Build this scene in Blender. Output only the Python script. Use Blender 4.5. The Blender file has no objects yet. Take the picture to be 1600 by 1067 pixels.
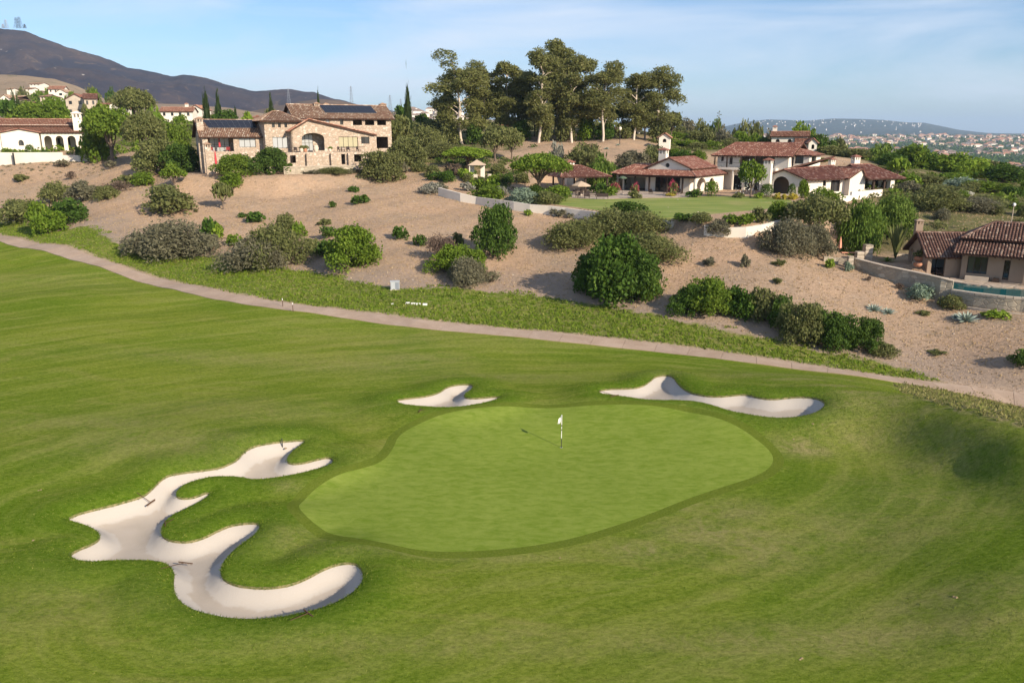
import bpy, math, random
import numpy as np
from mathutils import Vector, Matrix, geometry
R = math.radians
random.seed(7)
RNG = np.random.default_rng(7)
SC = bpy.context.scene
COL = SC.collection

# ------------------------------------------------------------------ camera
HC = 19.0                      # drone height above the putting green
PITCH = 14.7
FPX = 1244.0                   # focal length in pixels of the 1600 px wide photograph
cam_d = bpy.data.cameras.new("camera"); cam_d.sensor_width = 36.0; cam_d.lens = 36.0 * FPX / 1600
cam_d.clip_start = 0.5; cam_d.clip_end = 90000
cam = bpy.data.objects.new("camera", cam_d); COL.objects.link(cam)
cam.location = (0, 0, HC); cam.rotation_euler = (R(90 - PITCH), 0, 0)
SC.camera = cam

# ------------------------------------------------------------------ light
SUN_AZ = R(44)                 # from straight behind the camera towards the right
SUN_EL = R(27)
sd = Vector((math.sin(SUN_AZ) * math.cos(SUN_EL), -math.cos(SUN_AZ) * math.cos(SUN_EL), math.sin(SUN_EL)))
sun_d = bpy.data.lights.new("sun", 'SUN'); sun_d.energy = 5.0; sun_d.angle = R(0.6); sun_d.color = (1.0, 0.87, 0.70)
sun = bpy.data.objects.new("sun", sun_d); COL.objects.link(sun)
sun.rotation_euler = sd.to_track_quat('Z', 'Y').to_euler(); sun.location = (60, -60, 80)

W = bpy.data.worlds.new("World"); SC.world = W; W.use_nodes = True
nt = W.node_tree; nt.nodes.clear()
def wn(t, **k):
    n = nt.nodes.new(t)
    for a, b in k.items(): setattr(n, a, b)
    return n
sky = wn('ShaderNodeTexSky'); sky.sky_type = 'NISHITA'; sky.sun_disc = False
sky.sun_elevation = SUN_EL; sky.sun_rotation = math.atan2(sd.x, sd.y)
sky.air_density = 1.0; sky.dust_density = 0.3; sky.ozone_density = 3.5; sky.altitude = 100
tc = wn('ShaderNodeTexCoord'); mp = wn('ShaderNodeMapping'); mp.inputs['Scale'].default_value = (1.0, 1.0, 5.5)
mp.inputs['Rotation'].default_value = (0.10, 0.05, 0.2)
nz = wn('ShaderNodeTexNoise'); nz.inputs['Scale'].default_value = 2.1; nz.inputs['Detail'].default_value = 7; nz.inputs['Roughness'].default_value = 0.55; nz.inputs['Distortion'].default_value = 0.5
rp = wn('ShaderNodeMapRange'); rp.inputs['From Min'].default_value = 0.44; rp.inputs['From Max'].default_value = 0.66; rp.inputs['To Max'].default_value = 0.72
nz2 = wn('ShaderNodeTexNoise'); nz2.inputs['Scale'].default_value = 5.0; nz2.inputs['Detail'].default_value = 6; nz2.inputs['Roughness'].default_value = 0.6; nz2.inputs['Distortion'].default_value = 0.9
mp2 = wn('ShaderNodeMapping'); mp2.inputs['Scale'].default_value = (0.8, 0.8, 9.0); mp2.inputs['Rotation'].default_value = (-0.05, 0.12, 0.0)
rp2 = wn('ShaderNodeMapRange'); rp2.inputs['From Min'].default_value = 0.55; rp2.inputs['From Max'].default_value = 0.85; rp2.inputs['To Max'].default_value = 0.35
mx = wn('ShaderNodeMath', operation='MAXIMUM')
mixc = wn('ShaderNodeMixRGB'); mixc.inputs['Color2'].default_value = (6.6, 7.2, 8.2, 1)
bg = wn('ShaderNodeBackground'); bg.inputs['Strength'].default_value = 0.090
wo = wn('ShaderNodeOutputWorld')
L = nt.links.new
L(tc.outputs['Generated'], mp.inputs['Vector']); L(mp.outputs[0], nz.inputs['Vector']); L(nz.outputs['Fac'], rp.inputs['Value'])
L(tc.outputs['Generated'], mp2.inputs['Vector']); L(mp2.outputs[0], nz2.inputs['Vector']); L(nz2.outputs['Fac'], rp2.inputs['Value'])
L(rp.outputs[0], mx.inputs[0]); L(rp2.outputs[0], mx.inputs[1])
tint = wn('ShaderNodeMixRGB', blend_type='MULTIPLY'); tint.inputs['Fac'].default_value = 1; tint.inputs['Color2'].default_value = (.88, .98, 1.13, 1)
L(mx.outputs[0], mixc.inputs['Fac']); L(sky.outputs[0], tint.inputs['Color1']); L(tint.outputs[0], mixc.inputs['Color1']); L(mixc.outputs[0], bg.inputs['Color']); L(bg.outputs[0], wo.inputs['Surface'])

SC.view_settings.view_transform = 'Standard'; SC.view_settings.look = 'None'
SC.view_settings.exposure = 0.55; SC.view_settings.gamma = 1.0; SC.view_settings.use_curve_mapping = False
SC.render.engine = 'CYCLES'
SC.cycles.max_bounces = 6; SC.cycles.diffuse_bounces = 3; SC.cycles.transparent_max_bounces = 6; SC.cycles.volume_bounces = 0
SC.cycles.use_denoising = True; SC.cycles.volume_step_rate = 1.0

# ------------------------------------------------------------------ geometry of the place, surveyed from the view
CT, ST = math.cos(R(PITCH)), math.sin(R(PITCH))
def raydir(u, v):
    a = (u - 800.0) / FPX; b = (533.5 - v) / FPX
    return np.array([a, CT + b * ST, -ST + b * CT])
def at_z(u, v, z):
    d = raydir(u, v); t = (z - HC) / d[2]
    return d[0] * t, d[1] * t, z
def at_y(u, v, Y):
    d = raydir(u, v); t = Y / d[1]
    return d[0] * t, Y, HC + d[2] * t
def zy(v, Y): return at_y(800, v, Y)[2]
def xu(u, v, Y): return at_y(u, v, Y)[0]

CP = []
for u, v, z in [(877,699,0),(500,800,0),(700,850,0),(1190,720,.25),(900,645,.55),(700,665,.35),(620,720,.1),(1000,830,0),
    (0,1067,.2),(400,1067,-.2),(800,1067,-.2),(1200,1067,.1),(1600,1067,.6),
    (0,900,.5),(0,700,1.3),(0,560,1.5),(0,470,1.9),(0,400,2.7),(250,560,.9),(250,640,.9),(120,700,1.3),(330,690,1.1),(420,560,.4),(550,520,.5),(560,600,.3),(700,560,0.0),(850,570,-.25),(1000,565,-.2),
    (150,850,-.15),(300,800,-.2),(420,850,-.15),(250,900,-.15),(450,960,-.35),(440,720,0.1),
    (560,1000,.0),(100,960,.35),
    (0,372,3.0),(200,425,2.0),(440,478,1.1),(640,505,.5),(860,527,0.0),(1060,550,-.5),(1250,575,-1.1),(1420,597,-1.9),(1600,628,-2.8),
    (1100,585,.35),(1200,588,.85),(1290,603,1.6),(1380,624,2.15),(1450,638,2.6),(1500,652,2.9),(1550,668,3.1),(1600,686,3.25),
    (1470,612,-1.7),(1560,640,-1.5),(1350,592,-.6),(1390,610,.7),(1450,626,.5),(1500,636,.5),(1600,664,1.0),(1700,700,2.0),(1700,730,3.2),
    (1290,690,.4),(1400,760,.6),(1500,820,1.1),(1350,850,.1),(1200,850,-.1),(1560,950,1.2),(1400,950,.2),(1600,800,1.6),(1440,705,1.05),(1510,735,1.25),(1570,775,1.5),(1390,690,.8)]:
    x, y, z = at_z(u, v, z); CP.append((x, y, z))
for u, v, Y in [(0,257,181),(60,257,181),(150,257,180),(-100,262,182),(0,310,160),(0,345,143),(220,300,143),(220,262,170),(220,360,119),(440,400,107),(440,330,131),(440,285,156),
    (440,266,170),(640,440,92),(640,360,114),(640,300,140),(640,262,165),(860,460,88),(860,390,104),(860,345,118),(1050,450,87),(1050,380,100),(1050,362,104),
    (1250,540,73),(1250,480,81),(1250,420,91),(1200,382,97),(1500,560,71),(1500,500,79),(1380,440,89),(1320,415,94),(1600,560,68),(1600,500,77),
    (1420,300,140),(1560,335,118),(1490,350,113),(1600,330,125),
    (900,222,205),(900,250,182),(1050,215,235),(1150,203,270),(1100,232,205),(1000,226,200),(760,266,165),(700,222,215),(690,250,178),
    (300,205,230),(100,212,220),(500,215,215),(1250,240,215),(1400,262,200),(1550,285,170)]:
    CP.append(at_y(u, v, Y))
for x, y, z in [(95,235,3),(140,240,0),(70,250,6),(180,250,-4),(10,130,8),(30,112,7.9),(45,130,8),(0,140,8.2),(55,150,8.3),(-160,120,6),(-230,160,14),(-120,60,2.5),(-60,30,.6),(60,30,1.6),(36,26,1.8),(52,60,-2.6),(44,40,1.5),(90,60,-1.5),(110,90,2),(0,5,0),(-60,-60,1),(60,-60,1),
    (-150,300,22),(0,300,22),(100,300,12),(200,300,0),(160,200,4),(230,120,0),(-220,300,24)]:
    CP.append((x, y, z))
CP = np.array(CP, float)
def _tps(r2): return 0.5 * r2 * np.log(r2 + 1e-9)
_n = len(CP); _S = 100.0
_P = CP[:, :2] / _S
_K = _tps(((_P[:, None] - _P[None]) ** 2).sum(-1)) + np.eye(_n) * 2e-5
_A = np.zeros((_n + 3, _n + 3)); _A[:_n, :_n] = _K; _A[:_n, _n] = 1; _A[:_n, _n+1:] = _P; _A[_n:, :_n] = _A[:_n, _n:].T
_w = np.linalg.solve(_A, np.concatenate([CP[:, 2], np.zeros(3)]))
def near_h(x, y):
    p = np.stack([x, y], -1) / _S
    out = np.empty(len(x))
    for i in range(0, len(x), 20000):
        q = p[i:i+20000]
        out[i:i+20000] = _tps(((q[:, None] - _P[None]) ** 2).sum(-1)) @ _w[:_n] + _w[_n] + q @ _w[_n+1:]
    return out
def sstep(a, b, x):
    t = np.clip((x - a) / (b - a), 0, 1); return t * t * (3 - 2 * t)
def far_h(x, y):
    a = x / np.maximum(y, 1.0)
    right = np.interp(np.log(np.maximum(y, 1)), np.log([250, 400, 700, 1300, 2500, 3500, 4600, 9000, 60000]), [8, -8, -28, -58, -45, -20, -1, -1, -3])
    left = np.interp(np.log(np.maximum(y, 1)), np.log([250, 500, 800, 2000, 4000, 9000, 60000]), [20, 24, 20, 10, 0, -1, -3])
    k = sstep(0.02, 0.25, a)
    return left * (1 - k) + right * k
# flattened pads: (polygon world xy, z, blend width)
PADS = []
def seg_sdf(px, py, poly, closed=True):
    """distance to a polyline and, if closed, negative inside"""
    P = np.array(poly, float); Q = np.roll(P, -1, 0) if closed else P[1:]
    A = P if closed else P[:-1]
    d2 = np.full(len(px), 1e18); ins = np.zeros(len(px), bool); side = np.zeros(len(px))
    for (x0, y0), (x1, y1) in zip(A, Q):
        ex, ey = x1 - x0, y1 - y0
        wx, wy = px - x0, py - y0
        t = np.clip((wx * ex + wy * ey) / (ex * ex + ey * ey + 1e-12), 0, 1)
        dd = (wx - t * ex) ** 2 + (wy - t * ey) ** 2
        cr = ex * wy - ey * wx
        if closed:
            c = ((y0 <= py) & (y1 > py) & (cr > 0)) | ((y1 <= py) & (y0 > py) & (cr < 0)); ins ^= c
        else:
            side = np.where(dd < d2 - 1e-9, np.sign(cr), side)
        d2 = np.minimum(d2, dd)
    d = np.sqrt(d2)
    return np.where(ins, -d, d) if closed else d * np.where(side == 0, 1, side)
def smooth_poly(pts, n=2, closed=True):
    P = np.array(pts, float)
    for _ in range(n):
        Q = np.roll(P, -1, 0) if closed else P[1:]
        A = P if closed else P[:-1]
        N = np.empty((len(A) * 2, 2)); N[0::2] = A * .75 + Q * .25; N[1::2] = A * .25 + Q * .75
        if not closed: N = np.vstack([P[:1], N, P[-1:]])
        P = N
    return P
def h_base(x, y):
    x = np.atleast_1d(np.asarray(x, float)); y = np.atleast_1d(np.asarray(y, float))
    k = sstep(240, 330, y)
    z = np.where(k < 1, near_h(np.clip(x, -300, 300), np.clip(y, -60, 330)), 0) * (1 - k) + far_h(x, y) * k
    # gentle undulation of the hillside
    m = sstep(60, 95, y) * (1 - k)
    z = z + m * (0.18 * np.sin(x * .31 + y * .12) + 0.15 * np.sin(y * .37 - x * .17) + .07 * np.sin(x * .9 + 1.3) * np.sin(y * .8))
    return z
def rayground(u, v, f=None, t0=15):
    f = f or H
    d = raydir(u, v)
    t = np.geomspace(t0, 3000, 900)
    z = HC + d[2] * t; g = f(d[0] * t, d[1] * t)
    i = np.argmax(z < g)
    if not (z < g).any(): return at_y(u, v, 200)
    a, b = t[max(i-1, 0)], t[i]
    for _ in range(3):
        tt = np.linspace(a, b, 8); zz = HC + d[2] * tt; gg = f(d[0] * tt, d[1] * tt)
        j = int(np.argmax(zz < gg)); j = max(j, 1); a, b = tt[j-1], tt[j]
    return d[0] * b, d[1] * b, float(f([d[0] * b], [d[1] * b])[0])

def proj_poly(pts, f=h_base): return [rayground(u, v, f)[:2] for u, v in pts]
Z1 = [(x / 2.426, 560 + y / 2.426) for x, y in [(250,628),(300,605),(370,587),(440,570),(500,553),(550,537),(580,510),(610,478),(640,458),(700,448),(770,440),(840,430),(900,402),(925,370),(960,348),(1020,335),(1090,327),(1168,322),(1140,345),(1105,370),(1085,400),(1100,415),(1150,412),(1200,398),(1245,388),(1268,400),(1255,418),(1190,440),(1110,458),(1040,470),(965,477),(920,467),(860,463),(800,465),(740,480),(690,500),(665,530),(680,547),(730,545),(770,530),(800,518),(798,535),(760,560),(700,590),(640,620),(615,655),(612,690),(650,710),(720,714),(780,695),(830,668),(880,648),(940,640),(985,642),(985,670),(950,700),(900,735),(860,775),(835,820),(845,855),(890,878),(960,888),(1040,888),(1110,875),(1170,850),(1230,815),(1290,795),(1345,792),(1375,820),(1378,860),(1350,900),(1290,940),(1220,968),(1150,985),(1070,1002),(980,1010),(880,1008),(790,992),(710,965),(665,920),(660,870),(665,830),(640,800),(600,788),(520,784),(420,786),(340,792),(285,782),(266,762),(300,742),(350,722),(385,700),(375,675),(340,655),(300,642)]]
Z2 = [(560 + x / 2.105, 540 + y / 2.105) for x, y in [(120,188),(170,182),(230,175),(270,162),(290,145),(330,136),(375,136),(378,150),(345,172),(355,183),(400,182),(440,177),(470,178),(455,188),(410,200),(340,212),(280,215),(200,210),(140,203)]]
Z3 = [(560 + x / 2.105, 540 + y / 2.105) for x, y in [(790,155),(830,150),(880,150),(930,145),(960,125),(975,110),(1010,104),(1035,110),(1050,135),(1080,160),(1130,173),(1180,177),(1230,172),(1275,168),(1310,180),(1360,186),(1410,180),(1460,177),(1510,182),(1538,200),(1520,222),(1480,238),(1420,247),(1360,248),(1290,238),(1220,225),(1170,208),(1120,195),(1060,190),(1000,190),(940,188),(890,180),(830,172),(795,168)]]
GRN = [(466,792),(490,770),(530,750),(570,738),(600,722),(615,700),(622,680),(650,665),(700,653),(780,642),(860,637),(960,637),(1040,643),(1100,654),(1150,670),(1190,692),(1210,712),(1205,730),(1180,745),(1130,760),(1070,780),(1010,805),(950,825),(880,845),(800,857),(720,862),(640,862),(580,855),(530,842),(490,822),(470,805)]
BUNK = [smooth_poly(proj_poly(p), 1) for p in (Z1, Z2, Z3)]
GREEN = smooth_poly(proj_poly(GRN), 2)
PATHC = smooth_poly(proj_poly([(-330,285),(-200,318),(-90,346),(0,373),(60,386),(130,404),(200,428),(260,444),(320,458),(380,469),(440,479),(540,492),(640,505),(750,516),(860,526),(960,537),(1060,548),(1150,560),(1250,574),(1340,586),(1420,598),(1500,609),(1600,627),(1700,648),(1850,690)]), 2, False)
STRIP = smooth_poly(proj_poly([(-300,262),(-100,322),(0,346),(100,360),(150,352),(170,378),(215,388),(330,400),(400,412),(450,420),(560,440),(620,452),(700,450),(800,457),(900,470),(1000,490),(1100,508),(1200,530),(1300,552),(1400,572),(1450,588),(1520,608),(1640,634),(1800,676)]), 1, False)

def h_golf(x, y):
    """base plus the shaping round the bunkers"""
    z = h_base(x, y)
    x = np.atleast_1d(np.asarray(x, float)); y = np.atleast_1d(np.asarray(y, float))
    for i, B in enumerate(BUNK):
        m = (x > B[:, 0].min() - 9) & (x < B[:, 0].max() + 9) & (y > B[:, 1].min() - 9) & (y < B[:, 1].max() + 9)
        if m.any():
            s = seg_sdf(x[m], y[m], B)
            up = (0.50, 0.45, .42)[i] * np.exp(-((s - 0.9) / 1.6) ** 2) * (s > -1.5)   # raised shoulders
            dp = (0.09, 0.14, .14)[i] * sstep(.5, -1.6, s)
            z[m] += up * sstep(-1.2, .4, s) - dp
    for P, pz, bw in PADS:
        P = np.array(P)
        m = (x > P[:, 0].min() - bw) & (x < P[:, 0].max() + bw) & (y > P[:, 1].min() - bw) & (y < P[:, 1].max() + bw)
        if m.any():
            s = seg_sdf(x[m], y[m], P); k = sstep(bw, 0, s); z[m] = z[m] * (1 - k) + pz * k
    return z
H = h_golf
def g1(x, y): return float(H([x], [y])[0])
# ------------------------------------------------------------------ materials
MATS = {}
def newmat(name):
    m = bpy.data.materials.new(name); m.use_nodes = True; m.node_tree.nodes.clear(); MATS[name] = m
    return m, N(m.node_tree)
class N:
    """small node helper"""
    def __init__(s, t): s.t = t
    def n(s, typ, **k):
        n = s.t.nodes.new('ShaderNode' + typ)
        for a, b in k.items():
            if a.startswith('i_'):
                key = a[2:]; key = int(key) if key.isdigit() else key.replace('_', ' ')
                if isinstance(b, bpy.types.NodeSocket): s.t.links.new(b, n.inputs[key])
                else: n.inputs[key].default_value = b
            else: setattr(n, a, b)
        return n
    def link(s, a, b): s.t.links.new(a, b)
    def pos(s): return s.n('NewGeometry').outputs['Position']
    def vmap(s, vec, scale=(1, 1, 1), rot=(0, 0, 0)):
        return s.n('Mapping', i_Vector=vec, i_Scale=scale, i_Rotation=rot).outputs[0]
    def noise(s, vec, scale, detail=4, rough=.55, dist=0.0):
        return s.n('TexNoise', i_Vector=vec, i_Scale=scale, i_Detail=detail, i_Roughness=rough, i_Distortion=dist).outputs['Fac']
    def rng(s, v, a, b, c=0.0, d=1.0, smooth=False):
        k = s.n('MapRange', i_Value=v)
        if smooth: k.interpolation_type = 'SMOOTHSTEP'
        k.inputs['From Min'].default_value = a; k.inputs['From Max'].default_value = b
        k.inputs['To Min'].default_value = c; k.inputs['To Max'].default_value = d
        return k.outputs[0]
    def mix(s, f, a, b, mode='MIX'):
        k = s.n('MixRGB', blend_type=mode)
        for i, x in enumerate((f, a, b)):
            if isinstance(x, bpy.types.NodeSocket): s.t.links.new(x, k.inputs[i])
            elif i == 0: k.inputs[0].default_value = x
            else: k.inputs[i].default_value = (*x[:3], 1)
        return k.outputs[0]
    def math(s, op, a, b=0.0, clamp=False):
        k = s.n('Math', operation=op); k.use_clamp = clamp
        for i, x in enumerate((a, b)):
            if isinstance(x, bpy.types.NodeSocket): s.t.links.new(x, k.inputs[i])
            else: k.inputs[i].default_value = x
        return k.outputs[0]
    def attr(s, name): return s.n('Attribute', attribute_name=name).outputs['Fac']
    def ramp(s, f, stops):
        k = s.n('ValToRGB', i_Fac=f); e = k.color_ramp.elements
        while len(e) < len(stops): e.new(0.5)
        for i, (p, c) in enumerate(stops): e[i].position = p; e[i].color = (*c, 1)
        return k.outputs[0]
    def bump(s, h, strength=.5, dist=.05, nrm=None):
        k = s.n('Bump', i_Height=h, i_Strength=strength, i_Distance=dist)
        if nrm is not None: s.t.links.new(nrm, k.inputs['Normal'])
        return k.outputs[0]
    def out(s, col, rough=.9, spec=.2, nrm=None, metal=0.0, transl=None, trans_w=.25):
        b = s.n('BsdfPrincipled')
        for k, v in (('Base Color', col), ('Roughness', rough), ('Specular IOR Level', spec), ('Metallic', metal), ('Normal', nrm)):
            if v is None: continue
            if isinstance(v, bpy.types.NodeSocket): s.t.links.new(v, b.inputs[k])
            elif k == 'Base Color': b.inputs[k].default_value = (*v[:3], 1)
            else: b.inputs[k].default_value = v
        o = s.n('OutputMaterial'); r = b.outputs[0]
        if transl is not None:
            t = s.n('BsdfTranslucent', i_Color=transl if isinstance(transl, bpy.types.NodeSocket) else (*transl, 1))
            r = s.n('MixShader', i_0=trans_w, i_1=r, i_2=t.outputs[0]).outputs[0]
        s.t.links.new(r, o.inputs['Surface'])
        return b
def simple(name, col, rough=.85, spec=.2, var=.12, scale=3.0, metal=0.0):
    m, s = newmat(name); p = s.n('TexCoord').outputs['Object']
    f = s.noise(p, scale, 5, .6)
    c = s.mix(s.rng(f, .3, .7), [x * (1 - var) for x in col], [min(1, x * (1 + var)) for x in col])
    s.out(c, rough, spec, metal=metal, nrm=s.bump(s.noise(p, scale * 8, 3), .15, .02))
    return m

def m_turf():
    m, s = newmat('turf'); p = s.pos()
    big = s.noise(p, .045, 5, .6, .6)
    mid = s.noise(s.vmap(p, (.45, 1.3, .6), (0, 0, -.35)), .32, 6, .68, 1.4)
    rv = s.n('CombineXYZ', i_0=s.attr('ru'), i_1=s.attr('rc'), i_2=s.attr('rs')).outputs[0]
    mow = s.noise(s.vmap(rv, (1, 1, 1)), .85, 6, .68, .25)
    fine = s.noise(s.vmap(p, (.7, 1.2, 1)), 5.0, 6, .8)
    fin2 = s.noise(s.vmap(p, (1, 1.0, 1)), 26.0, 3, .8)
    sb = s.attr('sb'); sh = s.attr('dry')
    c = s.mix(s.rng(big, .38, .62), (.112, .205, .009), (.225, .275, .030))
    c = s.mix(s.math('MULTIPLY', s.rng(mid, .50, .72), .6), c, (.36, .315, .10))
    c = s.mix(s.math('MULTIPLY', s.rng(mow, .50, .70), .7), c, (.33, .34, .09))
    c = s.mix(s.math('MULTIPLY', s.rng(mow, .50, .32), .7), c, (.076, .155, .004))
    # taller, darker rough near the sand
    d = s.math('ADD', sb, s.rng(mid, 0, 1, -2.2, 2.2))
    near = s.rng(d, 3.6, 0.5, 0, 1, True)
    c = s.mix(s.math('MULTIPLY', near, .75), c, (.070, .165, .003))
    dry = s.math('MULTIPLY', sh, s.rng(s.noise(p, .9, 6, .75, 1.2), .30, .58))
    c = s.mix(s.math('MULTIPLY', dry, 1.0, True), c, (.42, .33, .17))  # straw colour; also paints the sunlit highlight along the mound crest
    rg = s.rng(s.math('ADD', s.attr('rg'), s.rng(s.noise(p, .7, 5, .75), 0, 1, -1.4, 1.4)), .3, -.3, 0, 1)
    c = s.mix(rg, c, s.mix(s.rng(s.noise(p, .9, 6, .78, 1.), .42, .56), (.10, .145, .016), (.44, .34, .19)))
    c = s.mix(s.rng(fine, .34, .68), s.mix(.46, c, (.02, .05, .001)), s.mix(.2, c, (.5, .5, .12)))
    c = s.mix(s.math('MULTIPLY', s.rng(fin2, .55, .3), .34), c, (.02, .045, .004))
    h = s.math('ADD', s.math('MULTIPLY', fine, .8), s.math('MULTIPLY', fin2, .5))
    s.out(c, 1.0, 0.0, s.bump(h, .85, .14))
    return m
def m_green():
    m, s = newmat('green_surface'); p = s.pos()
    a = s.noise(s.vmap(p, (.7, 1.5, 1), (0, 0, .15)), 1.7, 5, .7, .4); b = s.noise(p, .11, 3); f = s.noise(p, 18, 4, .75)
    c = s.mix(s.rng(b, .35, .65), (.205, .260, .040), (.165, .220, .028))
    c = s.mix(s.rng(a, .34, .68), s.mix(.42, c, (.09, .16, .012)), s.mix(.2, c, (.42, .44, .14)))
    c = s.mix(s.math('MULTIPLY', s.rng(f, .7, .3), .25), c, (.07, .13, .01))
    s.out(c, 1.0, 0.0, s.bump(f, .25, .02)); return m
def m_collar():
    m, s = newmat('collar_grass'); p = s.pos()
    a = s.noise(p, .8, 4, .7); f = s.noise(p, 9, 5, .75)
    c = s.mix(a, (.080, .125, .010), (.135, .170, .020))
    c = s.mix(s.rng(f, .3, .7), s.mix(.4, c, (.02, .04, .002)), s.mix(.10, c, (.5, .48, .15)))
    s.out(c, 1.0, 0.0, s.bump(f, .5, .06)); return m
def m_sand():
    m, s = newmat('bunker_sand'); p = s.pos()
    a = s.noise(p, .5, 5, .65, .5); f = s.noise(p, 14, 5, .7)
    rk = s.n('TexWave', i_Vector=p, i_Scale=2.6, i_Distortion=5.0, i_Detail=2.0).outputs['Fac']
    sb = s.attr('sb')
    c = s.mix(s.rng(a, .35, .7), (.365, .318, .262), (.415, .362, .305))
    edge = s.rng(s.math('ADD', sb, s.rng(a, 0, 1, -.6, .6)), -.80, -.66, 0, 1)      # raked floor inside a smooth rim
    c = s.mix(edge, c, (.445, .405, .355))
    c = s.mix(s.math('MULTIPLY', s.rng(f, .6, .35), .2), c, (.42, .34, .26))
    h = s.math('ADD', s.math('MULTIPLY', rk, .12), f)
    s.out(c, 1.0, .0, s.bump(h, .35, .03)); return m
def m_lip():
    m, s = newmat('bunker_edge'); p = s.pos(); f = s.noise(p, 6, 5, .8)
    s.out(s.mix(s.rng(f, .35, .6), (.07, .11, .02), (.30, .25, .13)), .95, .05, s.bump(f, .8, .08)); return m
def m_hill():
    m, s = newmat('hillside_ground'); p = s.pos()
    big = s.noise(p, .06, 6, .62, .8); mid = s.noise(p, .30, 7, .78, 1.2)
    fine = s.noise(s.vmap(p, (1, 1, 1.6)), 3.0, 7, .78, .6); st = s.noise(s.vmap(p, (.6, .6, 5)), 2.2, 5, .7)
    c = s.mix(s.rng(big, .40, .60), (.535, .35, .225), (.44, .315, .22))
    c = s.mix(s.math('MULTIPLY', s.rng(mid, .48, .68), .6), c, (.52, .35, .215))
    c = s.mix(s.math('MULTIPLY', s.rng(mid, .48, .34), .75), c, (.27, .215, .155))
    c = s.mix(s.rng(fine, .34, .66), s.mix(.28, c, (.17, .12, .07)), s.mix(.2, c, (.72, .56, .40)))
    c = s.mix(s.math('MULTIPLY', s.rng(st, .6, .42), .22), c, (.18, .13, .09))
    # greyer mulch low on the slope
    ss = s.attr('ss'); sp = s.attr('sp'); sc = s.attr('scrub')
    low = s.rng(s.math('ADD', ss, s.rng(big, 0, 1, -9, 9)), 9, 1, 0, .55, True)
    c = s.mix(low, c, (.30, .25, .21))
    gn = s.math('ADD', ss, s.rng(s.noise(p, .35, 5, .7), 0, 1, -2.4, 2.4))
    inside = s.rng(gn, .5, -.5, 0, 1, True)
    g = s.mix(s.rng(mid, .40, .62), (.10, .20, .010), (.22, .27, .03))
    g = s.mix(s.rng(s.noise(s.vmap(p, (.8, 2, 1)), 1.5, 6, .7, 1.), .42, .62), g, (.33, .27, .12))
    g = s.mix(s.rng(fine, .38, .62), s.mix(.55, g, (.025, .06, .005)), g)
    c = s.mix(inside, c, g)
    # scrubby vegetated ground behind the houses and on far slopes
    scb = s.mix(s.rng(mid, .38, .66), (.055, .085, .022), (.17, .155, .07))
    scb = s.mix(s.rng(big, .56, .66), scb, (.40, .27, .17))
    c = s.mix(s.math('MULTIPLY', sc, s.rng(mid, .32, .5), True), c, scb)
    dust = s.rng(s.math('ADD', sp, s.rng(mid, 0, 1, -.7, .7)), 2.3, 1.55, 0, .85)
    c = s.mix(dust, c, s.mix(s.rng(fine, .4, .6), (.33, .23, .16), (.52, .40, .30)))
    s.out(c, 1.0, 0.0, s.bump(s.math('ADD', fine, s.math('MULTIPLY', st, .7)), .9, .22)); return m
def m_lawn():
    m, s = newmat('lawn_grass'); p = s.pos()
    a = s.noise(s.vmap(p, (.4, 1.4, 1), (0, 0, .25)), .35, 4, .6); f = s.noise(p, 5, 5, .75)
    c = s.mix(s.rng(a, .35, .65), (.17, .235, .045), (.30, .32, .09))
    c = s.mix(s.rng(s.noise(p, .12, 3), .55, .7, 0, .6), c, (.40, .34, .14))
    c = s.mix(s.rng(f, .35, .65), s.mix(.3, c, (.04, .08, .01)), c)
    s.out(c, .85, .1, s.bump(f, .4, .05)); return m
def m_path():
    m, s = newmat('path_concrete'); p = s.pos(); r = s.n('ObjectInfo').outputs['Random']
    a = s.noise(p, .35, 5, .65, .4); f = s.noise(p, 6, 5, .7)
    c = s.mix(s.rng(a, .35, .65), (.37, .265, .185), (.47, .355, .265))
    c = s.mix(s.rng(r, 0, 1, 0, .25), c, (.30, .24, .20))
    c = s.mix(s.rng(f, .35, .6), s.mix(.3, c, (.22, .17, .14)), c)
    s.out(c, .9, .15, s.bump(f, .3, .02)); return m
def m_far():
    m, s = newmat('valley_ground'); p = s.pos()
    a = s.noise(p, .0035, 6, .65); b = s.noise(p, .018, 6, .7); 
    c = s.mix(s.rng(a, .42, .6), (.060, .085, .030), (.17, .14, .08))
    c = s.mix(s.rng(b, .5, .62), c, (.045, .065, .022))
    s.out(c, .95, .05); return m
turf, greenm, collar, sand, lipm, hillm, lawnm, pathm, farm = m_turf(), m_green(), m_collar(), m_sand(), m_lip(), m_hill(), m_lawn(), m_path(), m_far()

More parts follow.
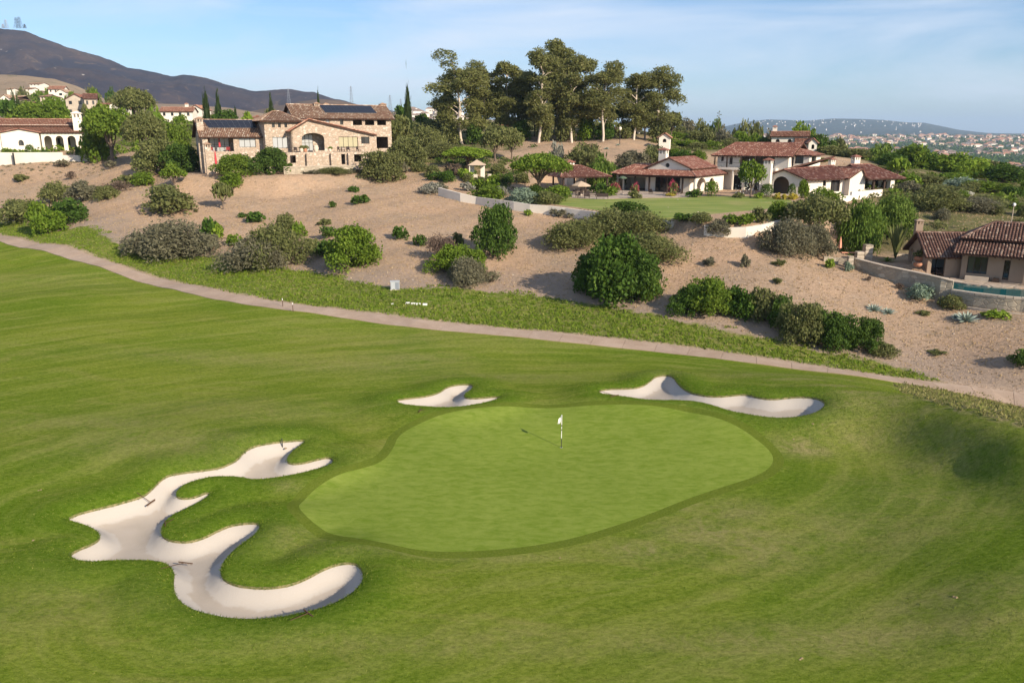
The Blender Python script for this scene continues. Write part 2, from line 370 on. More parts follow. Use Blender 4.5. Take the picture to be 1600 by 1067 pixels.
# ------------------------------------------------------------------ object helpers
def tag(o, label=None, cat=None, group=None, kind=None):
    if label: o['label'] = label
    if cat: o['category'] = cat
    if group: o['group'] = group
    if kind: o['kind'] = kind
    return o
def thing(name, label, cat, loc=(0, 0, 0), rz=0.0, group=None):
    o = bpy.data.objects.new(name, None); COL.objects.link(o); o.location = loc; o.rotation_euler = (0, 0, rz)
    o.empty_display_size = .2
    return tag(o, label, cat, group)
def mesh_from(name, V, F, mats, attrs=None, smooth=False, mi=None):
    """V (n,3); F array (m,3)/(m,4) or a list of faces"""
    me = bpy.data.meshes.new(name)
    V = np.asarray(V, np.float32)
    if isinstance(F, np.ndarray) and F.ndim == 2:
        k = F.shape[1]
        me.vertices.add(len(V)); me.vertices.foreach_set('co', V.ravel())
        me.loops.add(F.size); me.loops.foreach_set('vertex_index', F.astype(np.int32).ravel())
        me.polygons.add(len(F)); me.polygons.foreach_set('loop_start', np.arange(0, F.size, k, dtype=np.int32))
        me.polygons.foreach_set('loop_total', np.full(len(F), k, np.int32))
        if mi is not None: me.polygons.foreach_set('material_index', np.asarray(mi, np.int32))
        me.update(calc_edges=True)
    else:
        me.from_pydata([tuple(map(float, v)) for v in V], [], [tuple(f) for f in F])
        if mi is not None: me.polygons.foreach_set('material_index', np.asarray(mi, np.int32))
    if attrs:
        for k, a in attrs.items():
            at = me.attributes.new(k, 'FLOAT', 'POINT'); at.data.foreach_set('value', np.asarray(a, np.float32))
    me.polygons.foreach_set('use_smooth', np.full(len(me.polygons), smooth))
    for m in (mats if isinstance(mats, (list, tuple)) else [mats]): me.materials.append(m)
    me.update()
    return me
def obj(name, me, parent=None, loc=(0, 0, 0), rot=(0, 0, 0), scale=(1, 1, 1)):
    o = bpy.data.objects.new(name, me); COL.objects.link(o)
    if parent is not None: o.parent = parent
    o.location = loc; o.rotation_euler = rot; o.scale = scale
    return o

# ------------------------------------------------------------------ terrain
WALLB = [(686,306),(715,314),(745,319),(796,328),(830,332),(860,336),(903,341),(960,349),(1010,354),(1052,358),(1100,368),(1140,372),(1180,373),(1217,362),(1256,343),(1296,323),(1330,314),(1378,307)]
WALLW = [rayground(u, v, h_base)[:2] for u, v in WALLB]
WTU = [686,715,745,785,819,864,925,1010,1055,1100,1140,1176,1217,1256,1295,1308,1331,1378]
WTV = [293,301,308,312,319,322,331,340,347.6,352,357,354,344,334,319,306,300,295]
WALLZ = [zy(np.interp(u, WTU, WTV), w[1]) for (u, v), w in zip(WALLB, WALLW)]
_in = [(x + .3, y + 1.1) for x, y in WALLW]
PADS.append((_in[4:15] + [(62, 146), (66, 165), (40, 172), (6, 160)], 8.0, 1.1))
PADS.append(([at_z(u, v, 2.9)[:2] for u, v in [(1487,440),(1520,445),(1570,449),(1680,455),(1900,452),(1800,415),(1640,400),(1505,420),(1440,418)]], 2.9, .8))
PADS.append(([at_z(u, v, 1.3)[:2] for u, v in [(1492,452),(1540,459.5),(1600,465.5),(1690,478),(1800,474),(1700,458),(1600,453),(1540,450),(1500,446)]], 1.3, 1.0))
PADS.append(([at_z(u, v, 3.9)[:2] for u, v in [(1290,397),(1330,402),(1395,412),(1440,418),(1440,395),(1300,385)]], 3.9, 1.5))
PADS.append(([at_y(292, 262, 146)[:2], at_y(436, 262, 145)[:2], at_y(560, 262, 153)[:2], at_y(640, 262, 185)[:2], at_y(640, 262, 205)[:2], at_y(250, 262, 190)[:2]], 11.6, 6))
LAWN = smooth_poly([at_z(u, v, 8.0)[:2] for u, v in [(855,318),(860,308),(930,312),(998,310),(1072,309),(1115,306),(1200,308),(1236,312),(1240,320),(1200,327),(1126,333),(1075,340),(1051,342),(1009,337),(950,331),(900,324)]], 1)

def fan_rows():
    r = [-60, -40, -20, -5, 5, 12, 16, 19]
    y = 20.0
    while y < 250: y *= 1.0052; r.append(y)
    while y < 400: y *= 1.02; r.append(y)
    while y < 28000: y *= 1.05; r.append(y)
    return np.array(r)
rows = fan_rows(); NC = 430
sl = np.linspace(-1, 1, NC); wd = .80 * np.maximum(rows, 0) + 30
GX = wd[:, None] * sl[None]; GY = np.repeat(rows[:, None], NC, 1)
gx, gy = GX.ravel(), GY.ravel()
gz = H(gx, gy)
idx = np.arange(len(rows) * NC).reshape(len(rows), NC)
a_, b_, c_, d_ = idx[:-1, :-1].ravel(), idx[:-1, 1:].ravel(), idx[1:, 1:].ravel(), idx[1:, :-1].ravel()
T = np.concatenate([np.stack([a_, b_, c_], 1), np.stack([a_, c_, d_], 1)])
nearm = gy < 300
def full(fn, fill):
    o = np.full(len(gx), float(fill)); o[nearm] = fn(gx[nearm], gy[nearm]); return o
sbk = []
for B in BUNK:
    o = np.full(len(gx), 50.0)
    m = (gx > B[:, 0].min() - 12) & (gx < B[:, 0].max() + 12) & (gy > B[:, 1].min() - 12) & (gy < B[:, 1].max() + 12)
    o[m] = seg_sdf(gx[m], gy[m], B); sbk.append(o)
sb = np.minimum.reduce(sbk)
m = (np.abs(gx) < 40) & (gy > 15) & (gy < 70)
sg = np.full(len(gx), 50.0); sg[m] = seg_sdf(gx[m], gy[m], GREEN)
m = (np.abs(gx) < 80) & (gy > 95) & (gy < 180)
sw = np.full(len(gx), 50.0); sw[m] = seg_sdf(gx[m], gy[m], LAWN)
m = gy < 300
sp = np.where(gy > 0, 60.0, -60.0); sp[m] = seg_sdf(gx[m], gy[m], PATHC, False)
ss = np.full(len(gx), 60.0); ss[m] = seg_sdf(gx[m], gy[m], STRIP, False)
# hand placed worn, dry rough, plus the mound crest's painted highlight (centre px, radius m)
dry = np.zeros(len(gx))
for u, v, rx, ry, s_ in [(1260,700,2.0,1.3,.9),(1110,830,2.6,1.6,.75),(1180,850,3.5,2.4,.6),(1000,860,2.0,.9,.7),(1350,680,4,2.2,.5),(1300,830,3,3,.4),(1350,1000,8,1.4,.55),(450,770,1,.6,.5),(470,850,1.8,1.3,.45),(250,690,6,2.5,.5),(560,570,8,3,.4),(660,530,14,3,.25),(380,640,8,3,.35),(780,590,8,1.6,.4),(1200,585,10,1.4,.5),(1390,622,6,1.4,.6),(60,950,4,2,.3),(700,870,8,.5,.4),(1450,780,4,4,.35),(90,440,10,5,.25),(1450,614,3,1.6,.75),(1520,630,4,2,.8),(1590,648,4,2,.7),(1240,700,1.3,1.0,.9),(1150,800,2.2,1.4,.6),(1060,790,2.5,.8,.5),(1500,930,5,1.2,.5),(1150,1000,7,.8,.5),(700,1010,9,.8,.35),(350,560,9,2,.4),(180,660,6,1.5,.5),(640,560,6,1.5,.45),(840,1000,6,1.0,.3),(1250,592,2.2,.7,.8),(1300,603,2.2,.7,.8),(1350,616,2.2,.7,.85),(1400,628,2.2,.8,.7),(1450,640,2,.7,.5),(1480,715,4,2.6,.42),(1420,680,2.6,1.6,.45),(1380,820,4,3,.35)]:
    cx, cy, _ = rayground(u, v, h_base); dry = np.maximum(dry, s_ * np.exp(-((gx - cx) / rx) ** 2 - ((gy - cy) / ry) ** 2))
aa = gx / np.maximum(gy, 1)
ROUGH = smooth_poly(proj_poly([(1402,598),(1450,606),(1500,613),(1560,622),(1620,634),(1700,650),(1720,694),(1660,684),(1600,668),(1550,654),(1500,640),(1460,630),(1425,617)]), 1)
rgh = np.full(len(gx), 50.0); m = (gx > 20) & (gx < 70) & (gy > 38) & (gy < 80); rgh[m] = seg_sdf(gx[m], gy[m], ROUGH)
scrub = np.maximum(sstep(188, 200, gy) * (1 - sstep(-.01, .02, aa) * sstep(.2, .17, aa) * sstep(222, 215, gy)), sstep(.40, .47, aa) * sstep(98, 108, gy))
scrub = np.maximum(scrub, sstep(60, 58, gx) * 0 + sstep(150, 158, gy) * sstep(-.13, -.09, aa) * sstep(.0, -.03, aa) * .9)
mfar = (np.abs(gx) < 260) & (gy < 200)
ru = np.full(len(gx), 90.0); gs_ = seg_sdf(gx[mfar], gy[mfar], GREEN[::3]); bs_ = seg_sdf(gx[mfar], gy[mfar], BUNK[0][::3])
kk = np.clip(.5 + .5 * (bs_ - gs_) / 8, 0, 1); ru[mfar] = bs_ * (1 - kk) + gs_ * kk - 8 * kk * (1 - kk) * .5
th_ = np.arctan2(gx + 2, gy - 40); RR_ = 1.2 + .05 * np.hypot(gx, gy - 40)
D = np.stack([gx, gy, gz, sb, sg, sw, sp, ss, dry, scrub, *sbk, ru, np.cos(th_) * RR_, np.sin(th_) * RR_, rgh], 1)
AN = ['x', 'y', 'z', 'sb', 'sg', 'sw', 'sp', 'ss', 'dry', 'scrub', 'b0', 'b1', 'b2', 'ru', 'rc', 'rs', 'rg']
def clip(D, T, s):
    """split triangles along s = 0 -> (D, inside tris, outside tris, boundary segments)"""
    q = s[T] < 0; n = q.sum(1)
    inn, out, cr = T[n == 3], T[n == 0], T[(n == 1) | (n == 2)]
    if not len(cr): return D, inn, out, np.zeros((0, 2), int), s
    qc = q[(n == 1) | (n == 2)]; nc = n[(n == 1) | (n == 2)]
    lone = np.where(nc == 1, qc.argmax(1), (~qc).argmax(1))
    r = np.arange(len(cr)); A = cr[r, lone]; B = cr[r, (lone + 1) % 3]; C = cr[r, (lone + 2) % 3]
    E = np.sort(np.concatenate([np.stack([A, B], 1), np.stack([A, C], 1)]), 1)
    U, inv = np.unique(E, axis=0, return_inverse=True); inv = inv.ravel()
    t = s[U[:, 0]] / (s[U[:, 0]] - s[U[:, 1]])
    t = np.clip(t, .002, .998)
    ND = D[U[:, 0]] * (1 - t[:, None]) + D[U[:, 1]] * t[:, None]
    base = len(D); AB = base + inv[:len(cr)]; AC = base + inv[len(cr):]
    D2 = np.vstack([D, ND]); s2 = np.concatenate([s, np.zeros(len(ND))])
    tri1 = np.stack([A, AB, AC], 1); quad = np.concatenate([np.stack([AB, B, C], 1), np.stack([AB, C, AC], 1)])
    l_in = nc == 1
    q2 = np.concatenate([l_in, l_in])
    inn = np.concatenate([inn, tri1[l_in], quad[~q2]]); out = np.concatenate([out, tri1[~l_in], quad[q2]])
    return D2, inn, out, np.stack([AB, AC], 1), s2
def emit(name, D, T, mat, keep=('sb', 'sp', 'ss', 'dry', 'scrub'), z=None, smooth=True):
    used, inv = np.unique(T, return_inverse=True)
    V = D[used, :3].copy()
    if z is not None: V[:, 2] = z[used]
    me = mesh_from(name, V, inv.reshape(-1, 3), mat, {k: D[used, AN.index(k)] for k in keep}, smooth)
    return tag(obj(name, me), kind='structure')
# far valley / near split
ncut = T[(D[T[:, 0], 1] < 420)]; fcut = T[(D[T[:, 0], 1] >= 420)]
emit('valley_ground', D, fcut, farm, keep=())
D, Tn, Tp, _, _ = clip(D, ncut, D[:, AN.index('sp')])       # this side of the path is negative or positive, tested below
_side = seg_sdf(np.array([0.0]), np.array([40.0]), PATHC, False)[0]
golf, hill = (Tn, Tp) if _side < 0 else (Tp, Tn)
if _side > 0: D[:, 6] *= -1
if seg_sdf(np.array([0.0]), np.array([90.0]), STRIP, False)[0] < 0: D[:, 7] *= -1
for i in range(3):
    D, bi, golf, seg, _ = clip(D, golf, D[:, 10 + i])
    s = D[:, 10 + i]
    zs = D[:, 2] - .13 - .17 * sstep(0, -.65, s) + .06 * sstep(-.8, -3, s)
    nm = 'sand_bunker'
    o = emit(nm, D, bi, sand, keep=('sb',), z=zs)
    pa, pb = D[seg[:, 0], :3], D[seg[:, 1], :3]; n = len(seg)
    la, lb = pa.copy(), pb.copy(); la[:, 2] = zs[seg[:, 0]] - .01; lb[:, 2] = zs[seg[:, 1]] - .01
    V = np.concatenate([pa, pb, lb, la]); k = np.arange(n)
    e = obj('turf_edge', mesh_from('turf_edge', V, np.stack([k, k + n, k + 2 * n, k + 3 * n], 1), lipm), o)
D, gi, golf, seg, _ = clip(D, golf, D[:, 4])
emit('putting_green', D, gi, greenm, keep=())
D, ci, golf, seg, _ = clip(D, golf, D[:, 4] - .62)
emit('green_collar', D, ci, collar, keep=())
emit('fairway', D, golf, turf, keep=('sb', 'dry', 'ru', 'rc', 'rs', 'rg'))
D, li, hill, seg, _ = clip(D, hill, D[:, 5])
emit('lawn', D, li, lawnm, keep=())
emit('hillside', D, hill, hillm)

# cart path: one slab after another
root = thing('cart_path', None, None); root['kind'] = 'structure'; 
PC = smooth_poly(PATHC, 1, False)
cum = np.concatenate([[0], np.cumsum(np.hypot(*np.diff(PC, axis=0).T))])
def pc(t): return np.array([np.interp(t, cum, PC[:, 0]), np.interp(t, cum, PC[:, 1])])
s = 0.0; HWP = 1.2
while s + 3 < cum[-1]:
    e = s + 2.97
    pts = []
    for t in (s, (s + e) / 2, e):
        c = pc(t); d = pc(t + .3) - pc(t - .3); d /= np.hypot(*d) + 1e-9; nrm = np.array([-d[1], d[0]])
        pts.append((c + nrm * HWP, c - nrm * HWP))
    if pts[0][0][1] < 180:
        top = [(p[0], p[1], g1(*p) + .07) for pr in pts for p in pr]
        V = top + [(x, y, z - .25) for x, y, z in top]
        F = [(0, 1, 3, 2), (2, 3, 5, 4), (0, 6, 7, 1), (4, 5, 11, 10), (0, 2, 8, 6), (2, 4, 10, 8), (1, 7, 9, 3), (3, 9, 11, 5)]
        obj('path_slab', mesh_from('path_slab', V, F, pathm), root)
    s += 3.0
# ------------------------------------------------------------------ vegetation
def m_leaf(name, a, b, hi, tr=.28, rough=.65):
    m, s = newmat(name)
    g = s.n('NewGeometry'); r = g.outputs['Random Per Island']; o = s.n('ObjectInfo').outputs['Random']
    n = s.noise(s.n('TexCoord').outputs['Object'], 2.2, 3)
    c = s.mix(s.math('ADD', s.math('MULTIPLY', r, .6), s.rng(n, .3, .7, 0, .4)), a, b)
    c = s.mix(s.rng(r, .84, 1.0, 0, .75), c, hi)
    c = s.mix(s.rng(o, 0, 1, 0, .30), c, s.mix(.5, c, (.12, .12, .05)))
    s.out(c, rough, .10, transl=s.mix(.5, c, hi), trans_w=tr)
    return m
LEAF = {
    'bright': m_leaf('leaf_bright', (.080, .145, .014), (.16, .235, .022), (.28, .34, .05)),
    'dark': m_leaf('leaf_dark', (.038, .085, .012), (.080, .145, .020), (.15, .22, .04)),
    'olive': m_leaf('leaf_olive', (.105, .125, .036), (.185, .195, .068), (.30, .28, .12)),
    'grey': m_leaf('leaf_grey', (.125, .120, .072), (.20, .185, .115), (.30, .27, .18)),
    'lime': m_leaf('leaf_lime', (.14, .22, .02), (.24, .34, .035), (.38, .46, .08)),
    'pepper': m_leaf('leaf_pepper', (.085, .15, .020), (.15, .225, .035), (.24, .31, .06)),
    'euc': m_leaf('leaf_eucalyptus', (.125, .142, .042), (.245, .250, .085), (.42, .39, .18), .4),
    'purple': m_leaf('leaf_purple', (.11, .075, .058), (.19, .135, .105), (.27, .20, .15)),
    'blue': m_leaf('leaf_blue_green', (.16, .22, .15), (.27, .35, .25), (.42, .48, .36)),
    'cypress': m_leaf('leaf_cypress', (.020, .040, .012), (.048, .080, .022), (.08, .12, .03)),
    'silver': m_leaf('leaf_silver', (.22, .22, .17), (.34, .33, .27), (.45, .43, .37)),
    'red': m_leaf('petal_red', (.34, .04, .07), (.50, .07, .13), (.60, .16, .22)),
    'white': m_leaf('petal_white', (.7, .68, .6), (.8, .78, .7), (.85, .85, .8)),
    'yellow': m_leaf('leaf_yellow', (.35, .28, .03), (.55, .45, .06), (.65, .58, .2)),
    'straw': m_leaf('dry_grass', (.36, .25, .13), (.52, .38, .22), (.66, .53, .34), .2, .8),
    'tuft': m_leaf('rough_grass', (.10, .195, .010), (.22, .275, .028), (.38, .37, .11), .35, .8),
}
bark = simple('bark', (.16, .12, .09), .95, .1, .3, 4)
bark_white = simple('bark_white', (.62, .52, .42), .85, .1, .25, 1.2)

def leaves(C, Nrm, size, asp=1.5, droop=0.0, rnd=.8, rng=None):
    """rhombic leaf clumps at C facing roughly along Nrm"""
    n = len(C); d = rng.normal(size=(n, 3)); d /= np.linalg.norm(d, axis=1, keepdims=True)
    nn = Nrm * (1 - rnd) + d * rnd; nn /= np.linalg.norm(nn, axis=1, keepdims=True) + 1e-9
    t = rng.normal(size=(n, 3)); t[:, 2] -= droop * 3
    t -= nn * (t * nn).sum(1, keepdims=True); t /= np.linalg.norm(t, axis=1, keepdims=True) + 1e-9
    b = np.cross(nn, t); sz = size * rng.uniform(.6, 1.35, (n, 1))
    t = t * sz * asp * .5; b = b * sz * .5
    V = np.stack([C - t, C - b * .9 + t * .1, C + t, C + b + t * .1], 1).reshape(-1, 3)
    F = np.arange(4 * n).reshape(n, 4)
    return V, F
def crown_arrays(lobes, n, size, rng, asp=1.5, droop=0, rnd=.75, sx=1.0, shag=.12, fill=.25):
    L_ = np.array(lobes, float); area = (L_[:, 3] * L_[:, 4] + L_[:, 5] * (L_[:, 3] + L_[:, 4])) 
    k = rng.choice(len(L_), n, p=area / area.sum()); l = L_[k]
    d = rng.normal(size=(n, 3)); d /= np.linalg.norm(d, axis=1, keepdims=True)
    d[:, 2] = np.where((d[:, 2] < -.35) & (rng.random(n) < .6), -d[:, 2], d[:, 2])
    # lumpy radius
    ph = np.sin(d[:, 0] * 7 + k * 1.7) * np.sin(d[:, 1] * 6 + k * 2.3) * np.sin(d[:, 2] * 7 + k)
    r = rng.uniform(.84, 1.05, n) + ph * .24
    f = rng.random(n); r = np.where(f < fill, rng.uniform(.45, .9, n), r); r = np.where(f > 1 - shag, r + rng.exponential(.13, n), r)
    P = l[:, :3] + d * l[:, 3:6] * r[:, None]
    if droop: P[:, 2] -= np.abs(rng.normal(size=n)) * droop * .15
    nr = d / l[:, 3:6]; nr /= np.linalg.norm(nr, axis=1, keepdims=True)
    return leaves(P, nr, size, asp, droop, rnd, rng)
def tube(pts, rad, k=6):
    """swept tube through pts with radii"""
    pts = np.array(pts, float); V = []; F = []
    for i, p in enumerate(pts):
        t = pts[min(i + 1, len(pts) - 1)] - pts[max(i - 1, 0)]; t /= np.linalg.norm(t) + 1e-9
        up = np.array([0, 0, 1.]) if abs(t[2]) < .9 else np.array([1., 0, 0])
        a = np.cross(t, up); a /= np.linalg.norm(a); b = np.cross(t, a)
        for j in range(k):
            an = 2 * math.pi * j / k; V.append(p + (a * math.cos(an) + b * math.sin(an)) * rad[i])
    for i in range(len(pts) - 1):
        for j in range(k): F.append((i * k + j, i * k + (j + 1) % k, (i + 1) * k + (j + 1) % k, (i + 1) * k + j))
    V.append(pts[-1]); c = len(V) - 1; m = (len(pts) - 1) * k
    for j in range(k): F.append((m + j, m + (j + 1) % k, c))
    return V, F
class MB:
    def __init__(s): s.V = []; s.F = []; s.M = []
    def add(s, V, F, mi=0):
        o = len(s.V); s.V += [tuple(v) for v in V]; s.F += [tuple(i + o for i in f) for f in F]; s.M += [mi] * len(F); return s
    def box(s, x0, x1, y0, y1, z0, z1, mi=0):
        V = [(x, y, z) for z in (z0, z1) for y in (y0, y1) for x in (x0, x1)]
        return s.add(V, [(0, 2, 3, 1), (4, 5, 7, 6), (0, 1, 5, 4), (2, 6, 7, 3), (0, 4, 6, 2), (1, 3, 7, 5)], mi)
    def tube(s, pts, rad, k=6, mi=0): return s.add(*tube(pts, rad, k), mi)
    def mesh(s, name, mats, smooth=False): return mesh_from(name, s.V, s.F, mats, smooth=smooth, mi=s.M)
    def build(s, name, mats, parent=None, smooth=False, **k): return obj(name, s.mesh(name, mats, smooth), parent, **k)

def lobes_dome(rng, n, spread=.62, size=.42, top=1.0, low=.25, lean=0, skirt=False):
    out = []; ph0 = rng.uniform(0, 6.28)
    for i in range(n):
        a = i * 2.4 + rng.uniform(-.5, .5); s_ = size * rng.uniform(.55, 1.3)
        if skirt:
            zz = ((i + .5) / n) ** 1.05; rr = math.sqrt(max(0, 1 - zz ** 2.2)) * (spread + .10) * rng.uniform(.6, 1.18) * (1 + .20 * math.sin(a * 2 + ph0)); z = s_ * .45 + zz * (top - s_ * 1.1) * rng.uniform(.72, 1.08) * (1 + .24 * math.sin(a + ph0 * 1.7) * rr)
        else:
            rr = spread * math.sqrt((i + .4) / n) * rng.uniform(.85, 1.15); z = (low + (top - low - size * .6) * (1 - (rr / spread) ** 2 * .6)) * rng.uniform(.75, 1.08)
        out.append((rr * math.cos(a) + lean * z, rr * math.sin(a), max(z, s_ * .35), s_, s_, s_ * rng.uniform(.75, 1.0)))
    if skirt: out.append((0, 0, top * .38, spread * .72, spread * .72, top * .38))
    return out
PROTO = {}
# crown recipes in a unit frame: radius 1, height about 1.25 (scaled to the plant)
def proto(kind, lod, var):
    key = (kind, lod, var)
    if key in PROTO: return PROTO[key]
    rng = np.random.default_rng(abs(hash(('x', kind, lod, var))) % 1000 if False else sum(map(ord, kind)) * 7 + 'SML'.index(lod) * 31 + var * 101)
    n = {'S': 420, 'M': 2300, 'L': 9000}[lod]; sz = {'S': .22, 'M': .105, 'L': .056}[lod]
    tr = MB()
    if kind == 'dome':            # dense shrub to the ground
        nl = {'S': 8, 'M': 17, 'L': 30}[lod]
        lo = lobes_dome(rng, nl, .66, {'S': .46, 'M': .38, 'L': .29}[lod], 1.25, skirt=True)
        V, F = crown_arrays(lo, n, sz, rng)
        for i in range(5): 
            l = lo[i % nl]; tr.tube([(0, 0, -.1), (l[0] * .5, l[1] * .5, l[2] * .5), (l[0], l[1], l[2])], [.05, .035, .012], 5)
    elif kind == 'fuzzy':         # airy upright twigs
        nl = {'S': 6, 'M': 14, 'L': 26}[lod]
        lo = lobes_dome(rng, nl, .68, .38, 1.2, skirt=True)
        V, F = crown_arrays(lo, n, sz * .8, rng, asp=2.6, rnd=.9, shag=.38, fill=.35)
        for i in range(12):
            l = lo[i % nl]; tr.tube([(0, 0, -.1), (l[0] * .4, l[1] * .4, l[2] * .45), (l[0] * 1.1, l[1] * 1.1, l[2] * 1.2)], [.04, .025, .006], 4)
    elif kind == 'twiggy':
        lo = lobes_dome(rng, 8, .62, .36, 1.1)
        V, F = crown_arrays(lo, n // 3, sz * .7, rng, asp=3, rnd=1, shag=.4, fill=.5)
        for i in range(34):
            a = rng.uniform(0, 6.28); r = rng.uniform(.3, .95); h = rng.uniform(.5, 1.2)
            tr.tube([(0, 0, -.1), (r * .45 * math.cos(a), r * .45 * math.sin(a), h * .55), (r * math.cos(a), r * math.sin(a), h)], [.022, .014, .004], 4)
    elif kind == 'tree':          # rounded crown on a visible trunk
        lo = [(x * 1.0, y * 1.0, .55 + z * .62, a, b, c * .8) for x, y, z, a, b, c in lobes_dome(rng, {'S': 7, 'M': 14, 'L': 26}[lod], .66, {'S': .44, 'M': .36, 'L': .30}[lod], 1.25)]
        V, F = crown_arrays(lo, n, sz, rng)
        tr.tube([(0, 0, -.15), (.03, .02, .3), (.0, .05, .65)], [.075, .055, .045], 7)
        for i in range(9):
            l = lo[i % len(lo)]; tr.tube([(0.01, .03, .35), (l[0] * .45, l[1] * .45, .55), (l[0], l[1], l[2])], [.045, .028, .01], 5)
    elif kind == 'umbrella':      # flat topped feathery tree
        lo = []
        for i in range(22):
            a = i * 2.4; r = .82 * math.sqrt((i + .3) / 22)
            lo.append((r * math.cos(a), r * math.sin(a), 1.08 - r * r * .42 + rng.uniform(-.06, .06), .27, .27, .13))
        V, F = crown_arrays(lo, n, sz * .9, rng, shag=.2)
        tr.tube([(0, 0, -.1), (.04, 0, .3), (.02, .02, .55)], [.06, .05, .045], 6)
        for i in range(14):
            l = lo[i * 22 // 14]; tr.tube([(.02, .01, .3 + .02 * i), (l[0] * .55, l[1] * .55, .72), (l[0], l[1], l[2] - .05)], [.035, .022, .008], 5)
    elif kind == 'weep':          # pepper tree: hanging plumes
        lo = [(x, y, .12 + z * .9, a, b, c) for x, y, z, a, b, c in lobes_dome(rng, 34, .68, .31, 1.2, skirt=True)]
        V, F = crown_arrays(lo, int(n * 1.2), sz * .8, rng, asp=2.4, droop=.7, rnd=.75, shag=.15)
        tr.tube([(0, 0, -.15), (.05, 0, .3), (.0, .05, .7)], [.10, .07, .05], 7)
        for i in range(7):
            l = lo[i * 3]; tr.tube([(0.02, .03, .35), (l[0] * .5, l[1] * .5, .65), (l[0], l[1], l[2])], [.05, .03, .01], 5)
    elif kind == 'clipped':       # clipped round topiary
        lo = [(0, 0, .62, .96, .96, .64)]
        V, F = crown_arrays(lo, n, sz * .75, rng, rnd=.45, shag=.02, fill=.02)
        tr.tube([(0, 0, -.1), (0, 0, .5)], [.06, .04], 5)
    elif kind == 'column':        # cypress
        lo = [(rng.uniform(-.04, .04), rng.uniform(-.04, .04), z, r, r, .16) for z, r in [(.10, .5), (.22, .8), (.36, .95), (.5, .95), (.64, .86), (.78, .72), (.9, .55), (1.02, .38), (1.14, .2)]]
        V, F = crown_arrays(lo, n, sz, rng, asp=2, droop=-1.0, rnd=.5, shag=.08)
        tr.tube([(0, 0, -.1), (0, 0, 1.0)], [.1, .03], 5)
    tr.tube([(0, 0, -.3), (0, 0, .12)], [.05, .04], 5)
    me = mesh_from('crown_' + kind, V, F, LEAF['bright'])
    tm = tr.mesh('trunk_' + kind, bark)
    PROTO[key] = (me, tm); return PROTO[key]
MCACHE = {}
def recol(me, mat):
    k = (me.name, mat.name)
    if k not in MCACHE:
        c = me.copy(); c.materials.clear(); c.materials.append(mat); MCACHE[k] = c
    return MCACHE[k]
CATN = {'shrub': 'shrub', 'tree': 'tree'}
PC_ = [0]
def plant(kind, col, box, label, Y=None, cat=None, name=None, group=None, hz=None, trunk=bark, depth=.45, flower=None, sink=.0, lod=None):
    u0, v0, u1, v1 = box; u = (u0 + u1) / 2
    if Y is None:
        x, y, z = rayground(u, v1, H); w = (u1 - u0) * math.hypot(y, HC - z) / FPX; y += w * .5 * depth * 1.2
    else:
        y = Y; w = (u1 - u0) * Y / FPX
    x = xu(u, v1, y); z = g1(x, y)
    top = zy(v0, y); h = max(top - z, .2)
    if hz: h = hz
    px = u1 - u0
    if kind == 'column': px *= 3
    lod = lod or ('S' if px < 34 else 'M' if px < 75 else 'L')
    PC_[0] += 1; var = (PC_[0] * 7) % (3 if lod != 'L' else 3)
    me, tm = proto(kind, lod, var)
    cat = cat or ('tree' if kind in ('tree', 'weep', 'umbrella', 'column') else 'shrub')
    name = name or (cat if cat in ('tree', 'shrub') else cat.replace(' ', '_'))
    r = thing(name, label, cat, (x, y, z - .05 - sink), RNG.uniform(0, 6.28), group)
    sc = (w / 1.80, w / 1.80, (h + sink) / 1.27)
    obj('crown' if cat == 'tree' else 'foliage', recol(me, LEAF[col]), r, scale=sc)
    obj('trunk' if cat == 'tree' else 'stems', tm if trunk is bark else recol(tm, trunk), r, scale=sc)
    if flower:
        key = ('fl', flower, var)
        if key not in MCACHE:
            rg = np.random.default_rng(var); lo = lobes_dome(rg, 8, .6, .42, 1.22)
            V, F = crown_arrays(lo, 260 if flower == 'white' else 420, .06 if flower == 'white' else .10, rg, shag=.3, fill=0)
            MCACHE[key] = mesh_from('blossom', V, F, LEAF[flower])
        obj('blossom', MCACHE[key], r, scale=tuple(a * 1.04 for a in sc))
    return r
def P(kind, col, u0, v0, u1, v1, label, **k): return plant(kind, col, (u0, v0, u1, v1), label, **k)

# shrubs on the dry slope and along the path -- left third
P('fuzzy','olive', 2,310,66,350, 'olive green bush at the far left end of the clump beside the path')
P('dome','bright', 46,312,88,362, 'rounded green bush in the middle of the clump beside the path at far left')
P('dome','dark', 78,312,137,352, 'dark glossy bush at the right end of the clump beside the path at far left')
P('dome','bright', 56,330,104,366, 'low bright green bush in front of the clump beside the path at far left')
P('fuzzy','olive', 70,282,112,316, 'left olive bush of the low row above the dark green clump', group=None)
P('fuzzy','grey', 108,281,156,315, 'middle grey green bush of the low row above the dark green clump')
P('fuzzy','olive', 150,289,184,313, 'right, smallest olive bush of the low row above the dark green clump')
P('twiggy','purple', 162,282,206,302, 'brownish purple low bush on the slope right of the olive row')
P('dome','olive', 183,272,214,291, 'small green mound bush, left one of the pair below the grey track')
P('dome','bright', 206,269,244,291, 'small green mound bush, right one of the pair below the grey track')
P('twiggy','purple', 103,265,121,281, 'tiny dark brown bush standing alone below the white garden wall')
P('fuzzy','olive', 20,270,46,285, 'small olive bush in dry grass at far left below the white wall')
P('twiggy','grey', 84,248,112,264, 'pale twiggy bush at the foot of the long white wall')
P('twiggy','grey', 162,248,184,265, 'grey brown bush at the right end of the white wall')
P('tree','bright', 255,262,294,303, 'slender green young tree behind the round olive bush on the slope')
P('dome','olive', 231,290,304,338, 'round olive bush in front of the slender young tree on the slope')
P('fuzzy','grey', 215,345,322,408, 'wide grey green bush standing where the dry slope meets the green strip', lod='L')
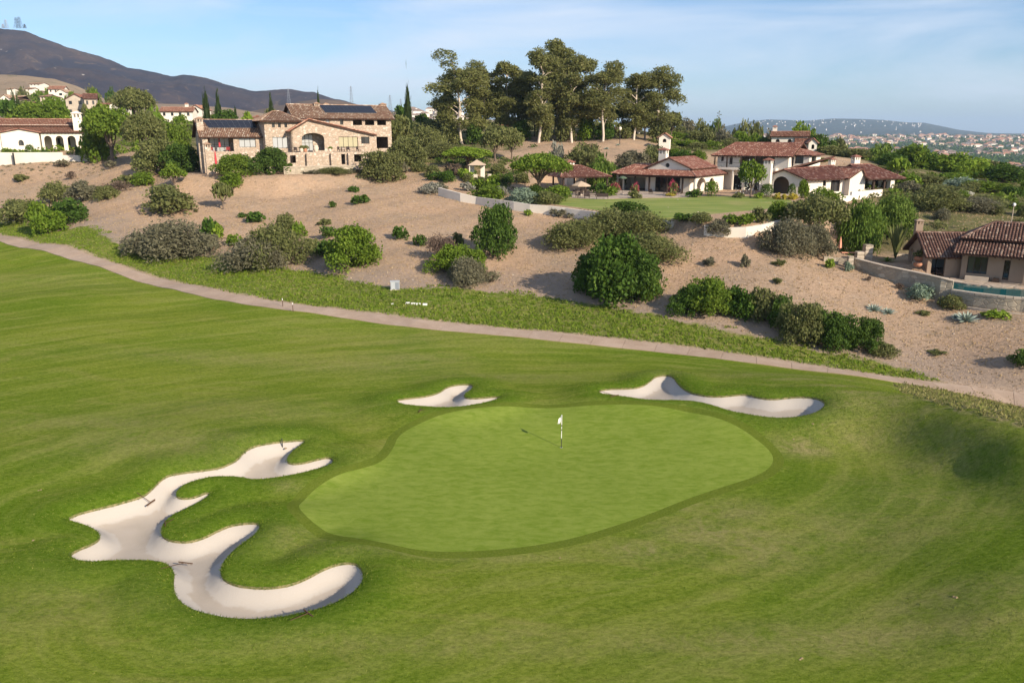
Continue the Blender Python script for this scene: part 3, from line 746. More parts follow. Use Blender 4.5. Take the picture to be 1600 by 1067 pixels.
P('tree','olive', 334,289,364,330, 'small lone tree with thin trunk on the bare slope below the stone house')
P('dome','dark', 318,339,348,372, 'dark bush of the upright pair in the middle of the left slope')
P('dome','lime', 326,345,348,373, 'yellow green bush in front of the dark one of the upright pair')
P('dome','bright', 353,365,378,386, 'small bright green ball bush just below the upright pair')
P('fuzzy','grey', 364,366,440,424, 'large grey twiggy bush above the path in the left slope', lod='L')
P('fuzzy','olive', 392,350,472,420, 'olive bush growing against the right side of the large grey twiggy bush', lod='L')
P('dome','olive', 432,334,466,366, 'rounded khaki bush on top of the grey twiggy group')
P('dome','bright', 452,346,474,372, 'small green bush at the upper right of the grey twiggy group')
P('dome','dark', 387,329,414,349, 'dark small bush above the grey twiggy group')
P('dome','dark', 373,331,386,341, 'tiny dark bush left of the small bush above the twiggy group')
P('dome','dark', 543,290,558,301, 'tiny dark round bush highest on the bare slope')
P('dome','dark', 553,303,577,319, 'small dark round bush next below the highest tiny one')
P('dome','dark', 515,313,526,325, 'tiny dark bush left of the small round pair high on the slope')
P('fuzzy','olive', 497,341,518,352, 'flat little olive bush above the bright green big bush')
P('dome','dark', 501,352,528,373, 'dark small bush at the upper left of the bright green big bush')
P('dome','bright', 505,350,598,422, 'big bright green rounded bush in the middle of the left slope', lod='L')
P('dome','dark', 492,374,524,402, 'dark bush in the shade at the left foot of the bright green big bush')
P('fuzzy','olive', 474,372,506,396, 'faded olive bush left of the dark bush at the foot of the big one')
P('dome','dark', 612,352,636,376, 'small dark round bush right of the big bright green bush')
P('dome','dark', 649,366,669,385, 'small dark bush left of the reddish brown bush')
P('twiggy','purple', 664,364,718,412, 'reddish brown bush at the back of the group left of the tall dark tree', lod='L')
P('dome','bright', 676,380,742,432, 'yellow green bush in the middle of the group left of the tall dark tree', lod='L')
P('dome','bright', 715,390,760,432, 'green bush at the right of the group left of the tall dark tree')
P('fuzzy','grey', 700,402,757,448, 'grey green bush in front of the group left of the tall dark tree', lod='L')
P('twiggy','grey', 753,422,784,443, 'bare twiggy grey bush at the right of the group left of the tall dark tree')
P('fuzzy','olive', 704,362,724,384, 'small olive bush at the back of the group left of the tall dark tree')
P('dome','dark', 742,312,806,404, 'tall dark green tree standing alone against the slope in front of the garden wall', lod='L', cat='tree')
P('dome','bright', 738,291,788,318, 'green bush hanging over the white garden wall above the tall dark tree')
# centre
P('fuzzy','olive', 860,340,932,392, 'left olive bush of the big group in front of the lawn', lod='L')
P('fuzzy','olive', 910,326,985,376, 'upper olive bush behind the big dark green tree', lod='L')
P('fuzzy','olive', 962,328,1034,372, 'upper right olive bush of the big group in front of the lawn', lod='L')
P('fuzzy','olive', 972,360,1052,414, 'right olive bush leaning over the slope beside the big dark green tree', lod='L')
P('dome','dark', 957,313,1009,336, 'dark bush at the lawn edge behind the big group')
P('dome','dark', 902,362,1022,476, 'big dark green spreading tree in front of the lawn', cat='tree', lod='L', sink=.5)
P('dome','dark', 890,392,960,462, 'left shoulder bush pressed against the big dark green tree', lod='L')
P('dome','dark', 950,384,1030,474, 'right shoulder bush growing into the big dark green tree', lod='L')
P('dome','dark', 1144,456,1184,502, 'bush closing the gap left of the narrow bush in the dark row', lod='M')
P('dome','dark', 1200,462,1240,516, 'bush closing the gap right of the narrow bush in the dark row', lod='M')
P('dome','dark', 1256,480,1300,540, 'bush joining the khaki bush to the very dark one in the row above the path', lod='M')
P('dome','bright', 1000,420,1026,470, 'green lower skirt bush at the right of the big dark green tree')
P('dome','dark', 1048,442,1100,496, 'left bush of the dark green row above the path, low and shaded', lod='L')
P('dome','bright', 1070,430,1142,497, 'tallest bright topped bush of the dark green row above the path', lod='L')
P('dome','dark', 1120,448,1168,494, 'third bush of the dark green row, behind the bright topped one')
P('dome','olive', 1168,450,1219,506, 'narrow bush standing in the middle of the dark green row above the path')
P('dome','olive', 1217,466,1284,541, 'khaki green upright bush right of the middle of the row above the path', lod='L')
P('dome','dark', 1272,486,1340,552, 'very dark glossy bush near the right end of the row above the path', lod='L')
P('dome','dark', 1322,492,1378,552, 'last very dark bush at the right end of the row above the path', lod='L')
P('fuzzy','olive', 1362,534,1400,558, 'low grey green scrub just right of the dark bush row')
P('dome','dark', 1578,546,1618,578, 'dark bush cut by the right edge of the picture above the path')
P('fuzzy','grey', 1106,341,1140,372, 'dry brown twiggy bush at the foot of the garden wall')
P('dome','dark', 1052,332,1084,357, 'dark hedge bush at the lawn edge, left of two')
P('dome','olive', 1078,332,1114,358, 'olive hedge bush at the lawn edge, right of two')
P('dome','bright', 1130,334,1154,356, 'green garden bush at the lawn edge behind the white wall, first from the left')
P('dome','bright', 1150,332,1178,358, 'green garden bush at the lawn edge behind the white wall, second from the left')
P('dome','olive', 1174,322,1202,350, 'olive garden bush at the lawn edge behind the white wall, third from the left')
P('dome','bright', 1196,314,1232,345, 'green garden bush at the right tip of the lawn')
P('dome','bright', 1228,314,1266,342, 'green bush between the lawn tip and the yellow flowers')
P('dome','bright', 1262,294,1308,322, 'round green bush in front of the French doors of the white house')
P('tree','olive', 1222,314,1320,388, 'soft grey olive tree left of the big pepper tree', lod='L', sink=1)
P('fuzzy','grey', 1196,342,1256,402, 'grey brown twiggy bush left of the small paved terrace', lod='L')
P('fuzzy','grey', 1240,350,1296,402, 'grey twiggy bush at the left of the small paved terrace', lod='L')
P('weep','pepper', 1310,302,1376,398, 'left half of the big feathery pepper trees above the terrace', lod='L', Y=102)
P('weep','pepper', 1352,300,1424,388, 'right one of the big feathery pepper trees above the terrace', lod='L', Y=107)
P('fuzzy','olive', 1428,291,1500,362, 'tall olive green bush on the bank behind the tan house roof', lod='L', Y=121)
P('fuzzy','grey', 1490,306,1552,356, 'grey wide bush on the bank behind the tan house roof', lod='L', Y=121)
P('dome','blue', 1414,442,1458,470, 'pale blue green ball bush in front of the stone retaining wall')
P('fuzzy','olive', 1464,460,1503,486, 'dark olive bush at the corner of the pool wall')
P('dome','lime', 1534,482,1566,500, 'yellow green low bush below the pool wall')
P('fuzzy','blue', 1318,408,1332,424, 'tiny pale green bush below the terrace corner pillar')
P('dome','lime', 1290,402,1304,420, 'small yellow green leafy plant below the terrace wall')
P('fuzzy','olive', 1430,484,1452,493, 'small flat olive plant on the bare slope below the pool')
P('fuzzy','olive', 1208,405,1226,416, 'little olive tuft bush alone on the right bare slope')
P('fuzzy','olive', 1206,432,1222,444, 'lower little tuft bush alone on the right bare slope')
P('fuzzy','grey', 1100,400,1118,416, 'small grey tuft bush right of the big dark tree')
P('twiggy','purple', 1398,440,1412,453, 'small reddish dry plant left of the blue green ball bush')
P('twiggy','purple', 1352,430,1362,440, 'tiny reddish dry plant below the stone retaining wall')
P('fuzzy','grey', 1156,396,1170,418, 'thin dry stalk plant on the upper right bare slope')
P('fuzzy','olive', 1450,546,1476,555, 'flat green plant on the lower right bare slope')
# around the stone house
P('tree','bright', 138,176,216,262, 'large bright green tree right of the white arcade house', Y=178, lod='L')
P('dome','bright', 128,196,176,258, 'green bush tree against the end of the white arcade house', Y=182, lod='M', cat='tree')
P('tree','olive', 196,186,262,266, 'olive green tree between the two left houses', Y=170, lod='L')
P('dome','olive', 210,214,290,278, 'big rounded olive tree left of the stone house', Y=160, cat='tree', lod='L')
P('dome','dark', 256,222,318,275, 'dark olive bushy tree against the end of the stone house', Y=158, cat='tree', lod='L')
P('dome','bright', 336,238,398,284, 'bright green tree in front of the stone house, left of two', Y=146, cat='tree', lod='L')
P('dome','bright', 346,270,380,301, 'bright green bush in front of the left tree of the stone house')
P('dome','dark', 394,228,451,282, 'dark grey green tree in front of the stone house, right of two', Y=148, cat='tree', lod='L')
P('fuzzy','grey', 476,264,502,280, 'grey green bush below the stone terrace wall, left of three', Y=150)
P('fuzzy','olive', 496,261,542,284, 'grey green bush below the stone terrace wall, middle and widest of three', Y=151, lod='L')
P('fuzzy','grey', 536,263,566,280, 'grey green bush below the stone terrace wall, right of three', Y=153)
P('dome','olive', 562,232,632,280, 'large olive bush at the right end of the stone terrace wall', Y=152, lod='L')
P('dome','olive', 606,212,666,262, 'large round golden green bush right of the stone house', Y=164, lod='L')
P('fuzzy','grey', 608,248,634,274, 'pale grey bush at the foot of the golden green bush')
P('tree','olive', 596,190,650,240, 'grey olive tree behind the right end of the stone house', Y=188, lod='M')
P('column','cypress', 632,146,644,200, 'tall cypress right of the stone house', Y=205)
P('tree','dark', 618,174,640,205, 'dark tree left of the tall cypress', Y=210)
P('column','cypress', 319,146,329,190, 'taller cypress above the solar roof', Y=230)
P('column','cypress', 338,152,347,190, 'second cypress above the solar roof', Y=232)
P('column','cypress', 421,154,428,182, 'cypress rising behind the stone house tower', Y=235)
P('column','cypress', 366,170,371,186, 'short cypress behind the solar roof', Y=232)
P('column','cypress', 496,150,501,180, 'thin cypress behind the stone house chimney', Y=235)
P('dome','dark', 332,172,370,194, 'dark hedge tree behind the solar roof', Y=226, cat='tree')
P('dome','lime', 378,173,398,190, 'pale green round tree behind the solar roof', Y=226, cat='tree')
P('tree','olive', 186,146,248,202, 'large dusky olive tree on the skyline left of the stone house', Y=225, lod='L')
P('dome','bright', 226,166,250,196, 'green tree below the skyline olive tree', Y=215, cat='tree')
P('dome','bright', 236,186,300,240, 'yellow green trees massed left of the stone house gable', Y=192, cat='tree', lod='L')
P('dome','bright', 20,158,90,190, 'wide bright green tree above the white arcade house', Y=240, cat='tree', lod='L')
P('dome','bright', 66,152,112,190, 'bright green tree left of the square stone block house', Y=245, cat='tree', lod='M')
P('tree','dark', 0,160,30,190, 'dark green tree at the left edge above the arcade roof', Y=240)
P('column','cypress', 20,150,28,180, 'short cypress left of the bright trees above the arcade', Y=260)
P('column','cypress', 27,152,34,180, 'second short cypress above the arcade roof', Y=262)
# behind and round the middle
P('fuzzy','olive', 640,196,694,252, 'dusky olive tree mass left of the eucalyptus grove', Y=196, cat='tree', lod='L')
P('fuzzy','olive', 664,222,722,262, 'dull green bush mass at the foot of the left eucalyptus', Y=182, lod='L')
P('tree','olive', 752,204,796,262, 'grey green slender tree right of the lime feathery tree', Y=176, lod='M')
P('tree','olive', 780,206,818,258, 'golden olive tree behind the gazebo garden', Y=180, lod='M')
P('umbrella','lime', 696,228,768,276, 'lime green feathery tree above the small gazebo', Y=166, lod='L')
P('umbrella','bright', 800,236,886,302, 'bright green flat topped tree left of the red roofed pavilion', Y=142, lod='L')
P('dome','lime', 716,262,738,292, 'yellow green bush left of the gazebo', Y=153)
P('fuzzy','purple', 700,252,724,286, 'reddish bush left of the gazebo', Y=157)
P('dome','dark', 676,268,706,300, 'dark bush at the top end of the white garden wall', Y=150)
P('fuzzy','silver', 656,284,690,304, 'silver low bush beyond the top end of the white garden wall')
P('dome','bright', 735,278,764,296, 'clipped hedge bush below the gazebo, left end', Y=146)
P('dome','bright', 758,280,790,302, 'clipped hedge bush below the gazebo, right end', Y=142)
P('fuzzy','silver', 720,284,740,303, 'silver bush behind the top of the garden wall', Y=143)
P('fuzzy','blue', 790,292,848,320, 'grey green planting behind the white garden wall, left part', Y=131, lod='M')
P('fuzzy','olive', 836,298,872,322, 'grey green planting behind the white garden wall, right part', Y=128)
P('dome','bright', 846,288,890,314, 'green bush below the flat topped tree at the lawn corner', Y=133)
P('fuzzy','grey', 862,324,892,340, 'small grey bush at the foot of the garden wall')
P('fuzzy','olive', 888,222,940,262, 'brownish olive bush on the orange bank behind the pavilion', Y=172, lod='M')
P('weep','pepper', 918,243,966,282, 'soft green tree behind the pavilion roof', Y=163)
P('fuzzy','grey', 958,234,1012,278, 'grey olive bush on the bank behind the porch', Y=170, lod='M')
P('fuzzy','olive', 1000,226,1040,262, 'golden brown bush on the bank behind the round window gable', Y=175)
P('fuzzy','silver', 858,222,880,256, 'pale bush on the orange bank left of the brownish bush', Y=176)
# eucalyptus grove --------------------------------------------------
def eucalyptus(seed, wide, open_=.5):
    rng = np.random.default_rng(seed); tr = MB(); lo = []
    lean = rng.uniform(-.04, .04); pts = [(lean * z * 2 + .012 * math.sin(z * 9 + seed), .01 * math.cos(z * 7), z) for z in np.linspace(-.02, .93, 9)]
    tr.tube(pts, list(np.linspace(.017, .004, 9)), 7)
    for i in range(24):
        z0 = rng.uniform(.16, .88); p0 = np.array([np.interp(z0, [p[2] for p in pts], [p[0] for p in pts]), 0, z0])
        a = i * 2.4 + rng.uniform(-.4, .4); reach = wide * (1.05 - abs(z0 - .55) * 1.1) * rng.uniform(.55, 1.0)
        rise = rng.uniform(.06, .17)
        p2 = p0 + np.array([math.cos(a) * reach, math.sin(a) * reach, rise]); p1 = p0 + (p2 - p0) * np.array([.45, .45, .7])
        tr.tube([p0, p1, p2], [.007, .0045, .0015], 5)
        for j in range(rng.integers(2, 4)):
            q = p0 + (p2 - p0) * rng.uniform(.55, 1.08) + rng.normal(size=3) * [.02, .02, .02]
            s_ = rng.uniform(.040, .078) * (1.25 if wide > .2 else 1)
            lo.append((*q, s_ * 1.1, s_ * 1.1, s_ * rng.uniform(.7, 1.1)))
    for j in range(5): lo.append((lean * 1.9 + rng.normal() * .03, rng.normal() * .03, rng.uniform(.86, .96), .045, .045, .04))
    V, F = crown_arrays(lo, 15000, .0130, rng, asp=2.2, droop=.03, rnd=.8, shag=.25, fill=.3)
    return mesh_from('euc_crown', V, F, LEAF['euc']), tr.mesh('euc_trunk', bark_white, True)
EU = [eucalyptus(i + 3, w) for i, w in enumerate([.27, .17, .20, .15, .22])]
def euc(u, v0, vb, wpx, var, label, Y=210, rz=0):
    x = xu(u, 207, Y); z = g1(x, Y); h = zy(v0, Y) - z + .5
    w = wpx * Y / FPX * 1.12; base = [.27, .17, .20, .15, .22][var] * 2.05
    r = thing('eucalyptus_tree', label, 'tree', (x, Y, z - .3), rz, 'eucalyptus grove on the ridge')
    s_ = w / base
    obj('crown', EU[var][0], r, scale=(s_, s_, h)); obj('trunk', EU[var][1], r, scale=(h, h, h) if False else (s_ * .5 + h * .5, s_ * .5 + h * .5, h))
for a in [(722,101,215,84,0,'leftmost eucalyptus of the grove, with wide full crown and forked white trunk',208,0.3),
          (757,108,215,50,4,'dusky eucalyptus just right of the leftmost full one',214,2.0),
          (789,101,215,44,1,'second tall eucalyptus crown from the left, slim',213,1.0),
          (817,112,215,40,3,'slim dark eucalyptus left of the leaning white trunk',216,4.0),
          (843,86,219,52,2,'eucalyptus with leaning white trunk and sparse left crown',205,0.0),
          (871,67,215,46,3,'tallest eucalyptus of the grove, its small round top above all others',212,5.0),
          (893,93,220,52,2,'eucalyptus right of the tallest, with stout white trunk base',206,2.6),
          (918,97,218,42,1,'olive eucalyptus between two white trunks right of the tallest',211,3.3),
          (941,109,222,56,4,'eucalyptus with a thin straight white trunk at the right end of the main grove',204,5.6),
          (992,120,212,48,2,'left one of the two eucalyptus standing apart on the right',207,1.2),
          (1028,117,214,54,4,'right one of the two eucalyptus standing apart on the right',209,4.1),
          (1008,128,214,34,1,'thin eucalyptus between the two that stand apart',213,2.2)]: euc(*a)
UG = [(684,150,716,'dark'),(734,150,770,'dark'),(762,144,800,'euc'),(792,150,828,'dark'),(820,160,850,'euc'),(850,158,884,'dark'),(880,158,914,'euc'),(908,160,936,'dark'),(934,170,968,'euc'),(960,164,986,'dark'),(1004,176,1040,'euc'),(1034,180,1064,'olive')]
ORD = ['first', 'second', 'third', 'fourth', 'fifth', 'sixth', 'seventh', 'eighth', 'ninth', 'tenth', 'eleventh', 'twelfth', 'thirteenth', 'fourteenth']
COLW = {'olive': 'olive', 'grey': 'grey brown', 'bright': 'bright green', 'dark': 'dark green', 'euc': 'grey green', 'silver': 'silvery', 'lime': 'lime green'}
def nth(items, i, key=0):
    """ordinal from the left"""
    us = sorted(range(len(items)), key=lambda k: items[k][key]); return ORD[us.index(i)]
for k, (u0, v0, u1, c) in enumerate(UG):
    plant('tree', c, (u0, v0, u1, 218), '%s undergrowth tree in the eucalyptus grove, %s from the left' % (COLW[c], nth(UG, k)), Y=216 + (k % 3) * 3, group='undergrowth trees in the eucalyptus grove', name='undergrowth_tree', cat='tree', lod='M')
GB = [(690,190,716,'olive'),(728,192,756,'dark'),(800,186,832,'dark'),(838,188,862,'olive'),(866,180,898,'olive'),(900,178,930,'bright'),(930,190,960,'dark'),(962,188,992,'olive'),(1014,188,1046,'olive'),(776,198,800,'dark')]
for i, (u0, v0, u1, c) in enumerate(GB):
    plant('dome', c, (u0, v0, u1, 222), '%s bush at the foot of the eucalyptus trunks, %s from the left' % (COLW[c], nth(GB, i)), Y=207 + i % 3, group='bushes at the foot of the eucalyptus', name='grove_bush', cat='shrub', lod='M')

# the scrub covered hill behind the white house
hill = [(1044,192,1078,'olive'),(1068,184,1100,'grey'),(1094,190,1124,'olive'),(1120,186,1140,'bright'),(1128,196,1162,'grey'),(1156,194,1190,'olive'),(1180,192,1212,'olive'),(1204,202,1236,'grey'),(1048,206,1080,'bright'),(1076,204,1112,'olive'),(1108,206,1136,'olive'),(1132,208,1166,'grey'),(1160,206,1192,'bright'),(1186,206,1212,'bright'),(1036,216,1062,'olive'),(1058,220,1094,'bright'),(1088,222,1120,'olive'),(1114,220,1140,'bright'),(1140,216,1168,'olive'),(1060,234,1098,'dark'),(1090,236,1118,'bright'),(1052,232,1074,'bright'),(1196,212,1222,'dark')]
def HROW(i, u0, v0, c):
    rws = [('crest', 0, 200), ('middle', 200, 213), ('lower', 213, 400)]
    for nm, a, b in rws:
        if a <= v0 < b: return '%s bush on the hill behind the white house, %s in the %s row' % (COLW[c], ORD[sorted(h_[0] for h_ in hill if a <= h_[1] < b).index(u0)], nm)
for i, (u0, v0, u1, c) in enumerate(hill):
    Yd = 262 - (v0 - 184) * 1.55
    plant('fuzzy' if c == 'grey' else 'dome', c, (u0, v0, u1, 0), HROW(i, u0, v0, c), Y=Yd, group='bushes covering the hill behind the white house', name='hill_bush', lod='M')
# trees beyond the white house and at the right
RT = [('tree','dark',1236,196,1262,Y1) for Y1 in ()]
for kd, c, u0, v0, u1, Yd, lab in [
    ('dome','bright',1248,196,1300,225,'big green tree behind the chimneys of the white house'),
    ('dome','dark',1284,210,1324,220,'dark green tree right of the big green tree behind the chimneys'),
    ('dome','olive',1300,226,1344,205,'olive rounded tree behind the right wing roof'),
    ('tree','olive',1322,222,1346,260,'pale slender tree behind the right wing'),
    ('dome','olive',1330,232,1384,200,'dull green broad tree behind the far right chimney'),
    ('dome','bright',1276,246,1320,185,'light green bush behind the long tiled roof'),
    ('weep','pepper',1376,222,1424,210,'light green tree above the right end of the white house'),
    ('weep','bright',1420,224,1486,200,'large bright green tree, tallest right of the white house'),
    ('dome','dark',1398,238,1448,190,'dark tree below the large bright green tree at right'),
    ('dome','dark',1470,240,1528,195,'dark broad tree right of the large bright green tree'),
    ('tree','olive',1396,262,1436,165,'greyish tree just right of the white house porch'),
    ('tree','lime',1424,250,1452,160,'yellow green young tree right of the white house'),
    ('dome','bright',1500,240,1560,185,'dense green tree near the right edge, below the far houses'),
    ('weep','lime',1532,246,1590,178,'yellow green loose tree near the right edge'),
    ('dome','olive',1560,250,1625,190,'olive tree at the right edge'),
    ('dome','dark',1584,256,1640,170,'dark green tree at the right edge above the lamp'),
    ('dome','bright',1500,270,1560,160,'bright green bush mass below the dense green tree at right'),
    ('fuzzy','blue',1528,276,1572,150,'bluish green bush below the yellow green loose tree'),
    ('dome','olive',1448,272,1504,158,'olive bush behind the white flower strip'),
    ('dome','bright',1552,282,1612,146,'leafy green bush at the right edge above the tan roof'),
    ('fuzzy','olive',1470,288,1532,141,'low olive bush below the white flower strip'),
    ('fuzzy','olive',1562,304,1612,130,'greenish scrub around the pole lamp'),
    ('dome','bright',1430,268,1462,152,'small green bush by the path right of the porch'),
    ('fuzzy','grey',1392,278,1420,150,'grey bush against the white porch end'),
    ('dome','dark',1376,282,1396,148,'dark rounded bush at the corner of the white porch'),
    ('fuzzy','lime',1528,308,1560,128,'yellow green low scrub on the bank left of the pole lamp')]:
    plant(kd, c, (u0, v0, u1, 0), lab, Y=Yd, cat='tree' if 'tree' in lab else 'shrub')
# agaves, bird of paradise, palm
def rosette(n, ln, w, rng, up=.55):
    V = []; F = []
    for i in range(n):
        a = i * 2.399; t = (i + .5) / n; el = math.radians(80 - 66 * t ** .8) ; l = ln * (.75 + .25 * t) * rng.uniform(.85, 1.1)
        d = np.array([math.cos(a) * math.cos(el), math.sin(a) * math.cos(el), math.sin(el)]); sd_ = np.array([-math.sin(a), math.cos(a), 0]); up_ = np.cross(d, sd_) * -1
        b = len(V)
        for q, ww in ((0, .6), (.35, 1), (.75, .6)):
            c = d * l * q; c[2] -= q * q * l * .12
            V += [c - sd_ * w * ww * .5 + up_ * w * .18, c - up_ * w * .10, c + sd_ * w * ww * .5 + up_ * w * .18]
        c = d * l; c[2] -= l * .12; V.append(c)
        for k in range(2):
            o = b + 3 * k; F += [(o, o + 1, o + 4, o + 3), (o + 1, o + 2, o + 5, o + 4)]
        F += [(b + 6, b + 7, b + 9), (b + 7, b + 8, b + 9)]
    return np.array(V), F
agm = simple('agave_leaf', (.30, .36, .29), .55, .35, .2, 2)
def agave(u, v, wpx, label):
    x, y, z = rayground(u, v); s_ = wpx * y / FPX / 2; rng = np.random.default_rng(int(u))
    V, F = rosette(34, s_ * 1.1, s_ * .17, rng)
    o = obj('agave', mesh_from('agave', V, F, agm), loc=(x, y + s_ * .4, z + .02)); tag(o, label, 'agave')
agave(1368, 488, 34, 'left one of the two joined grey agaves on the bare slope below the retaining wall')
agave(1390, 492, 30, 'right one of the two joined grey agaves on the bare slope below the retaining wall')
agave(1514, 505, 48, 'largest spiky agave below the pool wall')
agave(1496, 499, 24, 'small agave at the left side of the largest one')
agave(1017, 232, 12, 'small agave on the orange bank right of the lamp')
agave(966, 228, 9, 'left small agave on the orange bank under the eucalyptus')
agave(948, 234, 11, 'lower small agave on the orange bank under the eucalyptus')
def blade_plant(name, label, cat, u, v, h, n, w, col, spread=.6, Y=None, stem=0.0, arch=.5, el0=35):
    x, y, z = rayground(u, v) if Y is None else (xu(u, v, Y), Y, 0); z = g1(x, y)
    rng = np.random.default_rng(int(u * 3)); r = thing(name, label, cat, (x, y, z - .03)); mb = MB()
    for i in range(n):
        a = i * 2.399; el = math.radians(rng.uniform(el0, 84)); l = h * rng.uniform(.7, 1.05)
        sd_ = np.array([-math.sin(a), math.cos(a), 0]); pts = []
        for q in np.linspace(0, 1, 5):
            rr = math.cos(el) * l * q * spread * (1 + .4 * q); zz = stem + (math.sin(el) * q - arch * q * q * .8) * l
            pts.append(np.array([math.cos(a) * rr, math.sin(a) * rr, zz]))
        V = []; F = []
        for k2, p in enumerate(pts):
            ww = w * (.35, .9, 1, .75, .1)[k2] * .5; V += [p - sd_ * ww, p + sd_ * ww]
        for k2 in range(4): F.append((2 * k2, 2 * k2 + 1, 2 * k2 + 3, 2 * k2 + 2))
        obj('leaf', mesh_from('leaf', V, F, LEAF[col]), r) if n <= 30 else mb.add(V, F)
    if mb.V: mb.build('leaves', LEAF[col], r)
    if stem: MB().tube([(0, 0, -.2), (.05, 0, stem * .5), (0, 0, stem)], [.14, .11, .12], 7).build('trunk', bark, r)
    return r
blade_plant('giant_bird_of_paradise', 'tall paddle leaved plant against the right pepper tree', 'plant', 1400, 392, 5.0, 24, .42, 'olive', .62, Y=98, arch=.10, el0=66)
blade_plant('cycad', 'small palm like cycad on the stone terrace left of the tan house', 'plant', 1386, 408, 1.3, 26, .16, 'bright', 1.2, Y=95.5, arch=.6)
blade_plant('palm_tree', 'small palm with arching yellow green fronds beside the stone house', 'palm', 591, 228, 2.7, 28, .32, 'lime', 1.1, Y=168, stem=2.6, arch=.9)

# grass tufts as geometry ---------------------------------------------
def tufts(name, label_mat, n, region, hgt, wid, nb=4, seed=1):
    rng = np.random.default_rng(seed); x, y = region(rng, n); n = len(x); z = H(x, y)
    n4 = n * nb; bx = np.repeat(x, nb) + rng.normal(size=n4) * wid * .45; by = np.repeat(y, nb) + rng.normal(size=n4) * wid * .45; bz = np.repeat(z, nb) - .02
    a = rng.uniform(0, 6.28, n4); hh = hgt * rng.uniform(.5, 1.3, n4) * np.repeat(rng.uniform(.6, 1.3, n), nb)
    lx = rng.normal(size=n4) * hh * .45; ly = rng.normal(size=n4) * hh * .45; ww = wid * rng.uniform(.15, .4, n4)
    B = np.stack([bx, by, bz], 1); S_ = np.stack([np.cos(a) * ww, np.sin(a) * ww, np.zeros(n4)], 1)
    V = np.stack([B - S_, B + S_, B + np.stack([lx, ly, hh], 1)], 1).reshape(-1, 3)
    o = obj(name, mesh_from(name, V, np.arange(n4 * 3).reshape(n4, 3), label_mat)); tag(o, kind='stuff'); return o
def r_strip(rng, n):
    x = rng.uniform(-110, 42, n * 6); y = rng.uniform(42, 150, n * 6)
    sp_ = seg_sdf(x, y, PATHC, False) * (1 if _side < 0 else -1); ss_ = seg_sdf(x, y, STRIP, False) * SSG
    w_ = .7 * np.sin(x * .8 + y) + .6 * np.sin(y * 1.3 - x * .5)
    m_ = (sp_ > 1.7) & (ss_ < .2 + w_) & (rng.random(len(x)) < np.clip(70 / y, .1, 1))
    return x[m_][:n], y[m_][:n]
SSG = -1 if seg_sdf(np.array([0.0]), np.array([90.0]), STRIP, False)[0] < 0 else 1
def r_hill(rng, n):
    x = rng.uniform(-140, 75, n * 3); y = rng.uniform(60, 185, n * 3)
    sp_ = seg_sdf(x, y, PATHC, False) * (1 if _side < 0 else -1)
    m_ = (seg_sdf(x, y, STRIP, False) * SSG > .5) & (np.abs(x / y) < .72) & (rng.random(len(x)) < np.clip(90 / y, .1, 1) ** 1.3) & (sp_ > 2)
    for P_, pz, bw in PADS: m_ &= seg_sdf(x, y, np.array(P_)) > .3
    return x[m_][:n], y[m_][:n]
tufts('rough_grass', LEAF['tuft'], 26000, r_strip, .22, .30, 4, 5)
tufts('dry_grass', LEAF['straw'], 48000, r_hill, .12, .24, 3, 6)
def r_rough(rng, n):
    x = rng.uniform(20, 62, n * 8); y = rng.uniform(38, 75, n * 8)
    m_ = seg_sdf(x, y, ROUGH) < .2 + .3 * np.sin(x * 3 + y)
    return x[m_][:n], y[m_][:n]
LEAF['patch'] = m_leaf('patch_grass', (.10, .15, .015), (.36, .31, .12), (.50, .42, .22), .3, .8)
tufts('rough_grass_patch', LEAF['patch'], 2600, r_rough, .2, .3, 4, 8)
# ------------------------------------------------------------------ buildings
def m_tiles(name, a, b, c):
    m, s = newmat(name); r = s.n('NewGeometry').outputs['Random Per Island']; n = s.noise(s.pos(), .6, 4, .7)
    k = s.ramp(r, [(0, a), (.35, b), (.7, a), (.9, c), (1, c)])
    k = s.mix(s.rng(n, .4, .7, 0, .45), k, [x * .55 for x in a])
    s.out(k, .85, .15, s.bump(s.noise(s.pos(), 9, 3), .3, .02)); return m
tile_red = m_tiles('tile_red', (.30, .135, .095), (.21, .090, .07), (.46, .29, .22))
tile_orange = m_tiles('tile_orange', (.42, .21, .14), (.33, .145, .095), (.54, .35, .25))
tile_brown = m_tiles('tile_brown', (.185, .105, .078), (.14, .078, .062), (.33, .235, .18))
tile_tan = m_tiles('tile_tan', (.40, .26, .17), (.28, .16, .11), (.62, .50, .38))
def m_stone(name, a, b, c, scale, mortar=(.5, .42, .32)):
    m, s = newmat(name); p = s.n('TexCoord').outputs['Object']; p = s.vmap(p, (1, 1, 1.45))
    v = s.n('TexVoronoi', i_Vector=p, i_Scale=scale); v2 = s.n('TexVoronoi', feature='DISTANCE_TO_EDGE', i_Vector=p, i_Scale=scale)
    k = s.n('SeparateColor', i_Color=v.outputs['Color'])
    cc = s.ramp(k.outputs[0], [(0, a), (.4, b), (.75, a), (1, c)])
    f = s.noise(p, scale * 4, 4, .7); cc = s.mix(s.rng(f, .35, .7, 0, .35), cc, [x * .6 for x in b])
    e = s.rng(v2.outputs['Distance'], .02, .09)
    cc = s.mix(e, [x * .75 for x in mortar], cc)
    s.out(cc, .92, .1, s.bump(s.math('ADD', e, s.math('MULTIPLY', f, .3)), .7, .06)); return m
stone = m_stone('stone_wall', (.58, .45, .34), (.45, .34, .25), (.74, .62, .51), 2.0)
stone2 = m_stone('stone_retaining', (.46, .39, .29), (.34, .29, .22), (.60, .52, .40), 1.5)
stucco = simple('stucco_white', (.76, .69, .585), .9, .1, .05, .5)
stucco_wall = simple('stucco_garden_wall', (.70, .63, .53), .9, .1, .09, .35)
stucco_tan = simple('stucco_tan', (.32, .235, .17), .9, .1, .08, .6)
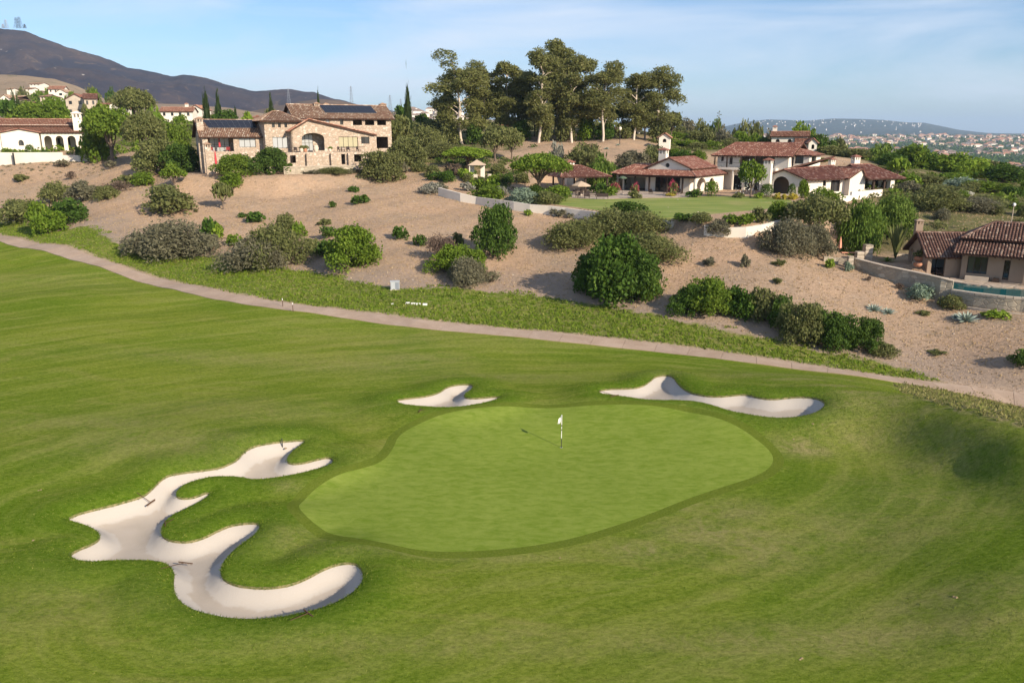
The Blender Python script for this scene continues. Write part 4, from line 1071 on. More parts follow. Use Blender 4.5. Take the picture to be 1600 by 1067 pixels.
stucco_grey = simple('stone_block_pale', (.50, .42, .33), .9, .1, .15, .8)
wood = simple('dark_wood', (.055, .035, .025), .7, .2, .2, 2)
frame_m = simple('window_frame', (.05, .032, .024), .6, .3, .1, 2)
shade_m = simple('roller_shade', (.42, .38, .24), .8, .2, .05, 2)
paving = m_stone('flagstone', (.48, .38, .30), (.42, .33, .26), (.55, .46, .37), .8)
roofbase = simple('roof_underlay', (.10, .055, .04), .95, .05, .2, 2)
iron = simple('dark_iron', (.03, .028, .026), .6, .4, .1, 2)
gm, gs = newmat('window_glass'); gr_ = gs.n('ObjectInfo').outputs['Random']
gs.out(gs.mix(gs.rng(gr_, .3, 1), (.012, .014, .016), (.07, .075, .075)), .06, .6); glass = gm
gm2, gs = newmat('curtained_glass'); gs.out((.42, .43, .42), .15, .5); glass_pale = gm2
gm3, gs = newmat('solar_panel'); _p = gs.n('TexCoord').outputs['Object']
gs.out(gs.mix(gs.noise(_p, 3, 2), (.012, .014, .022), (.020, .023, .034)), .25, .5); solar = gm3
alu = simple('aluminium', (.35, .36, .38), .4, .5, .05, 2, .6)

def onl(A, d, u, v=300):
    """point of the plan line A + t d that stands in column u"""
    r = raydir(u, v); M = np.array([[d[0], -r[0]], [d[1], -r[1]]]); t, k = np.linalg.solve(M, -np.array(A[:2]))
    return (A[0] + d[0] * t, A[1] + d[1] * t)
def yawd(deg): return (math.cos(R(deg)), math.sin(R(deg)))
def inn(deg): return (-math.sin(R(deg)), math.cos(R(deg)))
def mv(A, d, t): return (A[0] + d[0] * t, A[1] + d[1] * t)
def pt(u, Y, v=300): return (xu(u, v, Y), Y)
class House:
    def __init__(s, name, label, cat, org, zb, group=None):
        s.o = (org[0], org[1], zb); s.zb = zb; s.root = thing(name, label, cat, s.o, 0, group)
    def rel(s, p): return (p[0] - s.o[0], p[1] - s.o[1], p[2] - s.o[2])
    def part(s, name, V, F, mat, parent=None, **k): return obj(name, mesh_from(name, [s.rel(v) for v in V], F, mat, **k), parent or s.root)
    def box(s, name, A, d, L, D, z0, z1, mat, parent=None):
        """box from plan corner A, L along d and D to the left of d"""
        n = (-d[1], d[0]); q = [mv(A, d, 0), mv(A, d, L), mv(mv(A, d, L), n, D), mv(A, n, D)]
        V = [(x, y, z0) for x, y in q] + [(x, y, z1) for x, y in q]
        return s.part(name, V, [(0, 3, 2, 1), (4, 5, 6, 7), (0, 1, 5, 4), (1, 2, 6, 5), (2, 3, 7, 6), (3, 0, 4, 7)], mat, parent)
    def panel(s, A, B, outline, holes, mat, th=.32, name='wall'):
        A = np.array(A[:2]); B = np.array(B[:2]); L = np.hypot(*(B - A)); d = (B - A) / L; n = np.array([-d[1], d[0]])
        loops = [outline] + holes
        flat = [p for l in loops for p in l]
        tri = geometry.tessellate_polygon([[Vector((p[0], p[1], 0)) for p in l] for l in loops])
        nf = len(flat); V = [(*(A + d * p[0]), p[1]) for p in flat] + [(*(A + d * p[0] + n * th), p[1]) for p in flat]
        F = []
        for t in tri:
            a, b, c = [Vector(flat[i]) for i in t]
            if (b - a).cross(c - a) < 0: t = (t[0], t[2], t[1])
            F.append(tuple(t)); F.append(tuple(i + nf for i in reversed(t)))
        o = 0
        for l in loops:
            m = len(l)
            for i in range(m): j = (i + 1) % m; F.append((o + i, o + j, o + j + nf, o + i + nf))
            o += m
        w = s.part(name, V, F, mat); bm = __import__('bmesh').new(); bm.from_mesh(w.data); __import__('bmesh').ops.recalc_face_normals(bm, faces=bm.faces); bm.to_mesh(w.data); bm.free()
        return w
    def pick(s, A, B, u, v):
        d = np.array(B[:2]) - np.array(A[:2]); L = np.hypot(*d); d /= L; r = raydir(u, v)
        t, k = np.linalg.solve(np.array([[d[0], -r[0]], [d[1], -r[1]]]), -np.array(A[:2])); return t, HC + r[2] * k
    def window(s, A, B, s0, s1, z0, z1, nx, nz, pane_mat=None, inset=.16, name='window', arch=0):
        A = np.array(A[:2]); B = np.array(B[:2]); d = (B - A) / np.hypot(*(B - A)); n = np.array([-d[1], d[0]])
        def bx(mb, a, b, z_0, z_1, i0, i1):
            q = [A + d * a + n * i0, A + d * b + n * i0, A + d * b + n * i1, A + d * a + n * i1]
            V = [s.rel((*p, z_0)) for p in q] + [s.rel((*p, z_1)) for p in q]
            mb.add(V, [(0, 3, 2, 1), (4, 5, 6, 7), (0, 1, 5, 4), (1, 2, 6, 5), (2, 3, 7, 6), (3, 0, 4, 7)])
        mb = MB(); f = .07; w = s1 - s0; h = z1 - z0; g = .004
        bx(mb, s0 + g, s0 + f, z0 + g, z1 - g, inset, inset + .09); bx(mb, s1 - f, s1 - g, z0 + g, z1 - g, inset, inset + .09)
        bx(mb, s0 + f + g, s1 - f - g, z0 + g, z0 + f, inset, inset + .09); bx(mb, s0 + f + g, s1 - f - g, z1 - f, z1 - g, inset, inset + .09)
        for i in range(1, nx): c = s0 + w * i / nx; bx(mb, c - .04, c + .04, z0 + f, z1 - f, inset + .01, inset + .07)
        for i in range(1, nz): c = z0 + h * i / nz; bx(mb, s0 + f, s1 - f, c - .025, c + .025, inset + .02, inset + .06)
        fr = mb.build(name, frame_m, s.root)
        for i in range(nx):
            p = MB(); bx(p, s0 + w * i / nx + (.045 if i else f + g), s0 + w * (i + 1) / nx - (.045 if i < nx - 1 else f + g), z0 + f + g, z1 - f - g, inset + .035, inset + .045)
            p.build('pane', pane_mat or glass, fr)
        return fr
    def edge(s, A, B, z0, z1, mat, opens=(), apex=None, th=.32, top=None, skip=True):
        """wall from A to B; opens are picked on its face in picture pixels"""
        L = math.hypot(B[0] - A[0], B[1] - A[1]); a = th + .002 if skip else 0
        out = [(a, z0), (L, z0), (L, z1)]
        if top: out += top[::-1]
        elif apex: out += [(L / 2 if not isinstance(apex, tuple) else apex[0], apex if not isinstance(apex, tuple) else apex[1])]
        out.append((a, z1)); holes = []
        for o in opens:
            k, u0, v0, u1, v1 = o[:5]; um = (u0 + u1) / 2
            (s0, _), (s1, _) = s.pick(A, B, u0, v0), s.pick(A, B, u1, v0)
            zt, zb = s.pick(A, B, um, v0)[1], s.pick(A, B, um, v1)[1]
            s0, s1 = max(s0, a + .12), min(s1, L - .12); zb = max(zb, z0 + .03); zt = min(zt, (z1 if not apex else 99) - .08)
            if s1 - s0 < .15 or zt - zb < .15: continue
            if k in ('a', 'aw'):
                r = o[7] if len(o) > 7 else min((s1 - s0) / 2, (zt - zb) * .6); c = (s0 + s1) / 2
                h = [(s0, zb), (s1, zb)] + [(c + (s1 - s0) / 2 * math.cos(t), zt - r + r * math.sin(t)) for t in np.linspace(0, math.pi, 13)]
                holes.append(h)
                if k == 'aw': s.window(A, B, s0, s1, zb, zt, o[5], o[6], inset=.34)
            elif k == 'r':
                c = ((s0 + s1) / 2, (zt + zb) / 2); holes.append([(c[0] + (s1 - s0) / 2 * math.cos(t), c[1] + (zt - zb) / 2 * math.sin(t)) for t in np.linspace(0, 2 * math.pi, 14)[:-1]])
                s.window(A, B, s0, s1, zb, zt, 1, 1, inset=.34, name='round_window')
            else:
                holes.append([(s0, zb), (s1, zb), (s1, zt), (s0, zt)])
                if k == 'w': s.window(A, B, s0, s1, zb, zt, o[5], o[6], o[7] if len(o) > 7 else None)
                if k == 'd': s.window(A, B, s0, s1, zb, zt, o[5], o[6], o[7] if len(o) > 7 else None, name='door')
        return s.panel(A, B, out, holes, mat, th)
    def vol(s, pts, z0, z1, mat, E={}):
        n = len(pts)
        for i in range(n):
            e = E.get(i, {}); 
            if e is None: continue
            s.edge(pts[i], pts[(i + 1) % n], z0, e.get('z1', z1), mat, e.get('open', ()), e.get('apex'), top=e.get('top'))
        # a real floor and ceiling so that rooms stay dark
        V = [(*p, z1 - .06) for p in pts]; s.part('ceiling', V, [tuple(range(n))], roofbase)
    def roof(s, pts, mat, pitch=.32, tl=.46, caps=(), rafters=True):
        P_ = [np.array(p, float) for p in pts]; e = P_[1] - P_[0]; Le = np.linalg.norm(e); e /= Le
        nn = np.cross(e, P_[2] - P_[0]); nn /= np.linalg.norm(nn)
        if nn[2] < 0: nn = -nn
        t = np.cross(nn, e); 
        if t[2] < 0: t = -t
        for i in range(3, len(P_)):      # keep the polygon flat
            P_[i][2] -= np.dot(P_[i] - P_[0], nn) / nn[2]
        n = len(P_); V = [tuple(p) for p in P_] + [tuple(p - nn * .16) for p in P_]
        F = [tuple(range(n)), tuple(range(2 * n - 1, n - 1, -1))] + [(i, i + n, (i + 1) % n + n, (i + 1) % n) for i in range(n)]
        rf = s.part('roof', V, F, roofbase)
        q = np.array([[np.dot(p - P_[0], e), np.dot(p - P_[0], t)] for p in P_])
        ss_ = np.arange(q[:, 0].min() + pitch / 2, q[:, 0].max(), pitch); tt_ = np.arange(-.06, q[:, 1].max(), tl * .86)
        S_, T_ = np.meshgrid(ss_, tt_); S_, T_ = S_.ravel(), T_.ravel()
        m = seg_sdf(S_, T_ + tl * .45, q) < .04; S_, T_ = S_[m], T_[m]; k = len(S_)
        S_ = S_ + RNG.normal(size=k) * .012; w = pitch * .40; h = pitch * .34
        O = P_[0] + S_[:, None] * e + T_[:, None] * t
        prof = [(-1, 0), (-.62, .8), (0, 1.05), (.62, .8), (1, 0)]
        V = []; 
        for end, (dt, lift, sc) in enumerate([(0, .05, 1.0), (tl, .008, .86)]):
            for a, b in prof: V.append(O + e * (a * w * sc) + nn * (b * h * sc + lift) + t * dt)
        V = np.stack(V, 1).reshape(-1, 3); base = np.arange(k)[:, None] * 10
        F = np.concatenate([base + np.array([[j, j + 1, j + 6, j + 5]]) for j in range(4)] ); 
        extra = []
        if len(V):
            W_ = V - np.array(s.o); tm = obj('roof_tiles', mesh_from('roof_tiles', W_, F.astype(np.int32), mat), rf); tag(tm, kind='stuff')
        for a, b in caps:
            A_, B_ = np.array(pts[a], float), np.array(pts[b], float); A_[2], B_[2] = P_[a][2], P_[b][2]
            s.cap(A_, B_, mat, rf)
        if rafters and Le > 1.5:
            mb = MB(); 
            for c in np.arange(.4, Le - .2, .75):
                o = P_[0] + e * c - nn * .16; q1 = [o - e * .06 + t * .02, o + e * .06 + t * .02, o + e * .06 + t * .8, o - e * .06 + t * .8]
                mb.add([s.rel(p - nn * .002) for p in q1] + [s.rel(p - nn * .13) for p in q1], [(0, 3, 2, 1), (4, 5, 6, 7), (0, 1, 5, 4), (1, 2, 6, 5), (2, 3, 7, 6), (3, 0, 4, 7)])
            tag(mb.build('rafter_tails', wood, rf), kind='stuff')
        return rf
    def cap(s, A_, B_, mat, parent):
        L = np.linalg.norm(B_ - A_); d = (B_ - A_) / L; sd_ = np.cross(d, [0, 0, 1]); sd_ /= np.linalg.norm(sd_); up = np.cross(sd_, d); mb = MB()
        for c in np.arange(0, L - .05, .4):
            V = []
            for dt, sc in ((0, 1), (.44, .85)):
                for a, b in ((-.16, -.02), (-.1, .13), (.1, .13), (.16, -.02)): V.append(s.rel(A_ + d * min(c + dt, L) + sd_ * a * sc + up * (b * sc + .03)))
            mb.add(V, [(0, 1, 5, 4), (1, 2, 6, 5), (2, 3, 7, 6)])
        tag(mb.build('ridge_tiles', mat, parent), kind='stuff')
    def gable(s, A, B, D, z1, za, mat, oh=.6, front=.5, both=True, R_=True, L_=True, at=.5):
        """gabled roof over a block: A, B its front corners, D its depth; the ridge runs into the depth"""
        d = np.array([B[0] - A[0], B[1] - A[1]]); Lw = np.hypot(*d); d /= Lw; n = np.array([-d[1], d[0]])
        M = np.array(A[:2]) + d * Lw * at; f = -n * front; bk = n * (D + front * .5)
        def z_at(x): return za + (z1 - za) * abs(x) 
        rt = [(*(M + f), za), (*(M + bk), za)]
        out = []
        if R_:
            hw = Lw * (1 - at); zE = za - (za - z1) * (hw + oh) / hw; E = np.array(B[:2]) + d * oh
            out.append(s.roof([(*(E + f), zE), (*(E + bk), zE), rt[1], rt[0]], mat, caps=[(3, 2)], rafters=False))
        if L_:
            hw = Lw * at; zE = za - (za - z1) * (hw + oh) / hw; E = np.array(A[:2]) - d * oh
            out.append(s.roof([(*(E + bk), zE), (*(E + f), zE), rt[0], rt[1]], mat, rafters=False))
        return out
    def hip(s, A, B, D, z1, zr, mat, oh=.7, l=True, r=True, inl=None, inr=None, rafters=True):
        """ridge parallel to the front; l / r: hipped ends (else gable ends)"""
        d = np.array([B[0] - A[0], B[1] - A[1]]); Lw = np.hypot(*d); d /= Lw; n = np.array([-d[1], d[0]])
        sl = (zr - z1) / (D / 2); ze = z1 - sl * oh; A = np.array(A[:2]); B = np.array(B[:2])
        c0 = A - d * oh - n * oh; c1 = B + d * oh - n * oh; c2 = B + d * oh + n * (D + oh); c3 = A - d * oh + n * (D + oh)
        il = (inl if inl is not None else D / 2 + oh) if l else 0; ir = (inr if inr is not None else D / 2 + oh) if r else 0
        m0 = c0 + n * (D / 2 + oh) + d * il; m1 = c1 + n * (D / 2 + oh) - d * ir
        q = lambda p, z: (p[0], p[1], z)
        s.roof([q(c0, ze), q(c1, ze), q(m1, zr), q(m0, zr)], mat, caps=[(3, 2)] + ([(0, 3)] if l else []) + ([(1, 2)] if r else []), rafters=rafters)
        s.roof([q(c2, ze), q(c3, ze), q(m0, zr), q(m1, zr)], mat, rafters=False)
        if l: s.roof([q(c3, ze), q(c0, ze), q(m0, zr)], mat, rafters=False)
        if r: s.roof([q(c1, ze), q(c2, ze), q(m1, zr)], mat, rafters=False)
        return m0, m1
    def chimney(s, c, w, z0, z1, mat, capm, yaw=0, dep=None):
        d = yawd(yaw); n = inn(yaw); dep = dep or w * .8; zc = z1 - w * .75
        A = mv(mv(c, d, -w / 2), n, -dep / 2)
        b = s.box('chimney', A, d, w, dep, z0, zc, mat)
        mb = MB()
        for i, j in ((0, 0), (1, 0), (0, 1), (1, 1), (.5, 0), (.5, 1)):
            pw = w * .2; p = mv(mv(A, d, i * (w - pw)), n, j * (dep - pw)); q = [p, mv(p, d, pw), mv(mv(p, d, pw), n, pw), mv(p, n, pw)]
            mb.add([s.rel((*k, zc + .003)) for k in q] + [s.rel((*k, z1 - w * .32)) for k in q], [(0, 1, 5, 4), (1, 2, 6, 5), (2, 3, 7, 6), (3, 0, 4, 7), (4, 5, 6, 7)])
        mb.build('vent', mat, b)['kind'] = 'stuff'
        s.box('flue', mv(mv(A, d, w * .3), n, dep * .3), d, w * .4, dep * .4, zc + .004, z1 - w * .34, iron, b)
        A2 = mv(mv(A, d, -w * .12), n, -w * .12); W2 = w * 1.24; D2 = dep + w * .24; za = z1 - w * .315
        q = [A2, mv(A2, d, W2), mv(mv(A2, d, W2), n, D2), mv(A2, n, D2)]; V = [(*k, za) for k in q] + [(*k, za + w * .08) for k in q] + [(*c, z1 + .05)]
        s.part('cap', V, [(0, 3, 2, 1), (0, 1, 5, 4), (1, 2, 6, 5), (2, 3, 7, 6), (3, 0, 4, 7), (4, 5, 8), (5, 6, 8), (6, 7, 8), (7, 4, 8)], capm, b)
    def chim_px(s, u0, v0, u1, Y, z0, mat, capm, yaw=0):
        c = pt((u0 + u1) / 2, Y, v0 + 8); s.chimney(c, (u1 - u0) * Y / FPX * .86, z0, zy(v0, Y), mat, capm, yaw)
    def solar(s, poly, nx, ny, u):
        """poly: 4 points (lower left, lower right, upper right, upper left) on a roof slope"""
        a, b, c, d = [np.array(p, float) for p in poly]
        nn = np.cross(b - a, d - a); nn /= np.linalg.norm(nn); nn = nn if nn[2] > 0 else -nn
        arr = obj('solar_array', MB().add([s.rel(p + nn * .16) for p in (a, b, c, d)] + [s.rel(p + nn * .20) for p in (a, b, c, d)], [(0, 1, 5, 4), (1, 2, 6, 5), (2, 3, 7, 6), (3, 0, 4, 7), (0, 3, 2, 1), (4, 5, 6, 7)]).mesh('solar_array', alu), s.root)
        f = lambda x, y: (a * (1 - x) + b * x) * (1 - y) + (d * (1 - x) + c * x) * y
        for i in range(nx):
            for j in range(ny):
                x0, x1, y0, y1 = (i + .02) / nx, (i + .98) / nx, (j + .015) / ny, (j + .985) / ny; q = [f(x0, y0), f(x1, y0), f(x1, y1), f(x0, y1)]
                obj('solar_panel', MB().add([s.rel(p + nn * .203) for p in q] + [s.rel(p + nn * .235) for p in q], [(0, 1, 5, 4), (1, 2, 6, 5), (2, 3, 7, 6), (3, 0, 4, 7), (4, 5, 6, 7)]).mesh('solar_panel', solar), arr)
    def post(s, p, w, z0, z1, mat, name='post', d=(1, 0)): return s.box(name, mv(mv(p, d, -w / 2), (-d[1], d[0]), -w / 2), d, w, w, z0, z1, mat)
    def rail(s, A, B, z, h=1.0, name='railing'):
        L = math.hypot(B[0] - A[0], B[1] - A[1]); d = ((B[0] - A[0]) / L, (B[1] - A[1]) / L); mb = MB()
        mb.tube([s.rel((*A, z + h)), s.rel((*B, z + h))], [.035, .035], 5); mb.tube([s.rel((*A, z + .08)), s.rel((*B, z + .08))], [.02, .02], 4)
        for c in np.arange(0, L, .16): p = mv(A, d, c); mb.tube([s.rel((*p, z)), s.rel((*p, z + h))], [.012, .012], 3)
        mb.build(name, iron, s.root)

# ---- the white house above the lawn
YF = -36; dF, nF = yawd(YF), inn(YF); ZL = 8.0
h = House('white_house', 'large white stucco house with red tiled roofs above the green lawn', 'house', pt(1120, 160), ZL)
Gr = pt(1077, 152); Gl = onl(Gr, dF, 1011); Gw = math.hypot(Gr[0] - Gl[0], Gr[1] - Gl[1])
Ll = onl(Gr, dF, 962)
h.vol([Gl, Gr, mv(Gr, nF, 11.5), mv(Gl, nF, 11.5)], ZL, 12.6, stucco, {0: dict(apex=14.35, open=[('d',1024,277,1063,303,5,2), ('r',1039.5,255,1046.5,262,1,1)]), 2: dict(apex=14.35), 1: dict(open=[('w',1084,278,1089,300,1,2)])})
h.gable(Gl, Gr, 11.5, 12.6, 14.35, tile_red, oh=.6, front=.35)
h.vol([Ll, mv(Gl, dF, -.01), mv(mv(Gl, dF, -.01), nF, 6), mv(Ll, nF, 6)], ZL, 11.6, stucco, {0: dict(open=[('o',975,277,1009,303), ('w',966,279,973,300,1,2)]), 1: None})
h.hip(Ll, mv(Gl, dF, -.3), 6, 11.6, 13.0, tile_red, oh=.9, r=False, rafters=False)
# porch in front and round the corner
Pr = pt(1087, 148.6); Pl = onl(Pr, dF, 962); zE, zT = 11.15, 12.35
Pi = mv(Pl, nF, 3.3); PrI = mv(mv(Pr, nF, 3.2), dF, -2.9); Pb = mv(Pr, nF, 15.5)
h.roof([(*Pl, zE), (*Pr, zE), (*PrI, zT), (*mv(mv(Pl, nF, 3.3), dF, 1.5), zT)], tile_red, caps=[(1, 2)])
h.roof([(*Pr, zE), (*Pb, zE), (*mv(Pb, dF, -2.9), zT), (*PrI, zT)], tile_red)
for u in (965, 990, 1012, 1040, 1064): h.post(mv(onl(Pr, dF, u), nF, .5), .26, ZL, zE - .1, wood, d=dF)
h.box('beam', mv(mv(Pl, nF, .35), dF, .3), dF, math.hypot(Pr[0] - Pl[0], Pr[1] - Pl[1]) - .8, .3, zE - .38, zE - .12, wood)
ca = mv(mv(Pr, dF, -.5), nF, .5)
h.edge(ca, mv(ca, nF, 14), ZL, zE - .05, stucco, [('a',1089,278,1104,304,1,1), ('a',1108,278,1117,303,1,1), ('o',1131,277,1138,303)])
# upper floor
Uc = pt(1228, 155); Ul = onl(Uc, dF, 1118); ub = 10.5
Urb, Ulb = mv(Uc, nF, ub), mv(Ul, nF, ub)
h.vol([Ul, Uc, Urb, Ulb], ZL, 14.95, stucco, {0: dict(open=[('o',1157,244,1211,263), ('w',1127,245,1131,252,1,1), ('w',1140,246,1145,257,1,2), ('o',1143,274,1160,305), ('o',1164,274,1187,305)]), 1: dict(apex=17.0, open=[])})
m0, m1 = h.hip(Ul, Uc, ub, 14.95, 17.0, tile_red, oh=1.0, r=False, inl=2.6)
bA = mv(mv(Ul, nF, -1.6), dF, -.3); bL = 8.6
h.box('balcony', bA, dF, bL + 4, 1.59, 11.9, 12.35, stucco)
h.rail(mv(bA, nF, .08), mv(mv(bA, nF, .08), dF, bL + 3.9), 12.35, .95)
for q in (0.3, 2.8, 5.6, 8.4): h.post(mv(mv(bA, dF, q), nF, .25), .2, 12.35, 14.5, wood, d=dF)
for q in (0.3, 4.2, 8.4, 12.0): h.post(mv(mv(bA, dF, q), nF, .25), .3, ZL, 11.9, stucco, d=dF)
# small block at the corner of the upper floor
Ta = mv(mv(Uc, dF, .02), nF, 2.0); Tc = onl(Ta, dF, 1260); Tb = mv(Tc, nF, 7.5)
h.vol([Ta, Tc, Tb, mv(Ta, nF, 7.5)], ZL, 14.9, stucco, {0: dict(open=[('w',1243,244,1256,256,2,2)]), 1: dict(open=[('w',1268.5,244,1276,255.5,2,1)]), 3: None})
h.roof([(*mv(mv(Ta, dF, 0), nF, -.6), 14.75), (*mv(mv(Tc, dF, .6), nF, -.6), 14.75), (*mv(mv(Ta, dF, .1), nF, 3.0), 15.9)], tile_red, rafters=False)
h.roof([(*mv(mv(Tc, dF, .6), nF, -.6), 14.75), (*mv(mv(Tb, dF, .6), nF, .6), 14.75), (*mv(mv(Ta, dF, .1), nF, 5.5), 15.9), (*mv(mv(Ta, dF, .1), nF, 3.0), 15.9)], tile_red, rafters=False)
# right wing: arch gable and long lit wall
Wc = pt(1256, 143); Wl = onl(Wc, dF, 1190); dR, nR = yawd(20), inn(20)
We = onl(Wc, dR, 1325); Wb = mv(We, nR, 8); zW = 11.2; zA = 12.55
h.vol([Wl, Wc, We, Wb, mv(Wl, nF, 11)], 7.4, zW, stucco, {0: dict(apex=zA, open=[('a',1209,276,1234,303,1,1)]), 1: dict(open=[('w',1286.5,280,1291.5,291,1,2), ('d',1299,280,1313.5,299.5,4,4)]), 3: None})
wm = ((Wl[0] + Wc[0]) / 2, (Wl[1] + Wc[1]) / 2)
ap = mv(wm, nF, -.4); rE = mv(mv(We, nR, 4.5), dR, .3)
e0 = mv(mv(Wc, nR, -.7), dF, .1); e0 = mv(e0, nF, -.4); e1 = mv(mv(We, nR, -.7), dR, .0)
h.roof([(*e0, zW - .25), (*e1, zW - .25), (*rE, 13.1), (*ap, 13)], tile_red, caps=[(3, 2)])
h.roof([(*mv(mv(Wl, dF, -.6), nF, 11), zW - .25), (*mv(mv(Wl, dF, -.6), nF, -.4), zW - .25), (*ap, zA + .05), (*rE, 13)], tile_red, rafters=False)
# reveal barrel inside the arch and a dark back wall
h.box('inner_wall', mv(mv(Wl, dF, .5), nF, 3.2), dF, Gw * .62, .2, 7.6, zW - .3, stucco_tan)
# gabled bay and far porch
Ga = mv(onl(mv(Wc, nR, -1.2), dR, 1326), nR, 0); Gb = onl(Ga, dR, 1350); gl = math.hypot(Gb[0] - Ga[0], Gb[1] - Ga[1])
h.vol([Ga, Gb, mv(Gb, nR, 6), mv(Ga, nR, 6)], 7.4, 11.3, stucco, {0: dict(apex=(gl * .72, 12.75)), 2: dict(apex=(gl * .28, 12.75))})
h.gable(Ga, Gb, 6, 11.3, 12.75, tile_red, oh=.45, front=.3, at=.72)
Va = mv(Gb, nR, 1.0); Vb = onl(Va, dR, 1391); Vp = mv(Va, nR, -2.3)
h.vol([mv(Va, dR, .02), Vb, mv(Vb, nR, 7), mv(Va, nR, 7)], 7.6, 11.2, stucco, {0: dict(open=[('d',1351,280,1357,296,2,3), ('w',1366,279,1374,293,2,2)]), 3: None})
h.hip(mv(Gb, nR, -.9), mv(mv(Vb, nR, -1.9), dR, .2), 8.8, 11.2, 13.3, tile_red, oh=.6, l=False, inr=4)
for u in (1363.5, 1380): h.post(onl(mv(Gb, nR, -.6), dR, u), .35, 7.6, 11.0, wood, d=dR)
h.post(onl(mv(Gb, nR, -.6), dR, 1390), .9, 7.6, 11.0, stucco, name='pillar', d=dR)
h.box('planter', onl(mv(Gb, nR, -1.8), dR, 1358), dR, 2.6, .5, 8.2, 8.9, wood)
h.chim_px(1030, 231, 1044, 158, 12.5, stucco, tile_red, YF); h.chim_px(1194, 247, 1207.5, 146, ZL, stucco, tile_red, YF)
h.chim_px(1295, 247, 1304.5, 156, 12, stucco, tile_red, 20); h.chim_px(1331, 242, 1343, 152.5, 11, stucco, tile_red, 20)

# pavilion
h = House('open_pavilion', 'open red tiled pavilion on posts left of the white house', 'pavilion', pt(915, 156), ZL)
A = pt(878, 151); dP, nP = yawd(16), inn(16); B = onl(A, dP, 950)
h.hip(A, B, 6.5, 11.2, 12.9, tile_red, oh=.5, inr=5, inl=2)
for u in (881, 915, 949):
    p = onl(A, dP, u); h.post(mv(p, nP, .2), .28, ZL, 10.95, wood, d=dP); h.post(mv(p, nP, 6.2), .28, ZL, 10.95, wood, d=dP)
h.box('beam', mv(A, nP, .05), dP, math.hypot(B[0] - A[0], B[1] - A[1]), .25, 10.75, 11.0, wood)
h.chim_px(883, 250, 897, 161, ZL, stucco, tile_red, 16); h.box('bar_counter', mv(A, nP, 5.0), dP, 5.5, .8, ZL, 9.1, stucco_grey)

# ---- stone house
YS = 28; dS, nS = yawd(YS), inn(YS); ZS = 11.4; ZT = 15.4
h = House('stone_house', 'wide stone villa with solar panels and tan tiled roofs on the left ridge', 'house', pt(440, 165), ZS)
A = pt(316, 152, 220); B = onl(A, dS, 410, 220); zE = 18.5
wD = 9.0
h.vol([A, B, mv(B, nS, wD), mv(A, nS, wD)], ZS, zE, stone, {0: dict(open=[('o',324,214,364,237), ('w',373,216,399,230.5,3,1,glass_pale), ('w',375,246,390,256,2,1)]), 3: dict(apex=21.3), 1: dict(apex=21.3)})
h.window(mv(A, nS, 2.6), mv(B, nS, 2.6), 1.6, 5.2, ZT, 18.1, 4, 2, glass_pale, name='door')
h.box('inner_wall', mv(A, nS, 2.85), dS, 8.5, .2, ZT, 18.4, stone)
h.box('terrace_floor', mv(mv(A, dS, .4), nS, .33), dS, 11, 2.4, ZT - .3, ZT, stucco_grey)
h.rail(mv(mv(A, dS, .8), nS, .2), mv(mv(A, dS, 6.4), nS, .2), ZT, .9)
h.hip(A, B, wD, zE, 21.3, tile_tan, oh=.6, l=False, r=False)
def on_slope(A, d, n, zE, zr, D, s_, q): p = mv(mv(A, d, s_), n, D / 2 * q); return (*p, zE + (zr - zE) * q)
Lw = math.hypot(B[0] - A[0], B[1] - A[1])
h.solar([on_slope(A, dS, nS, zE, 21.3, wD, 1.6, .42), on_slope(A, dS, nS, zE, 21.3, wD, Lw - .5, .42), on_slope(A, dS, nS, zE, 21.3, wD, Lw - .5, .95), on_slope(A, dS, nS, zE, 21.3, wD, .9, .95)], 9, 2, 0)
h.chim_px(306, 183, 317, 153.5, ZS, stone, tile_tan, YS)
h.chim_px(319, 223, 329.5, 148, ZS, stone, tile_tan, YS)
# tower
Ta = mv(onl(A, dS, 413, 200), nS, -2.4); Ta = onl(Ta, dS, 413, 200); Tb = onl(Ta, dS, 466, 200)
zt = zy(186.5, Ta[1] + 2)
tw = math.hypot(Tb[0] - Ta[0], Tb[1] - Ta[1])
h.vol([Ta, Tb, mv(Tb, nS, 7.5), mv(Ta, nS, 7.5)], ZS, zt, stone, {0: dict(open=[('w',424.5,192.5,429,199.5,1,1), ('w',434,192.5,438.5,199.5,1,1), ('w',444,192.5,448.5,199.5,1,1), ('d',425.5,214.5,449,232,3,1,glass_pale)])})
h.hip(Ta, Tb, 7.5, zt, zt + 1.5, tile_tan, oh=.9, inl=3.4, inr=3.4)
